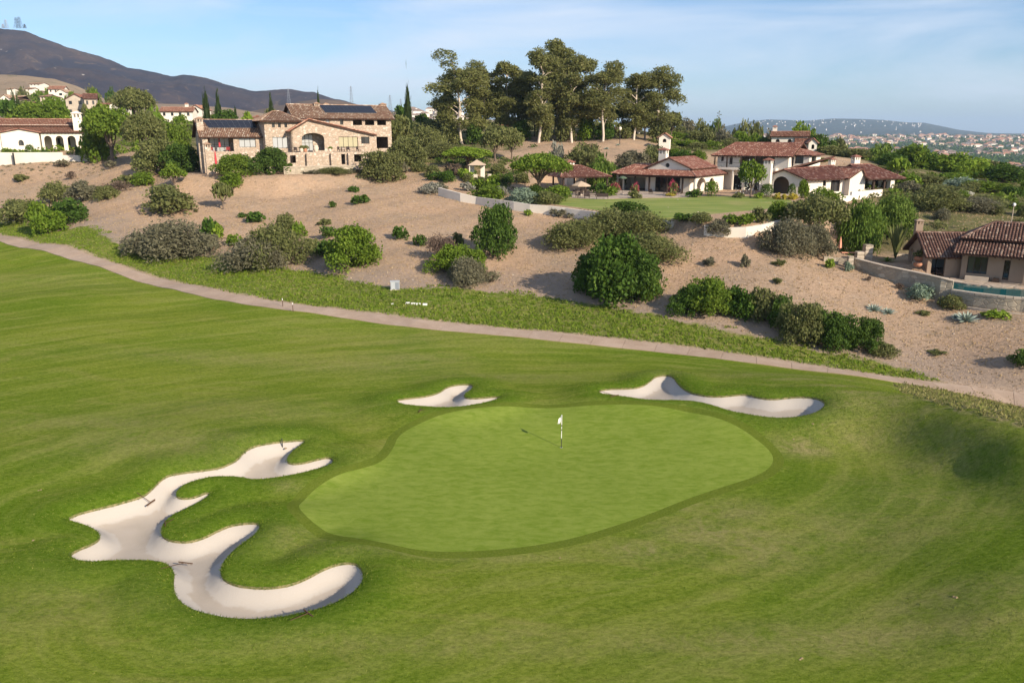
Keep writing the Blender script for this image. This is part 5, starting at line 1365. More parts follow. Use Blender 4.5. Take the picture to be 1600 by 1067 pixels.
# middle gable
Ma = onl(mv(Ta, nS, -1.5), dS, 455.5, 220); Mb = onl(Ma, dS, 585, 220); ml = math.hypot(Mb[0] - Ma[0], Mb[1] - Ma[1])
sa, za = h.pick(Ma, Mb, 481, 188); _, zl = h.pick(Ma, Mb, 456, 203); _, zr = h.pick(Ma, Mb, 583, 211)
h.edge(Ma, Mb, ZS, zl, stone, [('a',471,208,506,236,1,1,1.1), ('d',529,214,559,233,4,2), ('w',564,214,577,226,2,1)], top=None, apex=None) if False else None
out = [(0, ZS), (ml, ZS), (ml, zr), (sa, za), (0, zl)]
def hole(u0, v0, u1, v1, arch=0):
    s0, s1 = h.pick(Ma, Mb, u0, v0)[0], h.pick(Ma, Mb, u1, v0)[0]; zt_, zb_ = h.pick(Ma, Mb, (u0 + u1) / 2, v0)[1], h.pick(Ma, Mb, (u0 + u1) / 2, v1)[1]; c = (s0 + s1) / 2
    if arch: return [(s0, zb_), (s1, zb_)] + [(c + (s1 - s0) / 2 * math.cos(t), zt_ - arch + arch * math.sin(t)) for t in np.linspace(0, math.pi, 13)], (s0, s1, zb_, zt_)
    return [(s0, zb_), (s1, zb_), (s1, zt_), (s0, zt_)], (s0, s1, zb_, zt_)
h1, w1 = hole(471, 208, 506, 235.5, 1.0); h2, w2 = hole(529, 214, 559, 231); h3, w3 = hole(564, 214, 577, 225)
h.panel(Ma, Mb, out, [h1, h2, h3], stone)
h.window(Ma, Mb, *w2, 4, 1, shade_m, name='door'); h.window(Ma, Mb, *w3, 2, 1)
h.window(mv(Ma, nS, 2.2), mv(Mb, nS, 2.2), w1[0] - .4, w1[1] - 1.6, ZT, w1[3] - .3, 4, 2, glass_pale, name='door')
h.box('inner_wall', mv(mv(Ma, nS, 2.5), dS, w1[0] - 1), dS, 7.5, .2, ZT, w1[3] + .2, stone)
h.edge(Mb, mv(Mb, nS, 8), ZS, zr, stone); h.edge(mv(Ma, nS, 8), Ma, ZS, zl, stone)
fm = -.5
h.roof([(*mv(mv(Mb, dS, .4), nS, fm), zr - .1), (*mv(mv(Mb, dS, .4), nS, 8), zr - .1), (*mv(mv(Ma, dS, sa), nS, 8), za + .12), (*mv(mv(Ma, dS, sa), nS, fm), za + .12)], tile_tan, rafters=False, caps=[(3, 2)])
h.roof([(*mv(mv(Ma, dS, -.6), nS, 8), zl - .35), (*mv(mv(Ma, dS, -.6), nS, fm), zl - .35), (*mv(mv(Ma, dS, sa), nS, fm), za + .12), (*mv(mv(Ma, dS, sa), nS, 8), za + .12)], tile_orange, rafters=False)
h.cap(np.array([*mv(mv(Ma, dS, sa), nS, fm - .05), za + .2]), np.array([*mv(mv(Mb, dS, .4), nS, fm - .05), zr]), tile_orange, h.root)
h.cap(np.array([*mv(mv(Ma, dS, sa), nS, fm - .05), za + .2]), np.array([*mv(mv(Ma, dS, -.6), nS, fm - .05), zl - .3]), tile_orange, h.root)
# upper back block
Ba = onl(mv(Ma, nS, 6.5), dS, 462, 190); Bb = onl(Ba, dS, 611, 190); zb = zy(183, (Ba[1] + Bb[1]) / 2); zbr = zb + 2.4; bd = 9
h.vol([Ba, Bb, mv(Bb, nS, bd), mv(Ba, nS, bd)], ZS, zb, stone, {0: dict(open=[('w',509,185.5,514.5,195,1,1,glass_pale), ('w',531,185.5,536,195,1,1), ('a',551,186,565.5,196,1,1,.45), ('a',570,186,584.5,196,1,1,.45), ('a',589,186,603,196,1,1,.45), ('o',588,214,606,232)]), 1: dict(apex=zbr), 3: dict(apex=zbr)})
h.hip(Ba, Bb, bd, zb, zbr, tile_tan, oh=.7, l=False, r=False)
bl = math.hypot(Bb[0] - Ba[0], Bb[1] - Ba[1])
s0 = h.pick(Ba, Bb, 511, 182)[0]; s1 = h.pick(Ba, Bb, 592, 182)[0]
h.solar([on_slope(Ba, dS, nS, zb, zbr, bd, s0, .28), on_slope(Ba, dS, nS, zb, zbr, bd, s1, .28), on_slope(Ba, dS, nS, zb, zbr, bd, s1 - .4, .92), on_slope(Ba, dS, nS, zb, zbr, bd, s0 - .4, .92)], 12, 2, 0)
for a in [(490,160,499,169), (506,161,513,175), (593,161,603,182), (461,164,469,172)]: h.chim_px(a[0], a[1], a[2], a[3], ZS + 6, stone, tile_tan, YS)
# terrace and its stone face
Fa = onl(mv(Ma, nS, -4), dS, 447, 250); Fb = onl(Fa, dS, 592, 250); fl = math.hypot(Fb[0] - Fa[0], Fb[1] - Fa[1])
h.edge(Fa, Fb, ZS - .6, ZT, stone, [('o',453,243,462,255), ('o',533,241,539,257), ('o',549,241.5,564.5,253)], th=.4, skip=False)
h.edge(Fb, mv(Fb, nS, 6), ZS - .6, ZT, stone); h.edge(mv(Fa, nS, 5), Fa, ZS - .6, ZT, stone)
h.box('terrace_floor', mv(Fa, nS, .41), dS, fl, 3.5, ZT - .35, ZT - .02, stucco_grey)
for u in (478, 516, 543): h.box('buttress', mv(onl(Fa, dS, u, 250), nS, -.7), dS, 1.1, .69, ZS - .6, ZT - .25, stone)
h.rail(mv(onl(Fa, dS, 448, 240), nS, .2), mv(onl(Fa, dS, 470, 240), nS, .2), ZT, .9); h.rail(mv(onl(Fa, dS, 529, 240), nS, .2), mv(onl(Fa, dS, 571, 240), nS, .2), ZT, .9)
h = House('terrace_wall', 'long low pale wall in front of the stone villa', 'wall', pt(445, 158), ZS)
Qa = onl(mv(Fa, nS, -3.5), dS, 443, 262); Qb = onl(Qa, dS, 556, 262); ql = math.hypot(Qb[0] - Qa[0], Qb[1] - Qa[1])
h.box('wall', Qa, dS, ql, .5, ZS - 1.6, ZS + 1.5, stone2); h.box('coping', mv(mv(Qa, nS, -.06), dS, -.05), dS, ql + .1, .62, ZS + 1.505, ZS + 1.62, stucco_grey)

# ---- white arcade house at far left
YA = 22; dA, nA = yawd(YA), inn(YA); ZA = 14.4
h = House('arcade_house', 'long white house with arcade and red roofs at far left', 'house', pt(60, 195), ZA)
A = pt(-40, 186, 220); C_ = onl(A, dA, 62, 220); B = onl(A, dA, 136, 220); bk = mv(A, nA, 3)
e_r = onl(A, dA, 64, 220)
A1 = onl(A, dA, 2, 220)
zs = zy(207, 190)
h.vol([A1, C_, mv(C_, nA, 5), mv(A1, nA, 5)], ZA - 1, zs, stucco, {0: dict(apex=zy(201.5, 189), open=[('aw',28,219,36.5,228,2,1,.7)])})
h.gable(A1, C_, 5, zs, zy(201.5, 189), tile_orange, oh=.5, front=.3)
A2 = mv(mv(A, nA, .6), dA, 0); A2 = onl(A2, dA, 62.5, 220); B2 = onl(A2, dA, 136, 220)
h.edge(A2, B2, ZA - 1, zs, stucco, [('a',68,212.5,80,236,1,1,.9), ('a',86,212.5,98,236,1,1,.9), ('a',104.5,212.5,117.5,236,1,1,.9), ('a',123,213,134,236,1,1,.9)])
h.edge(B2, mv(B2, nA, 5), ZA - 1, zs, stucco)
A0 = onl(A2, dA, -45, 220)
h.edge(A0, mv(A1, nA, .6), ZA - 1, zs, stucco)
h.edge(mv(A0, nA, 4.4), mv(B2, nA, 4.4), ZA - 1, zy(195, 195), stucco, [('d',89,216,93.5,236,1,2), ('d',106,216,109,236,1,2)])
zt2 = zy(199, 194.5)
h.roof([(*mv(A0, nA, -.5), zs - .05), (*mv(mv(B2, nA, -.5), dA, .5), zs - .05), (*mv(mv(B2, nA, 4.4), dA, .5), zt2), (*mv(A0, nA, 4.4), zt2)], tile_orange)
Mz = zy(196, 196); h.hip(mv(A0, nA, 4.4), mv(B2, nA, 4.4), 8.5, Mz, zy(186.5, 201), tile_orange, oh=.5, l=False, r=False)
h.edge(mv(B2, nA, 4.4), mv(B2, nA, 12.9), ZA - 1, Mz, stucco, apex=zy(187, 201)); h.edge(mv(B2, nA, 12.9), mv(A0, nA, 12.9), ZA - 1, Mz, stucco)
h.chim_px(113, 174, 127, 196, ZA, stucco, stucco, YA)
h = House('garden_wall', 'long white garden wall in front of the arcade house', 'wall', pt(60, 186), ZA - 2)
G0 = pt(-60, 180, 245); G1 = onl(G0, yawd(8), 98, 245); G2 = onl(G1, yawd(8), 152, 245)
for a, b, vt in ((G0, G1, 238.5), (G1, G2, 243)):
    L = math.hypot(b[0] - a[0], b[1] - a[1]); zt_ = zy(vt, (a[1] + b[1]) / 2)
    h.box('wall', mv(a, yawd(8), .01), yawd(8), L - .02, .4, ZA - 6, zt_, stucco_wall)
h.box('pier', mv(pt(20, 180.6, 245), inn(8), -.15), yawd(8), .3, .2, ZA - 5, zy(239, 181), iron)

# ---- tan house and pool at right
ZR = 2.9; YW = -5; dW, nW = yawd(YW), inn(YW); YM = -34; dM, nM = yawd(YM), inn(YM)
h = House('tan_house', 'tan stucco house with brown tiled roof beside the pool at right', 'house', pt(1500, 90, 400), ZR)
A = pt(1447, 90.5, 430); B = onl(A, dW, 1500, 430); gd = 5.7
zE = zy(397, 90); zr = zy(363.5, 93.3)
h.edge(mv(A, nW, gd), A, ZR, zE, stucco_tan, [('aw',1423,388,1429,412,1,1)], apex=zr - .15)
h.edge(A, B, ZR, zE, stucco_tan, [('o',1449,399,1479,433)])
h.window(mv(A, nW, 2.8), mv(B, nW, 2.8), .2, 4.2, ZR + .4, zE - .4, 4, 1, glass_pale, name='window')
h.box('inner_wall', mv(A, nW, 3.1), dW, 6, .2, ZR, zE, stucco_tan)
h.edge(mv(B, nW, gd), mv(A, nW, gd), ZR, zE, stucco_tan)
h.hip(A, mv(B, dW, 1.5), gd, zE, zr, tile_brown, oh=.55, l=False, r=False)
C0 = onl(pt(1500, 89.5, 420), dM, 1496, 420); C1 = mv(C0, dM, 14); 
zl = zy(393.5, 88.5)
h.edge(C0, C1, ZR, zl + .1, stucco_tan, [('w',1513,401,1545,428,3,1), ('d',1570,407,1580,438,1,1)])
h.edge(C1, mv(C1, nM, 9), ZR, zl, stucco_tan)
e0, e1 = mv(mv(C0, nM, -1.3), dM, -.6), mv(mv(C1, nM, -1.3), dM, .6)
zu = zl + 1.0
h.roof([(*e0, zl - .2), (*e1, zl - .2), (*mv(mv(C1, nM, 2.2), dM, .6), zu), (*mv(mv(C0, nM, 2.2), dM, -.3), zu)], tile_brown)
for q in (6.6, 12.8): h.post(mv(mv(C0, dM, q), nM, -.95), .32, ZR, zl - .35, stucco_tan, name='pillar', d=dM)
D0, D1 = mv(mv(C0, nM, 2.2), dM, .5), mv(C1, nM, 2.2); zt_ = zy(367, 91)
h.vol([D0, D1, mv(D1, nM, 5), mv(D0, nM, 5)], ZR, zt_, stucco_tan, {0: dict(open=[('w',1544,371,1551,380,1,1), ('w',1576,373,1583,383,1,1)])})
h.hip(D0, D1, 5, zt_, zt_ + 1.35, tile_brown, oh=.7, inl=3.0)
h.chim_px(1430, 342, 1442, 95.5, ZR, stucco_tan, stucco_tan, YW)
h.box('bench', mv(mv(C0, dM, .9), nM, -.75), dM, 2.3, .6, ZR + .03, ZR + .5, stucco_grey); h.box('planter', mv(mv(C0, dM, 3.6), nM, -.7), dM, .6, .5, ZR + .03, ZR + .48, wood)
# pool, deck, retaining walls
def sheet(name, poly, z, mat, th=0, kind='structure', parent=None):
    n = len(poly); V = [(x, y, z) for x, y in poly]; F = []
    tri = geometry.tessellate_polygon([[Vector((x, y, 0)) for x, y in poly]]); 
    for t in tri:
        a, b, c = [Vector(poly[i]) for i in t]; F.append(t if (b - a).cross(c - a) > 0 else (t[0], t[2], t[1]))
    if th: 
        V += [(x, y, z - th) for x, y in poly]; F += [((i + 1) % n, i, i + n, (i + 1) % n + n) for i in range(n)]
    o = obj(name, mesh_from(name, V, F, mat), parent)
    if kind: o['kind'] = kind
    return o
far = [at_z(u, v, 2.85)[:2] for u, v in [(1488,441),(1510,444.5),(1543,448),(1569,449.5),(1600,451),(1680,455)]]
near = [at_z(u, v, 2.85)[:2] for u, v in [(1680,474),(1640,469),(1600,464),(1575,462),(1552,459.5),(1535,457.5),(1518,455.5),(1500,453),(1486,451)]]
wm_, ws = newmat('pool_water'); ws.out((.006, .085, .085), .05, .5, ws.bump(ws.noise(ws.pos(), 3, 2), .08, .03))
sheet('pool_water', far + near, 2.82, wm_)
sheet('pool_deck', [mv(far[0], (-1, 0), .6)] + far + [at_z(1720,440,2.9)[:2], mv(C1, dM, 2), mv(C1, nM, .3), mv(C0, nM, .4), mv(B, nW, .4), mv(mv(A, nW, .3), dW, -1.2), at_z(1436,428,2.9)[:2]], 2.945, paving, .3)
h = House('pool_wall', 'curved stone wall holding the infinity edge pool', 'wall', near[4], 1.0)
def ribbon(h, name, line, z0, z1, th, mat, parent=None):
    """wall along a plan polyline; z0 / z1 lists or numbers"""
    L_ = np.array(line, float); n = len(L_); T_ = np.gradient(L_, axis=0); T_ /= np.linalg.norm(T_, axis=1, keepdims=True); N_ = np.stack([-T_[:, 1], T_[:, 0]], 1)
    z0 = np.broadcast_to(z0, n); z1 = np.broadcast_to(z1, n); V = []
    for i in range(n):
        a, b = L_[i] - N_[i] * th / 2, L_[i] + N_[i] * th / 2; V += [(*a, z0[i]), (*b, z0[i]), (*b, z1[i]), (*a, z1[i])]
    F = []
    for i in range(n - 1):
        o = 4 * i; F += [(o + 3, o, o + 4, o + 7), (o + 1, o + 2, o + 6, o + 5), (o + 2, o + 3, o + 7, o + 6)]
    F += [(0, 3, 2, 1), (4 * n - 4, 4 * n - 3, 4 * n - 2, 4 * n - 1)]
    return h.part(name, V, F, mat, parent)
nl = smooth_poly(near[::-1], 1, False); nl2 = [(x, y - .28) for x, y in nl]
ribbon(h, 'wall', nl2, .3, 2.62, .5, stone2)
for i in range(len(nl2) - 1):
    a, b = np.array(nl2[i]), np.array(nl2[i + 1]); m_ = max(1, int(np.hypot(*(b - a)) / .55))
    for j in range(m_):
        p, q = a + (b - a) * j / m_, a + (b - a) * (j + .95) / m_; ribbon(h, 'coping_stone', [p, q], 2.625, 2.83 + .01 * random.random(), .56, stucco_grey)
ribbon(h, 'footing', [(x, y - 1.0) for x, y in nl2[3:]], .3, 1.35, .25, stucco_grey)
def px_wall(h, top, bot, mat, th=.4, f=None):
    W_ = [rayground(u, v, f)[:2] for u, v in bot]; tu = [t[0] for t in top]; tv = [t[1] for t in top]
    z1 = [zy(np.interp(u, tu, tv), w[1]) for (u, v), w in zip(bot, W_)]; z0 = [g1(*w) - 1.2 for w in W_]
    return W_, z0, z1
h = House('retaining_wall', 'sloping stone retaining wall running down to the pool', 'wall', pt(1420, 88, 430), 2)
top = [(1334,404),(1377,415),(1424,425),(1480,437.5),(1490,441)]; bot = [(1335,417),(1356,425),(1377,433),(1400,441),(1424,449),(1446,459),(1468,467),(1486,470)]
W_, z0, z1 = px_wall(h, top, bot, stone2)
ribbon(h, 'wall', W_, z0, z1, .45, stone2); ribbon(h, 'coping', W_, np.array(z1) + .004, np.array(z1) + .09, .6, stucco_grey)
h = House('retaining_wall', 'low shaded stone wall of the umbrella terrace', 'wall', pt(1305, 96, 405), 3)
W_, z0, z1 = px_wall(h, [(1284,400),(1324,404.5)], [(1286,408),(1305,411),(1325,414)], stone2)
ribbon(h, 'wall', W_, z0, z1, .4, stone2)
for nm, lab, (u0, v0, u1, v1), Y in [('stone_pillar', 'tall stacked stone pillar beside the terrace under the pepper tree', (1351,383,1363,404), 97), ('stone_pillar', 'short square stone pillar left of the tall stacked one', (1339,394,1350,405), 95.5), ('stone_pillar', 'small pale pillar where the terrace walls meet', (1325,401,1333,416), 93.2)]:
    h = House(nm, lab, 'pillar', pt(u0, Y, v1), zy(v1, Y)); w = (u1 - u0) * Y / FPX; zt_ = zy(v0, Y); zb_ = zy(v1, Y) - .5; n = max(3, int((zt_ - zb_) / .22)); hh = (zt_ - zb_) / n
    for i in range(n):
        e = random.uniform(-.02, .02); h.box('stone', (pt(u0, Y, v1)[0] - e, Y - e), (1, 0), w + 2 * e, w + 2 * e, zb_ + i * hh, zb_ + (i + .96) * hh, stucco_grey if i % 2 else stone2)
h = House('planter_wall', 'pale rounded stone planter wall left of the tan house', 'wall', pt(1425, 93, 408), 3.5)
pl = [at_z(u, v, 3.4)[:2] for u, v in [(1396,406),(1410,404.5),(1424,406),(1434,411),(1438,420)]]; ribbon(h, 'wall', smooth_poly(pl, 1, False), 2.4, 4.05, .35, stone2)

# ---- curved white garden wall below the lawn
h = House('garden_wall', 'curving white wall along the foot of the lawn', 'wall', WALLW[5], 7)
def wall_run(i0, i1, n=None):
    L_ = np.array(WALLW[i0:i1 + 1]); z = np.array(WALLZ[i0:i1 + 1]); z0 = np.array([g1(x, y - .3) - .6 for x, y in L_])
    cum_ = np.concatenate([[0], np.cumsum(np.hypot(*np.diff(L_, axis=0).T))]); k = int(cum_[-1] / 3) + 2; t = np.linspace(0, cum_[-1], k)
    Q = np.stack([np.interp(t, cum_, L_[:, 0]), np.interp(t, cum_, L_[:, 1])], 1)
    ribbon(h, 'wall', Q, np.interp(t, cum_, z0), np.interp(t, cum_, z), .32, stucco_wall)
wall_run(0, 9)
h = House('garden_wall', 'white wall piece with a scalloped top behind the grey twiggy bushes', 'wall', WALLW[11], 6)
wall_run(10, 13)
h = House('garden_wall', 'stepped white wall in front of the right wing and its porch', 'wall', WALLW[15], 7)
L_ = WALLW[15:]
for (a, b), vt in zip(zip(L_[:-1], L_[1:]), (307, 298)):
    L = math.hypot(b[0] - a[0], b[1] - a[1]); d = ((b[0] - a[0]) / L, (b[1] - a[1]) / L); h.box('wall', a, d, L - .01, .32, min(g1(*a), g1(*b)) - 1, zy(vt, (a[1] + b[1]) / 2), stucco)
sheet('patio', [at_z(u, v, 8)[:2] for u, v in [(893,309),(930,311.5),(998,309.5),(1072,308.5),(1090,306),(1085,300),(960,295),(890,295)]], 8.03, paving, .1)

# ---- generic background houses
def bg_house(label, u0, u1, vb, ve, vr, Y, yaw, mat, tm, D=8, kind='gable', wins=3, group=None, chim=None, storeys=1, arches=False):
    A = pt(u0, Y, ve); d = yawd(yaw); n = inn(yaw); B = onl(A, d, u1, ve); Ym = (A[1] + B[1]) / 2
    zb, ze, zr = zy(vb, Ym), zy(ve, Ym), zy(vr, Ym + D / 2)
    h = House('house', label, 'house', A, zb, group); ops = []
    for st in range(storeys):
        for i in range(wins):
            a = u0 + (u1 - u0) * (i + .5) / wins; w = (u1 - u0) / wins * .17; t0 = ve + (vb - ve) * (st + .22) / storeys; t1 = ve + (vb - ve) * (st + .62) / storeys
            ops.append(('a' if arches else 'w', a - w, t0, a + w, t1, 1, 1))
    h.vol([A, B, mv(B, n, D), mv(A, n, D)], zb - 3, ze, mat, {0: dict(open=ops, **(dict(apex=zr - .1) if kind == 'front' else {})), 1: dict(apex=zr - .1) if kind == 'gable' else {}, 3: dict(apex=zr - .1) if kind == 'gable' else {}, 2: dict(apex=zr - .1) if kind == 'front' else {}})
    if kind == 'front': h.gable(A, B, D, ze, zr, tm, oh=.4, front=.3)
    else: h.hip(A, B, D, ze, zr, tm, oh=.5, l=kind == 'hip', r=kind == 'hip', rafters=False)
    if chim: 
        p = mv(mv(A, d, chim * math.hypot(B[0] - A[0], B[1] - A[1])), n, D * .6); h.chimney(p, 1.1, ze, zr + 1.6, mat, tm, yaw)
    return h
bg_house('white two storey house with orange roof behind the white villa, upper part', 1206, 1262, 235, 213, 206, 214, -20, stucco, tile_orange, 8, 'gable', 3, chim=.05, arches=True)
bg_house('small white gabled house end right of the orange roofed house behind the villa', 1264, 1277, 240, 222, 216, 206, -12, stucco, tile_orange, 7, 'front', 1, arches=True)
bg_house('low white wing with orange roof between the two parts behind the villa', 1244, 1266, 240, 224, 217, 209, -20, stucco, tile_orange, 6, 'gable', 1)
bg_house('square pale stone block house with dark red roof above the arcade house', 102, 132, 182, 155, 148, 300, 10, stucco_grey, tile_red, 9, 'front', 2, storeys=2)
bg_house('taller stone wing joined at the right of the square pale block house', 131, 150, 186, 154, 147, 296, 24, stucco_grey, tile_red, 9, 'gable', 2, storeys=2)
bg_house('low cream house with dark red roof at the foot of the stone block house', 149, 167, 183, 170, 162, 292, 12, stucco, tile_red, 8, 'gable', 3)
bg_house('cream gable end right of the low house with dark red roof', 165, 188, 182, 168, 161, 286, 5, stucco, tile_red, 10, 'front', 1)
bg_house('cream house with flat orange roof left of the cypresses', 250, 300, 186, 174, 168, 300, 8, stucco, tile_orange, 8, 'gable', 4, chim=.75)
bg_house('small cream gable house right of the flat orange roof', 295, 316, 182, 171, 165, 320, 0, stucco, tile_orange, 9, 'front', 1)
bg_house('tan stone house glimpsed between the eucalyptus trunks at right', 938, 968, 222, 202, 196, 226, 8, stone, tile_tan, 8, 'hip', 2)
bg_house('white framed house bay with tall window behind the eucalyptus', 986, 1001, 220, 202, 197, 222, 0, stucco, tile_tan, 6, 'front', 1)
bg_house('tiny white gatehouse with arched door on the hill behind the round window gable', 1030, 1047, 228, 214, 208, 196, -14, stucco, tile_orange, 4, 'front', 1, arches=True)
bg_house('red roofed house hidden behind the middle of the eucalyptus grove', 775, 800, 214, 203, 196, 235, 5, stucco_tan, tile_orange, 8, 'hip', 2)
bg_house('orange roofed house seen just over the left wing roof of the stone villa', 380, 420, 192, 187, 181, 245, 10, stucco, tile_orange, 8, 'hip', 3)
bg_house('roof end behind the tower of the stone villa', 436, 466, 184, 178, 170, 250, 10, stucco, tile_orange, 8, 'hip', 2)
# ------------------------------------------------------------------ the far distance
from mathutils import noise as mnoise
def ridge(name, prof, Yf, Yc, Yb, zf, zb, mat, amp, nu=260, ntt=46, scale=1/220., seed=0.0, gul=1.0):
    us = np.linspace(prof[0][0], prof[-1][0], nu); pv = np.interp(us, [p[0] for p in prof], [p[1] for p in prof])
    V = []; 
    for i, (u, v) in enumerate(zip(us, pv)):
        zc = zy(v, Yc); a = raydir(u, v)[0] / raydir(u, v)[1]
        for j in range(ntt):
            t = j / (ntt - 1)
            if t < .72: q = t / .72; Y = Yf + (Yc - Yf) * q; s_ = q ** 1.25; z = zf + (zc - zf) * s_; w = math.sin(math.pi * min(q, .98)) ** .7
            else: q = (t - .72) / .28; Y = Yc + (Yb - Yc) * q; z = zc + (zb - zc) * q ** 1.2; w = q
            x = a * Y
            n = mnoise.ridged_multi_fractal(Vector((x * scale + seed, Y * scale * .45, seed)), .9, 2.1, 6, 1.0, 2.0) if amp else 0
            m_ = mnoise.fractal(Vector((x * scale * 6, Y * scale * 6, seed)), .8, 2, 4)
            V.append((x, Y, z + (-(n) * amp * gul + amp * .55) * w + m_ * amp * .07))
    idx = np.arange(nu * ntt).reshape(nu, ntt)
    F = np.stack([idx[:-1, :-1].ravel(), idx[1:, :-1].ravel(), idx[1:, 1:].ravel(), idx[:-1, 1:].ravel()], 1)
    o = obj(name, mesh_from(name, V, F.astype(np.int32), mat, smooth=True)); o['kind'] = 'structure'; return o, us, pv
def m_mount(name, a, b, c, rockc, s1, s2, rocks=.66):
    m, s = newmat(name); p = s.pos(); f = s.noise(p, s1, 6, .65, .5); g = s.noise(s.vmap(p, (1, .4, 1)), s2, 6, .75)
    k = s.mix(s.rng(f, .42, .62), a, b); k = s.mix(s.rng(g, .35, .7), s.mix(.4, k, [x * .5 for x in a]), k); k = s.mix(s.rng(s.noise(p, s2 * .35, 5, .7, 1.), .58, .66, 0, .7), k, c)
    r = s.n('TexVoronoi', i_Vector=p, i_Scale=s2 * .9).outputs['Distance']; n2 = s.noise(p, s1 * 2.5, 4)
    k = s.mix(s.math('MULTIPLY', s.rng(r, .17, .08), s.rng(n2, rocks - .08, rocks, 0, 1)), k, rockc)
    s.out(k, .95, .05, s.bump(g, .8, 4)); return m
mountm = m_mount('mountain_scrub', (.034, .030, .044), (.085, .058, .052), (.14, .10, .07), (.42, .38, .34), .004, .045)
foothm = m_mount('foothill_grass', (.36, .27, .18), (.27, .21, .15), (.12, .13, .06), (.5, .45, .38), .01, .09)
bluem = m_mount('far_hill_scrub', (.03, .045, .03), (.05, .055, .035), (.08, .07, .05), (.3, .28, .25), .0008, .006)
ridge('mountain', [(-700,120),(-400,70),(-160,52),(-40,42),(0,42),(18,43),(40,46),(60,54),(110,72),(160,88),(200,103),(240,112),(270,117),(285,115),(320,119),(350,129),(400,143),(440,141),(490,144),(520,152),(560,163),(600,171),(650,182),(700,196),(760,212)], 1000, 2600, 4200, 0, -20, mountm, 60, nu=420, ntt=70, scale=1/420., seed=3.1)
ridge('brown_spur', [(330,190),(380,176),(430,166),(470,158),(500,154),(530,156),(560,164),(600,173),(660,186),(730,205)], 900, 1500, 2000, 0, -10, m_mount('spur_grass', (.17, .12, .085), (.12, .09, .07), (.24, .18, .13), (.5, .45, .4), .006, .05), 8, nu=120, ntt=30, scale=1/300., seed=7.7)
ridge('foothill', [(-500,120),(-200,112),(0,117),(40,119),(85,124),(120,134),(150,148),(170,156),(200,159),(250,161),(300,163),(360,168),(420,178),(480,187),(560,200)], 330, 760, 1100, 20, 0, foothm, 5, nu=200, ntt=40, scale=1/160., seed=1.2)
ridge('far_hillside', [(540,200),(580,188),(610,180),(640,176),(680,174),(710,178),(760,186),(840,198),(900,206)], 900, 1700, 2400, 0, -20, foothm, 5, nu=90, ntt=26, scale=1/200., seed=5)
ridge('far_blue_hill', [(1060,214),(1100,205),(1140,196),(1170,190),(1200,186.5),(1230,187.5),(1260,188.5),(1300,185.5),(1340,186),(1380,187.5),(1420,191.5),(1445,192),(1470,197),(1500,203),(1540,207.5),(1600,210)], 6500, 9500, 12000, 0, -10, bluem, 18, nu=260, ntt=40, scale=1/1600., seed=2)
ridge('far_blue_hill', [(1000,212),(1040,205),(1080,200),(1110,197),(1150,203),(1200,210)], 11000, 15000, 17000, 0, -10, bluem, 10, nu=60, ntt=24, scale=1/2000., seed=4)

# houses of the far town
wallmats = [simple('far_wall_white', (.78, .72, .63), .9, .1, .05, .1), simple('far_wall_cream', (.62, .50, .38), .9, .1, .05, .1), simple('far_wall_pink', (.55, .40, .31), .9, .1, .05, .1)]
fr1 = simple('far_roof_orange', (.42, .22, .14), .9, .1, .1, .2); fr2 = simple('far_roof_brown', (.26, .19, .15), .9, .1, .1, .2); fwin = simple('far_window_dark', (.05, .05, .055), .3, .5, .1, 1)
def far_house_geo(w, d, hh, two):
    b = MB(); b.box(-w / 2, w / 2, -d / 2, d / 2, -4, hh, 0); e = .5
    V = [(-w/2-e, -d/2-e, hh), (w/2+e, -d/2-e, hh), (w/2+e, d/2+e, hh), (-w/2-e, d/2+e, hh), (-w*.24, 0, hh + d * .24), (w*.24, 0, hh + d * .24)]
    b.add(V, [(0, 1, 5, 4), (1, 2, 5), (2, 3, 4, 5), (3, 0, 4), (0, 3, 2, 1)], 1)
    for i in range(3): x = -w / 2 + w * (i + .5) / 3; b.box(x - .8, x + .8, -d / 2 - .05, -d / 2 + .1, .9, 2.3, 2); (b.box(x - .7, x + .7, -d / 2 - .05, -d / 2 + .1, 3.8, 5.0, 2) if hh > 5 else None)
    if two: b.box(w / 2 + .02, w / 2 + w * .45, -d * .3, d * .35, -4, hh * .6, 0); b.add([(w/2+.03, -d*.36, hh*.6), (w*.98, -d*.36, hh*.6), (w*.98, d*.4, hh*.6), (w/2+.03, d*.4, hh*.6), (w*.62, 0, hh*.6+2), (w*.85, 0, hh*.6+2)], [(0, 1, 5, 4), (1, 2, 5), (2, 3, 4, 5), (3, 0, 4)], 1)
    return b
HG = [far_house_geo(14, 10, 6.2, True), far_house_geo(17, 11, 3.6, False), far_house_geo(12, 11, 6.4, False), far_house_geo(19, 10, 6.0, True)]
HM = [g.mesh('far_house', [wallmats[i % 3], fr1 if i % 2 == 0 else fr2, fwin]) for i, g in enumerate(HG)]
HM += [g.mesh('far_house', [wallmats[0], fr2, fwin]) for g in HG[:2]]
rg = np.random.default_rng(12)
def town_pts(n, y0, y1, a0, a1, seed):
    r = np.random.default_rng(seed); out = []
    while len(out) < n:
        y = math.exp(r.uniform(math.log(y0), math.log(y1))); a = r.uniform(a0, a1); x = a * y
        if mnoise.noise(Vector((x * .004, y * .0022, 3))) + .1 * r.normal() > -.03: out.append((x, y))
    return out
pts_ = sorted(town_pts(1500, 950, 4700, .24, .75, 5), key=lambda p: p[1])
def on_ground(x, y): return float(H([x], [y])[0])
hz_ = H(np.array([p[0] for p in pts_]), np.array([p[1] for p in pts_]))
nb = 0; mbs = [MB() for _ in range(1)]; stuffV = []; sF = []; sM = []
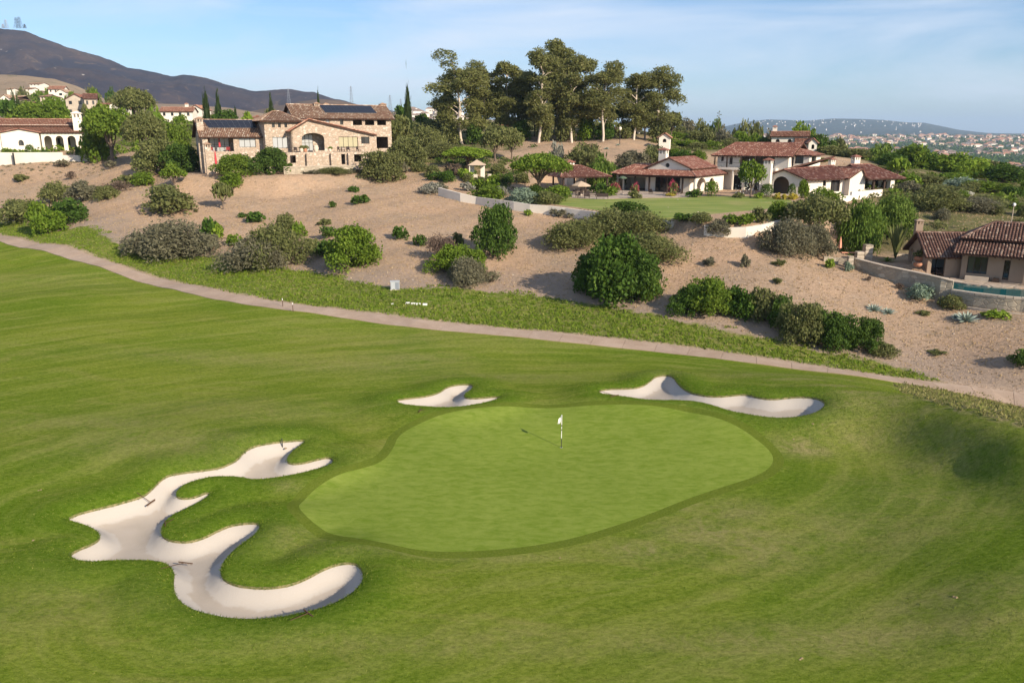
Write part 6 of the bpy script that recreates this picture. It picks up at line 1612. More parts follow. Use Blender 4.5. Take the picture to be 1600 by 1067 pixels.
for i, ((x, y), z) in enumerate(zip(pts_, hz_)):
    if nb < 240 and y > 1000 and i % 2 == 0:
        o = obj('far_house', HM[int(rg.integers(0, 6))], loc=(x, y, z), rot=(0, 0, rg.uniform(-.7, .7))); s_ = rg.uniform(.8, 1.25); o.scale = (s_, s_, s_)
        tag(o, 'tiny pale house with hip roof among trees in the town filling the valley', 'house', 'houses of the valley town'); nb += 1
    else:
        g = HG[int(rg.integers(0, 4))]; a = rg.uniform(-.8, .8); s_ = rg.uniform(.85, 1.3) * (1 + y / 9000); c, s2 = math.cos(a) * s_, math.sin(a) * s_; o = len(stuffV); nv = 14
        stuffV += [(x + v[0] * c - v[1] * s2, y + v[0] * s2 + v[1] * c, z + v[2] * s_) for v in g.V[:nv]]
        fs = [f for f in g.F[:11]]; k = int(rg.integers(0, 3)); sF += [tuple(q + o for q in f) for f in fs]; sM += [k] * 6 + [3 + i % 2] * 5
# houses along the blue hill and on the far hillside
for (prof, Yc, n, sc, dy) in [([(1150,195),(1200,187.5),(1260,189),(1300,186.5),(1380,188.5),(1440,193)], 9450, 120, .6, 2600), ([(600,183),(640,177),(690,175),(720,180)], 1690, 60, 1.0, 260)]:
    for _ in range(n):
        u = rg.uniform(prof[0][0], prof[-1][0]); v = np.interp(u, [p[0] for p in prof], [p[1] for p in prof]); t = abs(rg.normal()) * .45; Y = Yc - dy * t; zc = zy(v, Yc); z = zc * (1 - t * dy / (Yc * .36)) + (2 if sc < 2 else 8); x = xu(u, v, Yc) * Y / Yc
        g = HG[int(rg.integers(0, 4))]; a = rg.uniform(-.8, .8); s_ = sc * rg.uniform(.7, 1.3); c, s2 = math.cos(a) * s_, math.sin(a) * s_; o = len(stuffV)
        stuffV += [(x + v_[0] * c - v_[1] * s2, Y + v_[0] * s2 + v_[1] * c, z + (v_[2] - (6 if v_[2] < 0 else 0)) * s_) for v_ in g.V[:14]]
        sF += [tuple(q + o for q in f) for f in g.F[:11]]; sM += [0] * 6 + [4] * 5
tag(obj('distant_town', mesh_from('distant_town', stuffV, sF, wallmats + [fr1, fr2], mi=sM)), kind='stuff')
# trees of the valley: leafy clumps, one mass
def clumps(name, pts, zs, r0, r1, cols, seed, hh=1.0, nleaf=16):
    r = np.random.default_rng(seed); n = len(pts); P_ = np.array(pts); R_ = r.uniform(r0, r1, n) 
    C = np.repeat(np.stack([P_[:, 0], P_[:, 1], zs + R_ * .55 * hh], 1), nleaf, 0); d = r.normal(size=(n * nleaf, 3)); d /= np.linalg.norm(d, axis=1, keepdims=True); RR = np.repeat(R_, nleaf)[:, None]
    V, F = leaves(C + d * RR * [1, 1, .85 * hh] * r.uniform(.5, 1.05, (n * nleaf, 1)), d, RR * (2.4 / math.sqrt(nleaf)), 1.3, 0, .6, r)
    tag(obj(name, mesh_from(name, V, F, cols)), kind='stuff')
tp = town_pts(1, 900, 950, .3, .4, 1); r = np.random.default_rng(77)
yy = np.exp(r.uniform(math.log(420), math.log(4600), 14000)); xx = r.uniform(.16, .78, 14000) * yy
clumps('valley_trees', np.stack([xx, yy], 1), H(xx, yy), 4, 9, LEAF['dark'], 3, nleaf=14)
yy = np.exp(r.uniform(math.log(300), math.log(900), 4200)); aa_ = r.uniform(.22, .78, 4200); xx = aa_ * yy
clumps('wooded_slope', np.stack([xx, yy], 1), H(xx, yy), 1.8, 4.2, LEAF['olive'], 4, nleaf=44)
def cover(name, a0, a1, y0, y1, n, r0, r1, col, seed, keep=None):
    r = np.random.default_rng(seed); yy = r.uniform(y0, y1, n); aa = r.uniform(a0, a1, n); xx = aa * yy; m_ = np.ones(n, bool)
    for P_, pz, bw in PADS: m_ &= seg_sdf(xx, yy, np.array(P_)) > 1.5
    if keep is not None: m_ &= keep(xx, yy)
    clumps(name, np.stack([xx[m_], yy[m_]], 1), H(xx[m_], yy[m_]) - .25, r0, r1, LEAF[col], seed, .75, nleaf=60)
pn = lambda x, y: np.array([mnoise.noise(Vector((a * .11, b * .11, 1.5))) for a, b in zip(x, y)]) > -.08
cover('bank_scrub', .41, .80, 102, 175, 900, .5, 1.25, 'olive', 41, pn)
cover('bank_scrub', .43, .80, 120, 290, 420, .6, 1.6, 'bright', 42, pn)
cover('hill_scrub', .17, .38, 196, 262, 520, .6, 1.5, 'olive', 43, pn)
cover('hill_scrub', .19, .38, 196, 262, 260, .6, 1.6, 'bright', 44)
cover('garden_scrub', -.11, .045, 146, 182, 210, .4, 1.0, 'olive', 45, pn)
cover('garden_scrub', -.10, .03, 150, 205, 150, .5, 1.1, 'dark', 46, pn)
cover('ridge_scrub', -.66, -.40, 188, 262, 480, .7, 1.7, 'bright', 47)
cover('ridge_scrub', -.44, -.10, 205, 262, 480, .7, 1.7, 'olive', 48)
cover('dry_brush', -.70, -.50, 160, 186, 160, .25, .6, 'grey', 49)
yy = r.uniform(235, 420, 900); xx = r.uniform(-.75, .16, 900) * yy
clumps('wooded_ridge', np.stack([xx, yy], 1), H(xx, yy), 1.2, 2.3, LEAF['olive'], 5, .7, nleaf=40)
# left hillside: houses and gardens
for a in [('long white house with flat pale roof highest under the tan hill', 46,62,135.5,131.5,129.5,640,0,stucco,tile_tan,12,'gable',3),
          ('small white house left below the highest one under the tan hill', 40,49,142,139,137.5,600,0,stucco,tile_tan,9,'gable',1),
          ('white gabled house with large dark window on the left hillside', 87,102,153,144,140.5,470,5,stucco,tile_tan,11,'front',1),
          ('white house wing with sloping roof behind the gabled one on the left hillside', 75,98,147,139.5,135,500,10,stucco,tile_orange,10,'gable',3),
          ('tan house with twin chimneys on the left hillside', 62,84,156,151,148,440,10,stucco_grey,tile_tan,10,'hip',3),
          ('cream gabled house at the left edge above the arcade', 0,13,160,153,149,400,10,stucco,tile_tan,12,'front',2),
          ('tan gabled house right of the cream one at the left edge', 13,29,160,155,150,410,8,stucco_grey,tile_tan,12,'hip',2),
          ('brown house with slim chimney among bright trees on the left', 34,50,172,166,160,350,8,stucco_grey,tile_tan,8,'hip',2),
          ('small white house peeking over trees at the left', 10,17,142,139.5,138,560,0,stucco,tile_tan,8,'gable',1)]:
    bg_house(a[0], *a[1:7], a[7], a[8], a[9], a[10], a[11], a[12])
HT_ = [(28,140),(0,140),(50,138),(112,134),(146,140),(118,138),(84,150),(76,152),(2,158),(40,162),(148,148),(66,158),(92,154),(104,168),(170,160),(296,178),(252,180),(400,170),(586,176),(642,182),(650,186),(672,176)]
LABH = ['bright tree below the highest white house on the left hillside', 'olive tree at the left edge under the tan hill', 'bright tree under the white house with flat pale roof', 'olive bush at the crest of the tan hill slope above the block house', 'dark bush on the tan slope right of the block house roof', 'bright bush directly above the square stone block house', 'small bright tree left of the square stone block house', 'dark tree below the twin chimney house', 'olive tree below the cream gabled house at the left edge', 'bright tree below the slim chimney house', 'olive tree above the low house with dark red roof', 'bright tree in front of the twin chimney house', 'bright bush at the lower left of the stone block house', 'slim olive tree against the wall of the stone block house', 'dark tree behind the cream gable end left', 'olive tree right of the small cream gable house', 'bright tree in front of the flat orange roofed house', 'olive tree over the tower roof of the stone villa', 'olive tree behind the right chimney of the stone villa', 'dark tree just right of the tall cypress', 'broad olive bush between the cypress and the grove', 'dark bush left of the leftmost eucalyptus, on the skyline']
for i, (kd, c, u0, v0, u1, Yd) in enumerate([('dome','bright',28,140,58,500),('dome','olive',0,140,24,470),('dome','bright',50,138,78,520),('dome','olive',112,134,140,430),('dome','dark',146,140,164,420),('dome','bright',118,138,134,400),('tree','bright',84,150,100,420),('dome','dark',76,152,94,380),('dome','olive',2,158,26,340),('dome','bright',40,162,64,300),('dome','olive',148,148,172,370),('dome','bright',66,158,92,330),('dome','bright',92,154,112,330),('tree','olive',104,168,118,280),('dome','dark',170,160,190,330),('dome','olive',296,178,330,260),('dome','bright',252,180,276,255),('dome','olive',400,170,424,262),('dome','olive',586,176,612,262),('tree','dark',642,182,668,235),('dome','olive',650,186,690,225),('dome','dark',672,176,700,232)]):
    plant(kd, c, (u0, v0, u1, 0), LABH[i], Y=Yd, group='trees among the left hillside houses', name='hillside_tree', cat='tree', lod='M')
# lattice towers
def lattice(name, label, cat, u, v0, Y, zb, wb, arms=(), group=None, mat=None, top=.15):
    x = xu(u, v0, Y); zt_ = zy(v0, Y); hh = zt_ - zb; t = thing(name, label, cat, (x, Y, zb), 0, group); mb = MB(); th = Y * .00011
    n = 9
    def w(q): return wb * (1 - q) ** 1.2 / 2 + top * wb / 2
    for sx in (-1, 1):
        for sy in (-1, 1): mb.tube([(sx * w(q), sy * w(q), hh * q) for q in np.linspace(0, 1, 6)], [th] * 6, 4)
    for i in range(n):
        q0, q1 = i / n, (i + 1) / n
        for sy in (-1, 1):
            mb.tube([(-w(q0), sy * w(q0), hh * q0), (w(q1), sy * w(q1), hh * q1)], [th * .6] * 2, 3); mb.tube([(w(q0), sy * w(q0), hh * q0), (-w(q1), sy * w(q1), hh * q1)], [th * .6] * 2, 3); mb.tube([(-w(q1), sy * w(q1), hh * q1), (w(q1), sy * w(q1), hh * q1)], [th * .5] * 2, 3)
    mb.build('lattice', mat or alu, t)
    for q, L in arms:
        MB().tube([(-L, 0, hh * q), (0, 0, hh * (q + .03)), (L, 0, hh * q)], [th * .5, th, th * .5], 4).build('cross_arm', mat or alu, t)
for u, v0, Y, lab in [(450,139,1900,'lattice power pylon standing highest behind the stone villa tower'),(548,135,2100,'lattice power pylon above the solar roof of the stone villa'),(609,149,2200,'lattice power pylon right of the stone villa chimneys'),(626,155,2700,'farthest small lattice power pylon near the tall cypress')]:
    lattice('power_pylon', lab, 'pylon', u, v0, Y, zy(178, Y), 11, [(.7, 8), (.82, 7), (.93, 6)], 'power pylons on the far ridge')
for u, v0, w_, lab in [(8,31,8,'pale radio mast left on the mountain top'),(24.5,28,9,'dark radio mast, left one of the pair on the mountain top'),(29,27,9,'dark radio mast, right one of the pair on the mountain top'),(4,38,5,'short mast at the left edge of the mountain top'),(38,38,5,'short mast right of the tall pair on the mountain top')]:
    lattice('radio_mast', lab, 'mast', u, v0, 2580, zy(44.5, 2580), w_, [(.55, w_ * .8), (.8, w_ * .8)], 'masts on the mountain top', alu if u < 10 else iron, .5)
# century plant bloom on the hill
x, y = pt(1123, 250, 190); z = g1(x, y); t = thing('agave_bloom', 'tall agave flower stalk on the skyline of the scrub hill', 'plant', (x, y, z)); hh = zy(173, y) - z
MB().tube([(0, 0, 0), (.05, 0, hh * .5), (0, 0, hh)], [.14, .1, .04], 5).build('stalk', bark, t); mb = MB()
for i in range(16):
    a = i * 2.4; q = .55 + .44 * i / 16; L_ = 1.0 * (1.25 - q) * 1.6; e = np.array([math.cos(a) * L_, math.sin(a) * L_, hh * q + .3]); 
    o = MB().tube([(0, 0, hh * q), tuple(e)], [.03, .03], 3).add([tuple(e + np.array(k) * .32) for k in ((1,0,0),(0,1,0),(-1,0,0),(0,-1,0),(0,0,.5),(0,0,-.5))], [(0,1,4),(1,2,4),(2,3,4),(3,0,4),(1,0,5),(2,1,5),(3,2,5),(0,3,5)]); o.build('flower_cluster', LEAF['olive'], t)
# the air
hz = MB().box(-29000, 29000, -2000, 31500, -75, 520); o = obj('haze', hz.mesh('haze', [])); o['kind'] = 'stuff'
m, s = newmat('haze_air'); v = s.n('VolumePrincipled'); v.inputs['Color'].default_value = (.58, .77, 1.0, 1); v.inputs['Density'].default_value = 6.5e-5; v.inputs['Anisotropy'].default_value = 0.0
s.link(v.outputs[0], s.n('OutputMaterial').inputs['Volume']); o.data.materials.append(m)
# ------------------------------------------------------------------ things on the course and in the gardens
white_p = simple('white_paint', (.82, .80, .76), .5, .4, .04, 3); black_p = simple('black_paint', (.03, .03, .03), .5, .4, .05, 3)
rake_m = simple('rake_wood', (.10, .055, .03), .8, .2, .2, 3)
def hs_(x, y): return g1(x, y)
x, y, z = rayground(877, 699); t = thing('golf_flag', 'white golf flag on a black and white striped stick in the putting green', 'flag', (x, y, z))
H0 = 2.15
segs = [(0, .62, black_p), (.62, 1.12, white_p), (1.12, 1.22, black_p), (1.22, 1.40, white_p), (1.40, 1.50, black_p), (1.50, H0, white_p)]
for a, b, m in segs: MB().tube([(0, 0, a), (0, 0, b)], [.022, .022], 8).build('stick', m, t)
fv = []; NU, NV = 9, 6
for i in range(NU):
    for j in range(NV):
        a = i / (NU - 1); b = j / (NV - 1); fv.append((-.03 - a * .17 - .05 * a * b, .05 * math.sin(a * 5 + b * 2) + .03 * math.sin(a * 11), H0 - .02 - b * .36 - a * .26 - .05 * math.sin(a * 4)))
F = [(i * NV + j, (i + 1) * NV + j, (i + 1) * NV + j + 1, i * NV + j + 1) for i in range(NU - 1) for j in range(NV - 1)]
obj('cloth', mesh_from('cloth', fv, F, white_p, smooth=True), t)
cp = MB(); ring = [(math.cos(a) * .06, math.sin(a) * .06) for a in np.linspace(0, 2 * math.pi, 15)[:-1]]
cp.add([(*p, .006) for p in ring] + [(p[0] * 1.35, p[1] * 1.35, .006) for p in ring], [(i, (i + 1) % 14, (i + 1) % 14 + 14, i + 14) for i in range(14)]); cp.build('hole_rim', white_p, t)
cp = MB(); cp.add([(*p, .008) for p in ring], [tuple(range(14))]); cp.build('hole', black_p, t)
def rake(u0, v0, u1, v1, label, lift=.05):
    """handle tip (u0, v0) to head (u1, v1)"""
    a = np.array(rayground(u0, v0)); b = np.array(rayground(u1, v1)); a[2] += lift; b[2] += lift - .05
    t = thing('bunker_rake', label, 'rake', tuple(b)); d = a - b; L_ = np.linalg.norm(d)
    if L_ > 2.0: d *= 1.9 / L_
    MB().tube([(0, 0, .05), tuple(d + np.array([0, 0, .05]))], [.016, .014], 6).build('handle', rake_m, t)
    n = np.array([-d[1], d[0], 0]); n /= np.linalg.norm(n); k = d / np.linalg.norm(d); mb = MB()
    hv = [n * .36 * sx + k * .022 * sy + np.array([0, 0, z]) for z in (.02, .065) for sy in (-1, 1) for sx in (-1, 1)]
    mb.add(hv, [(0, 2, 3, 1), (4, 5, 7, 6), (0, 1, 5, 4), (2, 6, 7, 3), (0, 4, 6, 2), (1, 3, 7, 5)]); hd = mb.build('head', rake_m, t)
    for i in range(9):
        p = n * (-.32 + .08 * i); MB().tube([tuple(p + np.array([0, 0, .02])), tuple(p + np.array([0, 0, -.06]))], [.01, .006], 4).build('tooth', rake_m, hd)
rake(214,772,236,786,'rake lying on the upper left edge of the large left bunker')
rake(272,812,258,818,'rake in the shade of the inner curve of the large left bunker',.02)
rake(252,891,290,880,'rake lying on the lower left part of the large left bunker')
rake(454,972,482,959,'rake near the lower right lip of the large left bunker')
rake(936,612,960,619,'rake at the left tip of the right bunker')
rake(664,641,656,641,'short looking rake at the lower edge of the small middle bunker', .02)
x, y, z = rayground(441, 694); t = thing('bunker_post', 'small dark post standing at the top edge of the large left bunker', 'post', (x, y, z)); MB().tube([(0, 0, -.2), (0, 0, .38)], [.035, .03], 6).build('post', black_p, t)
for u, v, hgt, lab in [(442,480,.95,'left thin marker stake standing beside the cart path'),(458,487,.95,'right thin marker stake standing beside the cart path')]:
    x, y, z = rayground(u, v); t = thing('marker_stake', lab, 'stake', (x, y, z)); MB().tube([(0, 0, -.2), (0, 0, hgt * .78)], [.035, .035], 6).build('shaft', rake_m, t); MB().tube([(0, 0, hgt * .78), (0, 0, hgt)], [.04, .035], 6).build('tip', white_p, t)
# electrical cabinet
x, y, z = rayground(617.5, 452); cab = simple('cabinet_grey', (.42, .44, .45), .6, .4, .05, 2); cabd = simple('cabinet_shade', (.22, .24, .27), .6, .4, .05, 2)
t = thing('utility_cabinet', 'grey double door utility cabinet at the edge of the green strip', 'cabinet', (x, y, z - .05), R(8))
MB().box(-.5, .5, -.3, .3, 0, .95).build('body', cab, t); MB().box(-.55, .55, -.35, .35, .951, 1.02).build('lid', cab, t)
MB().box(-.44, -.05, -.325, -.302, .1, .88).build('door', cab, t); MB().box(.02, .44, -.325, -.302, .1, .88).build('door', cabd, t); MB().box(-.6, .6, -.42, .42, -.2, .06).build('plinth', stucco_grey, t)
for i, (u, v) in enumerate([(613,475.5),(637,474.5),(645.5,475.5),(653.5,476),(664,476.5)]):
    x, y, z = rayground(u, v); r = RNG.uniform(-.1, .1); o = obj('marker_slab', MB().box(-.22 if i else -.16, .24 if i else .16, -.12, .12, -.05, .16 if i else .1).mesh('marker_slab', white_p), loc=(x, y, z), rot=(0, 0, r))
    tag(o, ['lone white slab left of the short row in the rough', 'first slab from the left in the row of four white slabs', 'second slab from the left in the row of four white slabs', 'third slab from the left in the row of four white slabs', 'rightmost slab in the row of four white slabs'][i], 'marker', 'white slabs in the green rough')
# stones and divots
stone_m = simple('field_stone', (.46, .38, .30), .95, .1, .2, 2)
def rocks(name, pts, r0, r1, mat, seed):
    r = np.random.default_rng(seed); V = []; F = []
    for x, y in pts:
        z = g1(x, y); s_ = r.uniform(r0, r1); o = len(V)
        P_ = [(1,0,0),(-1,0,0),(0,1,0),(0,-1,0),(0,0,1),(.6,.6,.5),(-.6,.6,.5),(-.6,-.6,.5),(.6,-.6,.5)]
        V += [(x + a * s_ * r.uniform(.7, 1.3), y + b * s_ * r.uniform(.7, 1.3), z + c * s_ * r.uniform(.6, .9) - .02) for a, b, c in P_]
        F += [tuple(q + o for q in f) for f in [(0,5,8),(2,6,5),(1,7,6),(3,8,7),(5,4,8),(6,4,5),(7,4,6),(8,4,7),(0,2,5),(2,1,6),(1,3,7),(3,0,8)]]
    tag(obj(name, mesh_from(name, V, F, mat)), kind='stuff')
r = np.random.default_rng(9)
rp_ = []
for _ in range(420):
    u = r.uniform(0, 1600); v = r.uniform(270, 600); x, y = rayground(u, v)[:2]
    if seg_sdf(np.array([x]), np.array([y]), STRIP, False)[0] * SSG > 1 and y < 170: rp_.append((x, y))
rocks('scattered_stones', rp_, .05, .16, stone_m, 2)
rp_ = []
for _ in range(500):
    t_ = r.uniform(20, cum[-1] - 5); c = pc(t_); d = pc(t_ + .3) - pc(t_ - .3); d /= np.hypot(*d); n = np.array([-d[1], d[0]]) * (1 if _side < 0 else 1); off = 1.5 + abs(r.normal()) * .35
    for sg_ in (1,): rp_.append(tuple(c + n * off * sg_))
rocks('leaf_litter', rp_, .04, .10, simple('litter', (.38, .27, .17), .95, .1, .3, 3), 3)

# gardens
cloth_t = simple('umbrella_tan', (.50, .38, .27), .9, .1, .06, 2); cloth_r = simple('umbrella_red', (.55, .07, .08), .9, .1, .08, 2); cloth_o = simple('umbrella_apricot', (.68, .33, .22), .9, .1, .08, 2); cloth_g = simple('umbrella_green', (.10, .14, .09), .9, .1, .08, 2)
def umbrella(label, u, v0, v1, wpx, Y, z, mat, closed=False):
    x = xu(u, v0, Y); zt_ = zy(v0, Y); hh = zt_ - z; t = thing('patio_umbrella', label, 'umbrella', (x, Y, z))
    MB().tube([(0, 0, 0), (0, 0, hh)], [.04, .03], 6).build('pole', wood, t); MB().tube([(0, 0, 0), (0, 0, .12)], [.35, .3], 10).build('base', stucco_grey, t)
    if closed:
        n = 10; V = []; 
        for q, rr in ((.30, .10), (.34, .24), (.6, .2), (.85, .1), (1.0, .02)):
            for j in range(n): a = 2 * math.pi * j / n; k = rr * (1 if j % 2 else .72) * (wpx / 12 * Y / 150 + .5); V.append((k * math.cos(a), k * math.sin(a), hh * q))
        F = [(i * n + j, i * n + (j + 1) % n, (i + 1) * n + (j + 1) % n, (i + 1) * n + j) for i in range(4) for j in range(n)]
        obj('canopy', mesh_from('canopy', V, F, mat), t)
    else:
        w = wpx * Y / FPX / 2; n = 8; V = [(0, 0, hh)]; 
        for q in (.5, 1.0):
            for j in range(n): a = 2 * math.pi * (j + .5) / n; V.append((w * q * math.cos(a), w * q * math.sin(a), hh - w * .42 * q ** 1.15))
        for j in range(n): a = 2 * math.pi * (j + .5) / n; V.append((w * math.cos(a), w * math.sin(a), hh - w * .42 - .15))
        F = [(0, 1 + j, 1 + (j + 1) % n) for j in range(n)] + [(1 + j + n * k, 1 + n + j + n * k, 1 + n + (j + 1) % n + n * k, 1 + (j + 1) % n + n * k) for k in (0, 1) for j in range(n)]
        obj('canopy', mesh_from('canopy', V, F, mat), t)
umbrella('open tan umbrella over a table by the pavilion', 908, 283, 300, 31, 146, 8.03, cloth_t)
umbrella('dark green umbrella in the shade at the left end of the porch', 973, 275, 290, 13, 148, 8.03, cloth_g)
yy_ = 148
umbrella('upper closed red umbrella on the terrace of the stone villa', 341.8, 213, 237, 5, 154.5, ZT, cloth_r, True)
umbrella('lower closed red umbrella beside the small stone chimney', 335.5, 234, 255, 6, 148, 12.3, cloth_r, True)
umbrella('closed red umbrella at the right windows of the stone villa', 556, 213, 236, 5, 171, ZT, cloth_r, True)
x, y, z = at_z(1314, 401, 3.95); umbrella('closed apricot umbrella on the small terrace beside the pepper tree', 1314, 369, 401, 8, y, g1(x, y), cloth_o, True)
def table(label, u, v, z, w=1.6, d=.9, hh=.74, mat=wood, cat='table'):
    x, y, _ = at_z(u, v, z); t = thing('garden_table', label, cat, (x, y, z)); MB().box(-w/2, w/2, -d/2, d/2, hh - .05, hh).build('tabletop', mat, t)
    for sx in (-1, 1):
        for sy in (-1, 1): a, b = sx * (w/2 - .08), sy * (d/2 - .08); MB().box(a - .03, a + .03, b - .03, b + .03, 0, hh - .052).build('leg', mat, t)
def chair(label, u, v, z, rz, mat=wood, w=.6, arms=True, name='garden_chair', cat='chair', xy=None):
    x, y = xy or at_z(u, v, z)[:2]; t = thing(name, label, cat, (x, y, z), rz)
    MB().box(-w/2, w/2, -.3, .3, .36, .46).build('seat', mat, t); MB().box(-w/2, w/2, .24, .30, .462, .95).build('backrest', mat, t)
    for sx in (-1, 1):
        for sy in (-1, 1): a, b = sx * (w/2 - .04), sy * .25; MB().box(a - .03, a + .03, b - .03, b + .03, 0, .358).build('leg', mat, t)
        if arms: MB().box(sx * (w/2 - .03) - .03, sx * (w/2 - .03) + .03, -.28, .238, .60, .66).build('armrest', mat, t)
wick = simple('dark_wicker', (.05, .035, .03), .8, .2, .2, 6); cush = simple('cushion_cream', (.62, .56, .46), .9, .1, .05, 3); redc = simple('chair_red', (.34, .05, .05), .8, .2, .1, 3)
chair('dark wicker armchair at the left end of the lawn seating', 903, 309, 8.03, R(-70), wick, .8); chair('second dark wicker armchair of the lawn seating', 917, 310, 8.03, R(10), wick, .9)
chair('wide dark wicker sofa with its back to the lawn', 941, 311, 8.03, R(178), wick, 2.0, name='garden_sofa', cat='sofa')
table('low dark table between the wicker seats at the lawn edge', 926, 307.5, 8.03, 1.2, .8, .42)
table('dining table under the tan umbrella by the pavilion', 908, 302, 8.03, 1.8, 1.0); chair('dark chair left of the table under the tan umbrella', 897, 303, 8.03, R(-90), wick, .55); chair('dark chair right of the table under the tan umbrella', 919, 303, 8.03, R(90), wick, .55); chair('dark chair in front of the table under the tan umbrella', 908, 305, 8.03, R(180), wick, .55)
for i, u in enumerate((1017, 1040, 1050, 1062)): chair('dark chair standing in the shade of the porch, %s' % ['by the left white wall', 'before the middle doors', 'right of the middle doors', 'by the right white wall'][i], u, 303.5, 8.03, R(180 - 36), wick, .6)
x0, y0 = pt(333, 156.5, 236); chair('red cushioned chair below the upper red umbrella', 0, 0, ZT, R(30), redc, .7, xy=mv(mv(pt(316, 152, 220), dS, 1.6), nS, 1.3)); chair('red cushioned chair at the right of the loggia of the stone villa', 0, 0, ZT, R(10), redc, .7, xy=mv(mv(pt(316, 152, 220), dS, 4.6), nS, 1.2))
Mq = lambda u: mv(onl(Fa, dS, u, 236), nS, 2.0)
for i, u in enumerate((466, 535, 541, 549, 565)):
    chair(['dark chair left of the big arch on the villa terrace', 'dark chair under the shaded windows of the villa, first', 'dark chair under the shaded windows of the villa, second', 'dark chair beside the right closed red umbrella', 'dark chair at the right end of the villa terrace'][i], 0, 0, ZT, R(28 + 40 * (i % 3)), wick, .6, xy=Mq(u))
pot_m = simple('terracotta', (.42, .20, .12), .8, .2, .15, 3); pot_w = simple('pale_pot', (.62, .52, .42), .8, .2, .08, 3); pot_y = simple('yellow_pot', (.55, .36, .12), .5, .4, .12, 3)
def pot(label, x, y, z, r, hh, mat, greenery=None):
    t = thing('flower_pot', label, 'pot', (x, y, z)); n = 12; prof = [(.55, 0), (.85, .3), (1, .62), (.8, .9), (.92, 1.0), (.78, 1.0), (.7, .88)]
    V = [(r * a * math.cos(2*math.pi*j/n), r * a * math.sin(2*math.pi*j/n), hh * b) for a, b in prof for j in range(n)]; F = [(i*n+j, i*n+(j+1)%n, (i+1)*n+(j+1)%n, (i+1)*n+j) for i in range(len(prof)-1) for j in range(n)] + [tuple(range(n*6, n*7))]
    obj('pot', mesh_from('pot', V, F, mat, smooth=True), t)
    if greenery: me, tm = proto('dome', 'S', 1); obj('plant', recol(me, LEAF[greenery]), t, loc=(0, 0, hh * .85), scale=(r * 1.3, r * 1.3, r * 1.3))
pot('large pale jar at the right of the big arch of the stone villa', *Mq(498), ZT, .55, 1.2, pot_w); pot('planted pot left of the big arch of the stone villa', *Mq(475), ZT, .4, .7, pot_w, 'olive'); pot('leafy pot before the big arch of the stone villa', *Mq(481), ZT, .4, .7, pot_m, 'olive'); pot('pale small pot on the villa terrace between arch and windows', *Mq(520), ZT, .3, .6, pot_w, 'bright')
x, y = at_z(1446, 424, 3.3)[:2]; pot('yellow glazed jar at the corner of the tan house', x, y, 2.95, .42, .95, pot_y)
x, y = pt(1434, 91, 413); pot('wide bowl on the stone wall left of the tan house', x, y, 4.05, .5, .45, pot_m); x, y = pt(1437, 92.5, 404); pot('upper terracotta bowl left of the tan house', x, y, 4.4, .6, .6, pot_m, 'olive')
x, y = pt(1437, 92.5, 404); h = House('stone_pedestal', 'low stone pedestal carrying the upper terracotta bowl', 'pedestal', (x, y), 3.0); h.box('pedestal', (x - .6, y - .5), (1, 0), 1.2, 1.0, 2.6, 4.39, stone2)
for i, (u, v) in enumerate([(1458,431),(1467,432),(1474,431)]): chair('dark barrel chair in the shaded porch of the tan house, %s' % ['left', 'middle', 'right'][i], u, v, 2.95, R(-5 + 60 * i), wick, .8)
table('dark table in the shaded porch of the tan house', 1463, 430, 2.95, 1.4, .9)
# orange fence panel near the terrace umbrella, lamp, gazebo, grill
x, y = at_z(1325, 402, 3.95)[:2]; t = thing('low_bench', 'low red bench on the small terrace by the closed umbrella', 'bench', (x, y, g1(x, y))); MB().box(-.9, .9, -.25, .25, .38, .46).build('seat', cloth_o, t)
for sx in (-1, 1): MB().box(sx * .8 - .05, sx * .8 + .05, -.2, .2, 0, .378).build('leg', wood, t)
x, y = pt(1580.5, 106, 346); z = g1(x, y); t = thing('pole_lamp', 'pole lamp with a round white head behind the tan house roof', 'lamp', (x, y, z)); zt_ = zy(321, 106) - z
MB().tube([(0, 0, 0), (0, 0, zt_)], [.05, .04], 6).build('pole', stucco_grey, t); MB().box(-.28, -.05, -.1, .1, zt_ - .1, zt_ + .25).build('housing', iron, t); V, F = tube([(0, 0, zt_ - .15), (0, 0, zt_), (0, 0, zt_ + .2), (0, 0, zt_ + .3)], [.1, .22, .22, .1], 10); obj('globe', mesh_from('globe', V, F, white_p, smooth=True), t)
x, y = pt(968.5, 199, 221); z = g1(x, y); t = thing('street_lamp', 'lantern lamp post at the top of the orange bank', 'lamp', (x, y, z)); zt_ = zy(204, 199) - z
MB().tube([(0, 0, 0), (0, 0, zt_)], [.09, .06], 6).build('pole', iron, t); V, F = tube([(0, 0, zt_), (0, 0, zt_ + .25), (0, 0, zt_ + .65), (0, 0, zt_ + .85)], [.15, .32, .36, .05], 8); obj('lantern', mesh_from('lantern', V, F, stucco), t)
x, y = pt(745.5, 155, 270); z = g1(x, y); t = thing('gazebo', 'small pale gazebo with peaked roof and curtains', 'gazebo', (x, y, z)); w = 1.35; hh = zy(258, 155) - z
for sx in (-1, 1):
    for sy in (-1, 1): MB().box(sx * w - .08, sx * w + .08, sy * w - .08, sy * w + .08, 0, hh).build('post', stucco, t)
    MB().box(sx * (w - .45) - .3, sx * (w - .45) + .3, w - .03, w + .03, .05, hh - .02).build('curtain', stucco, t)
MB().add([(-w-.35, -w-.35, hh), (w+.35, -w-.35, hh), (w+.35, w+.35, hh), (-w-.35, w+.35, hh), (0, 0, hh + 1.0)], [(0, 1, 4), (1, 2, 4), (2, 3, 4), (3, 0, 4), (0, 3, 2, 1)]).build('roof', cloth_t, t)
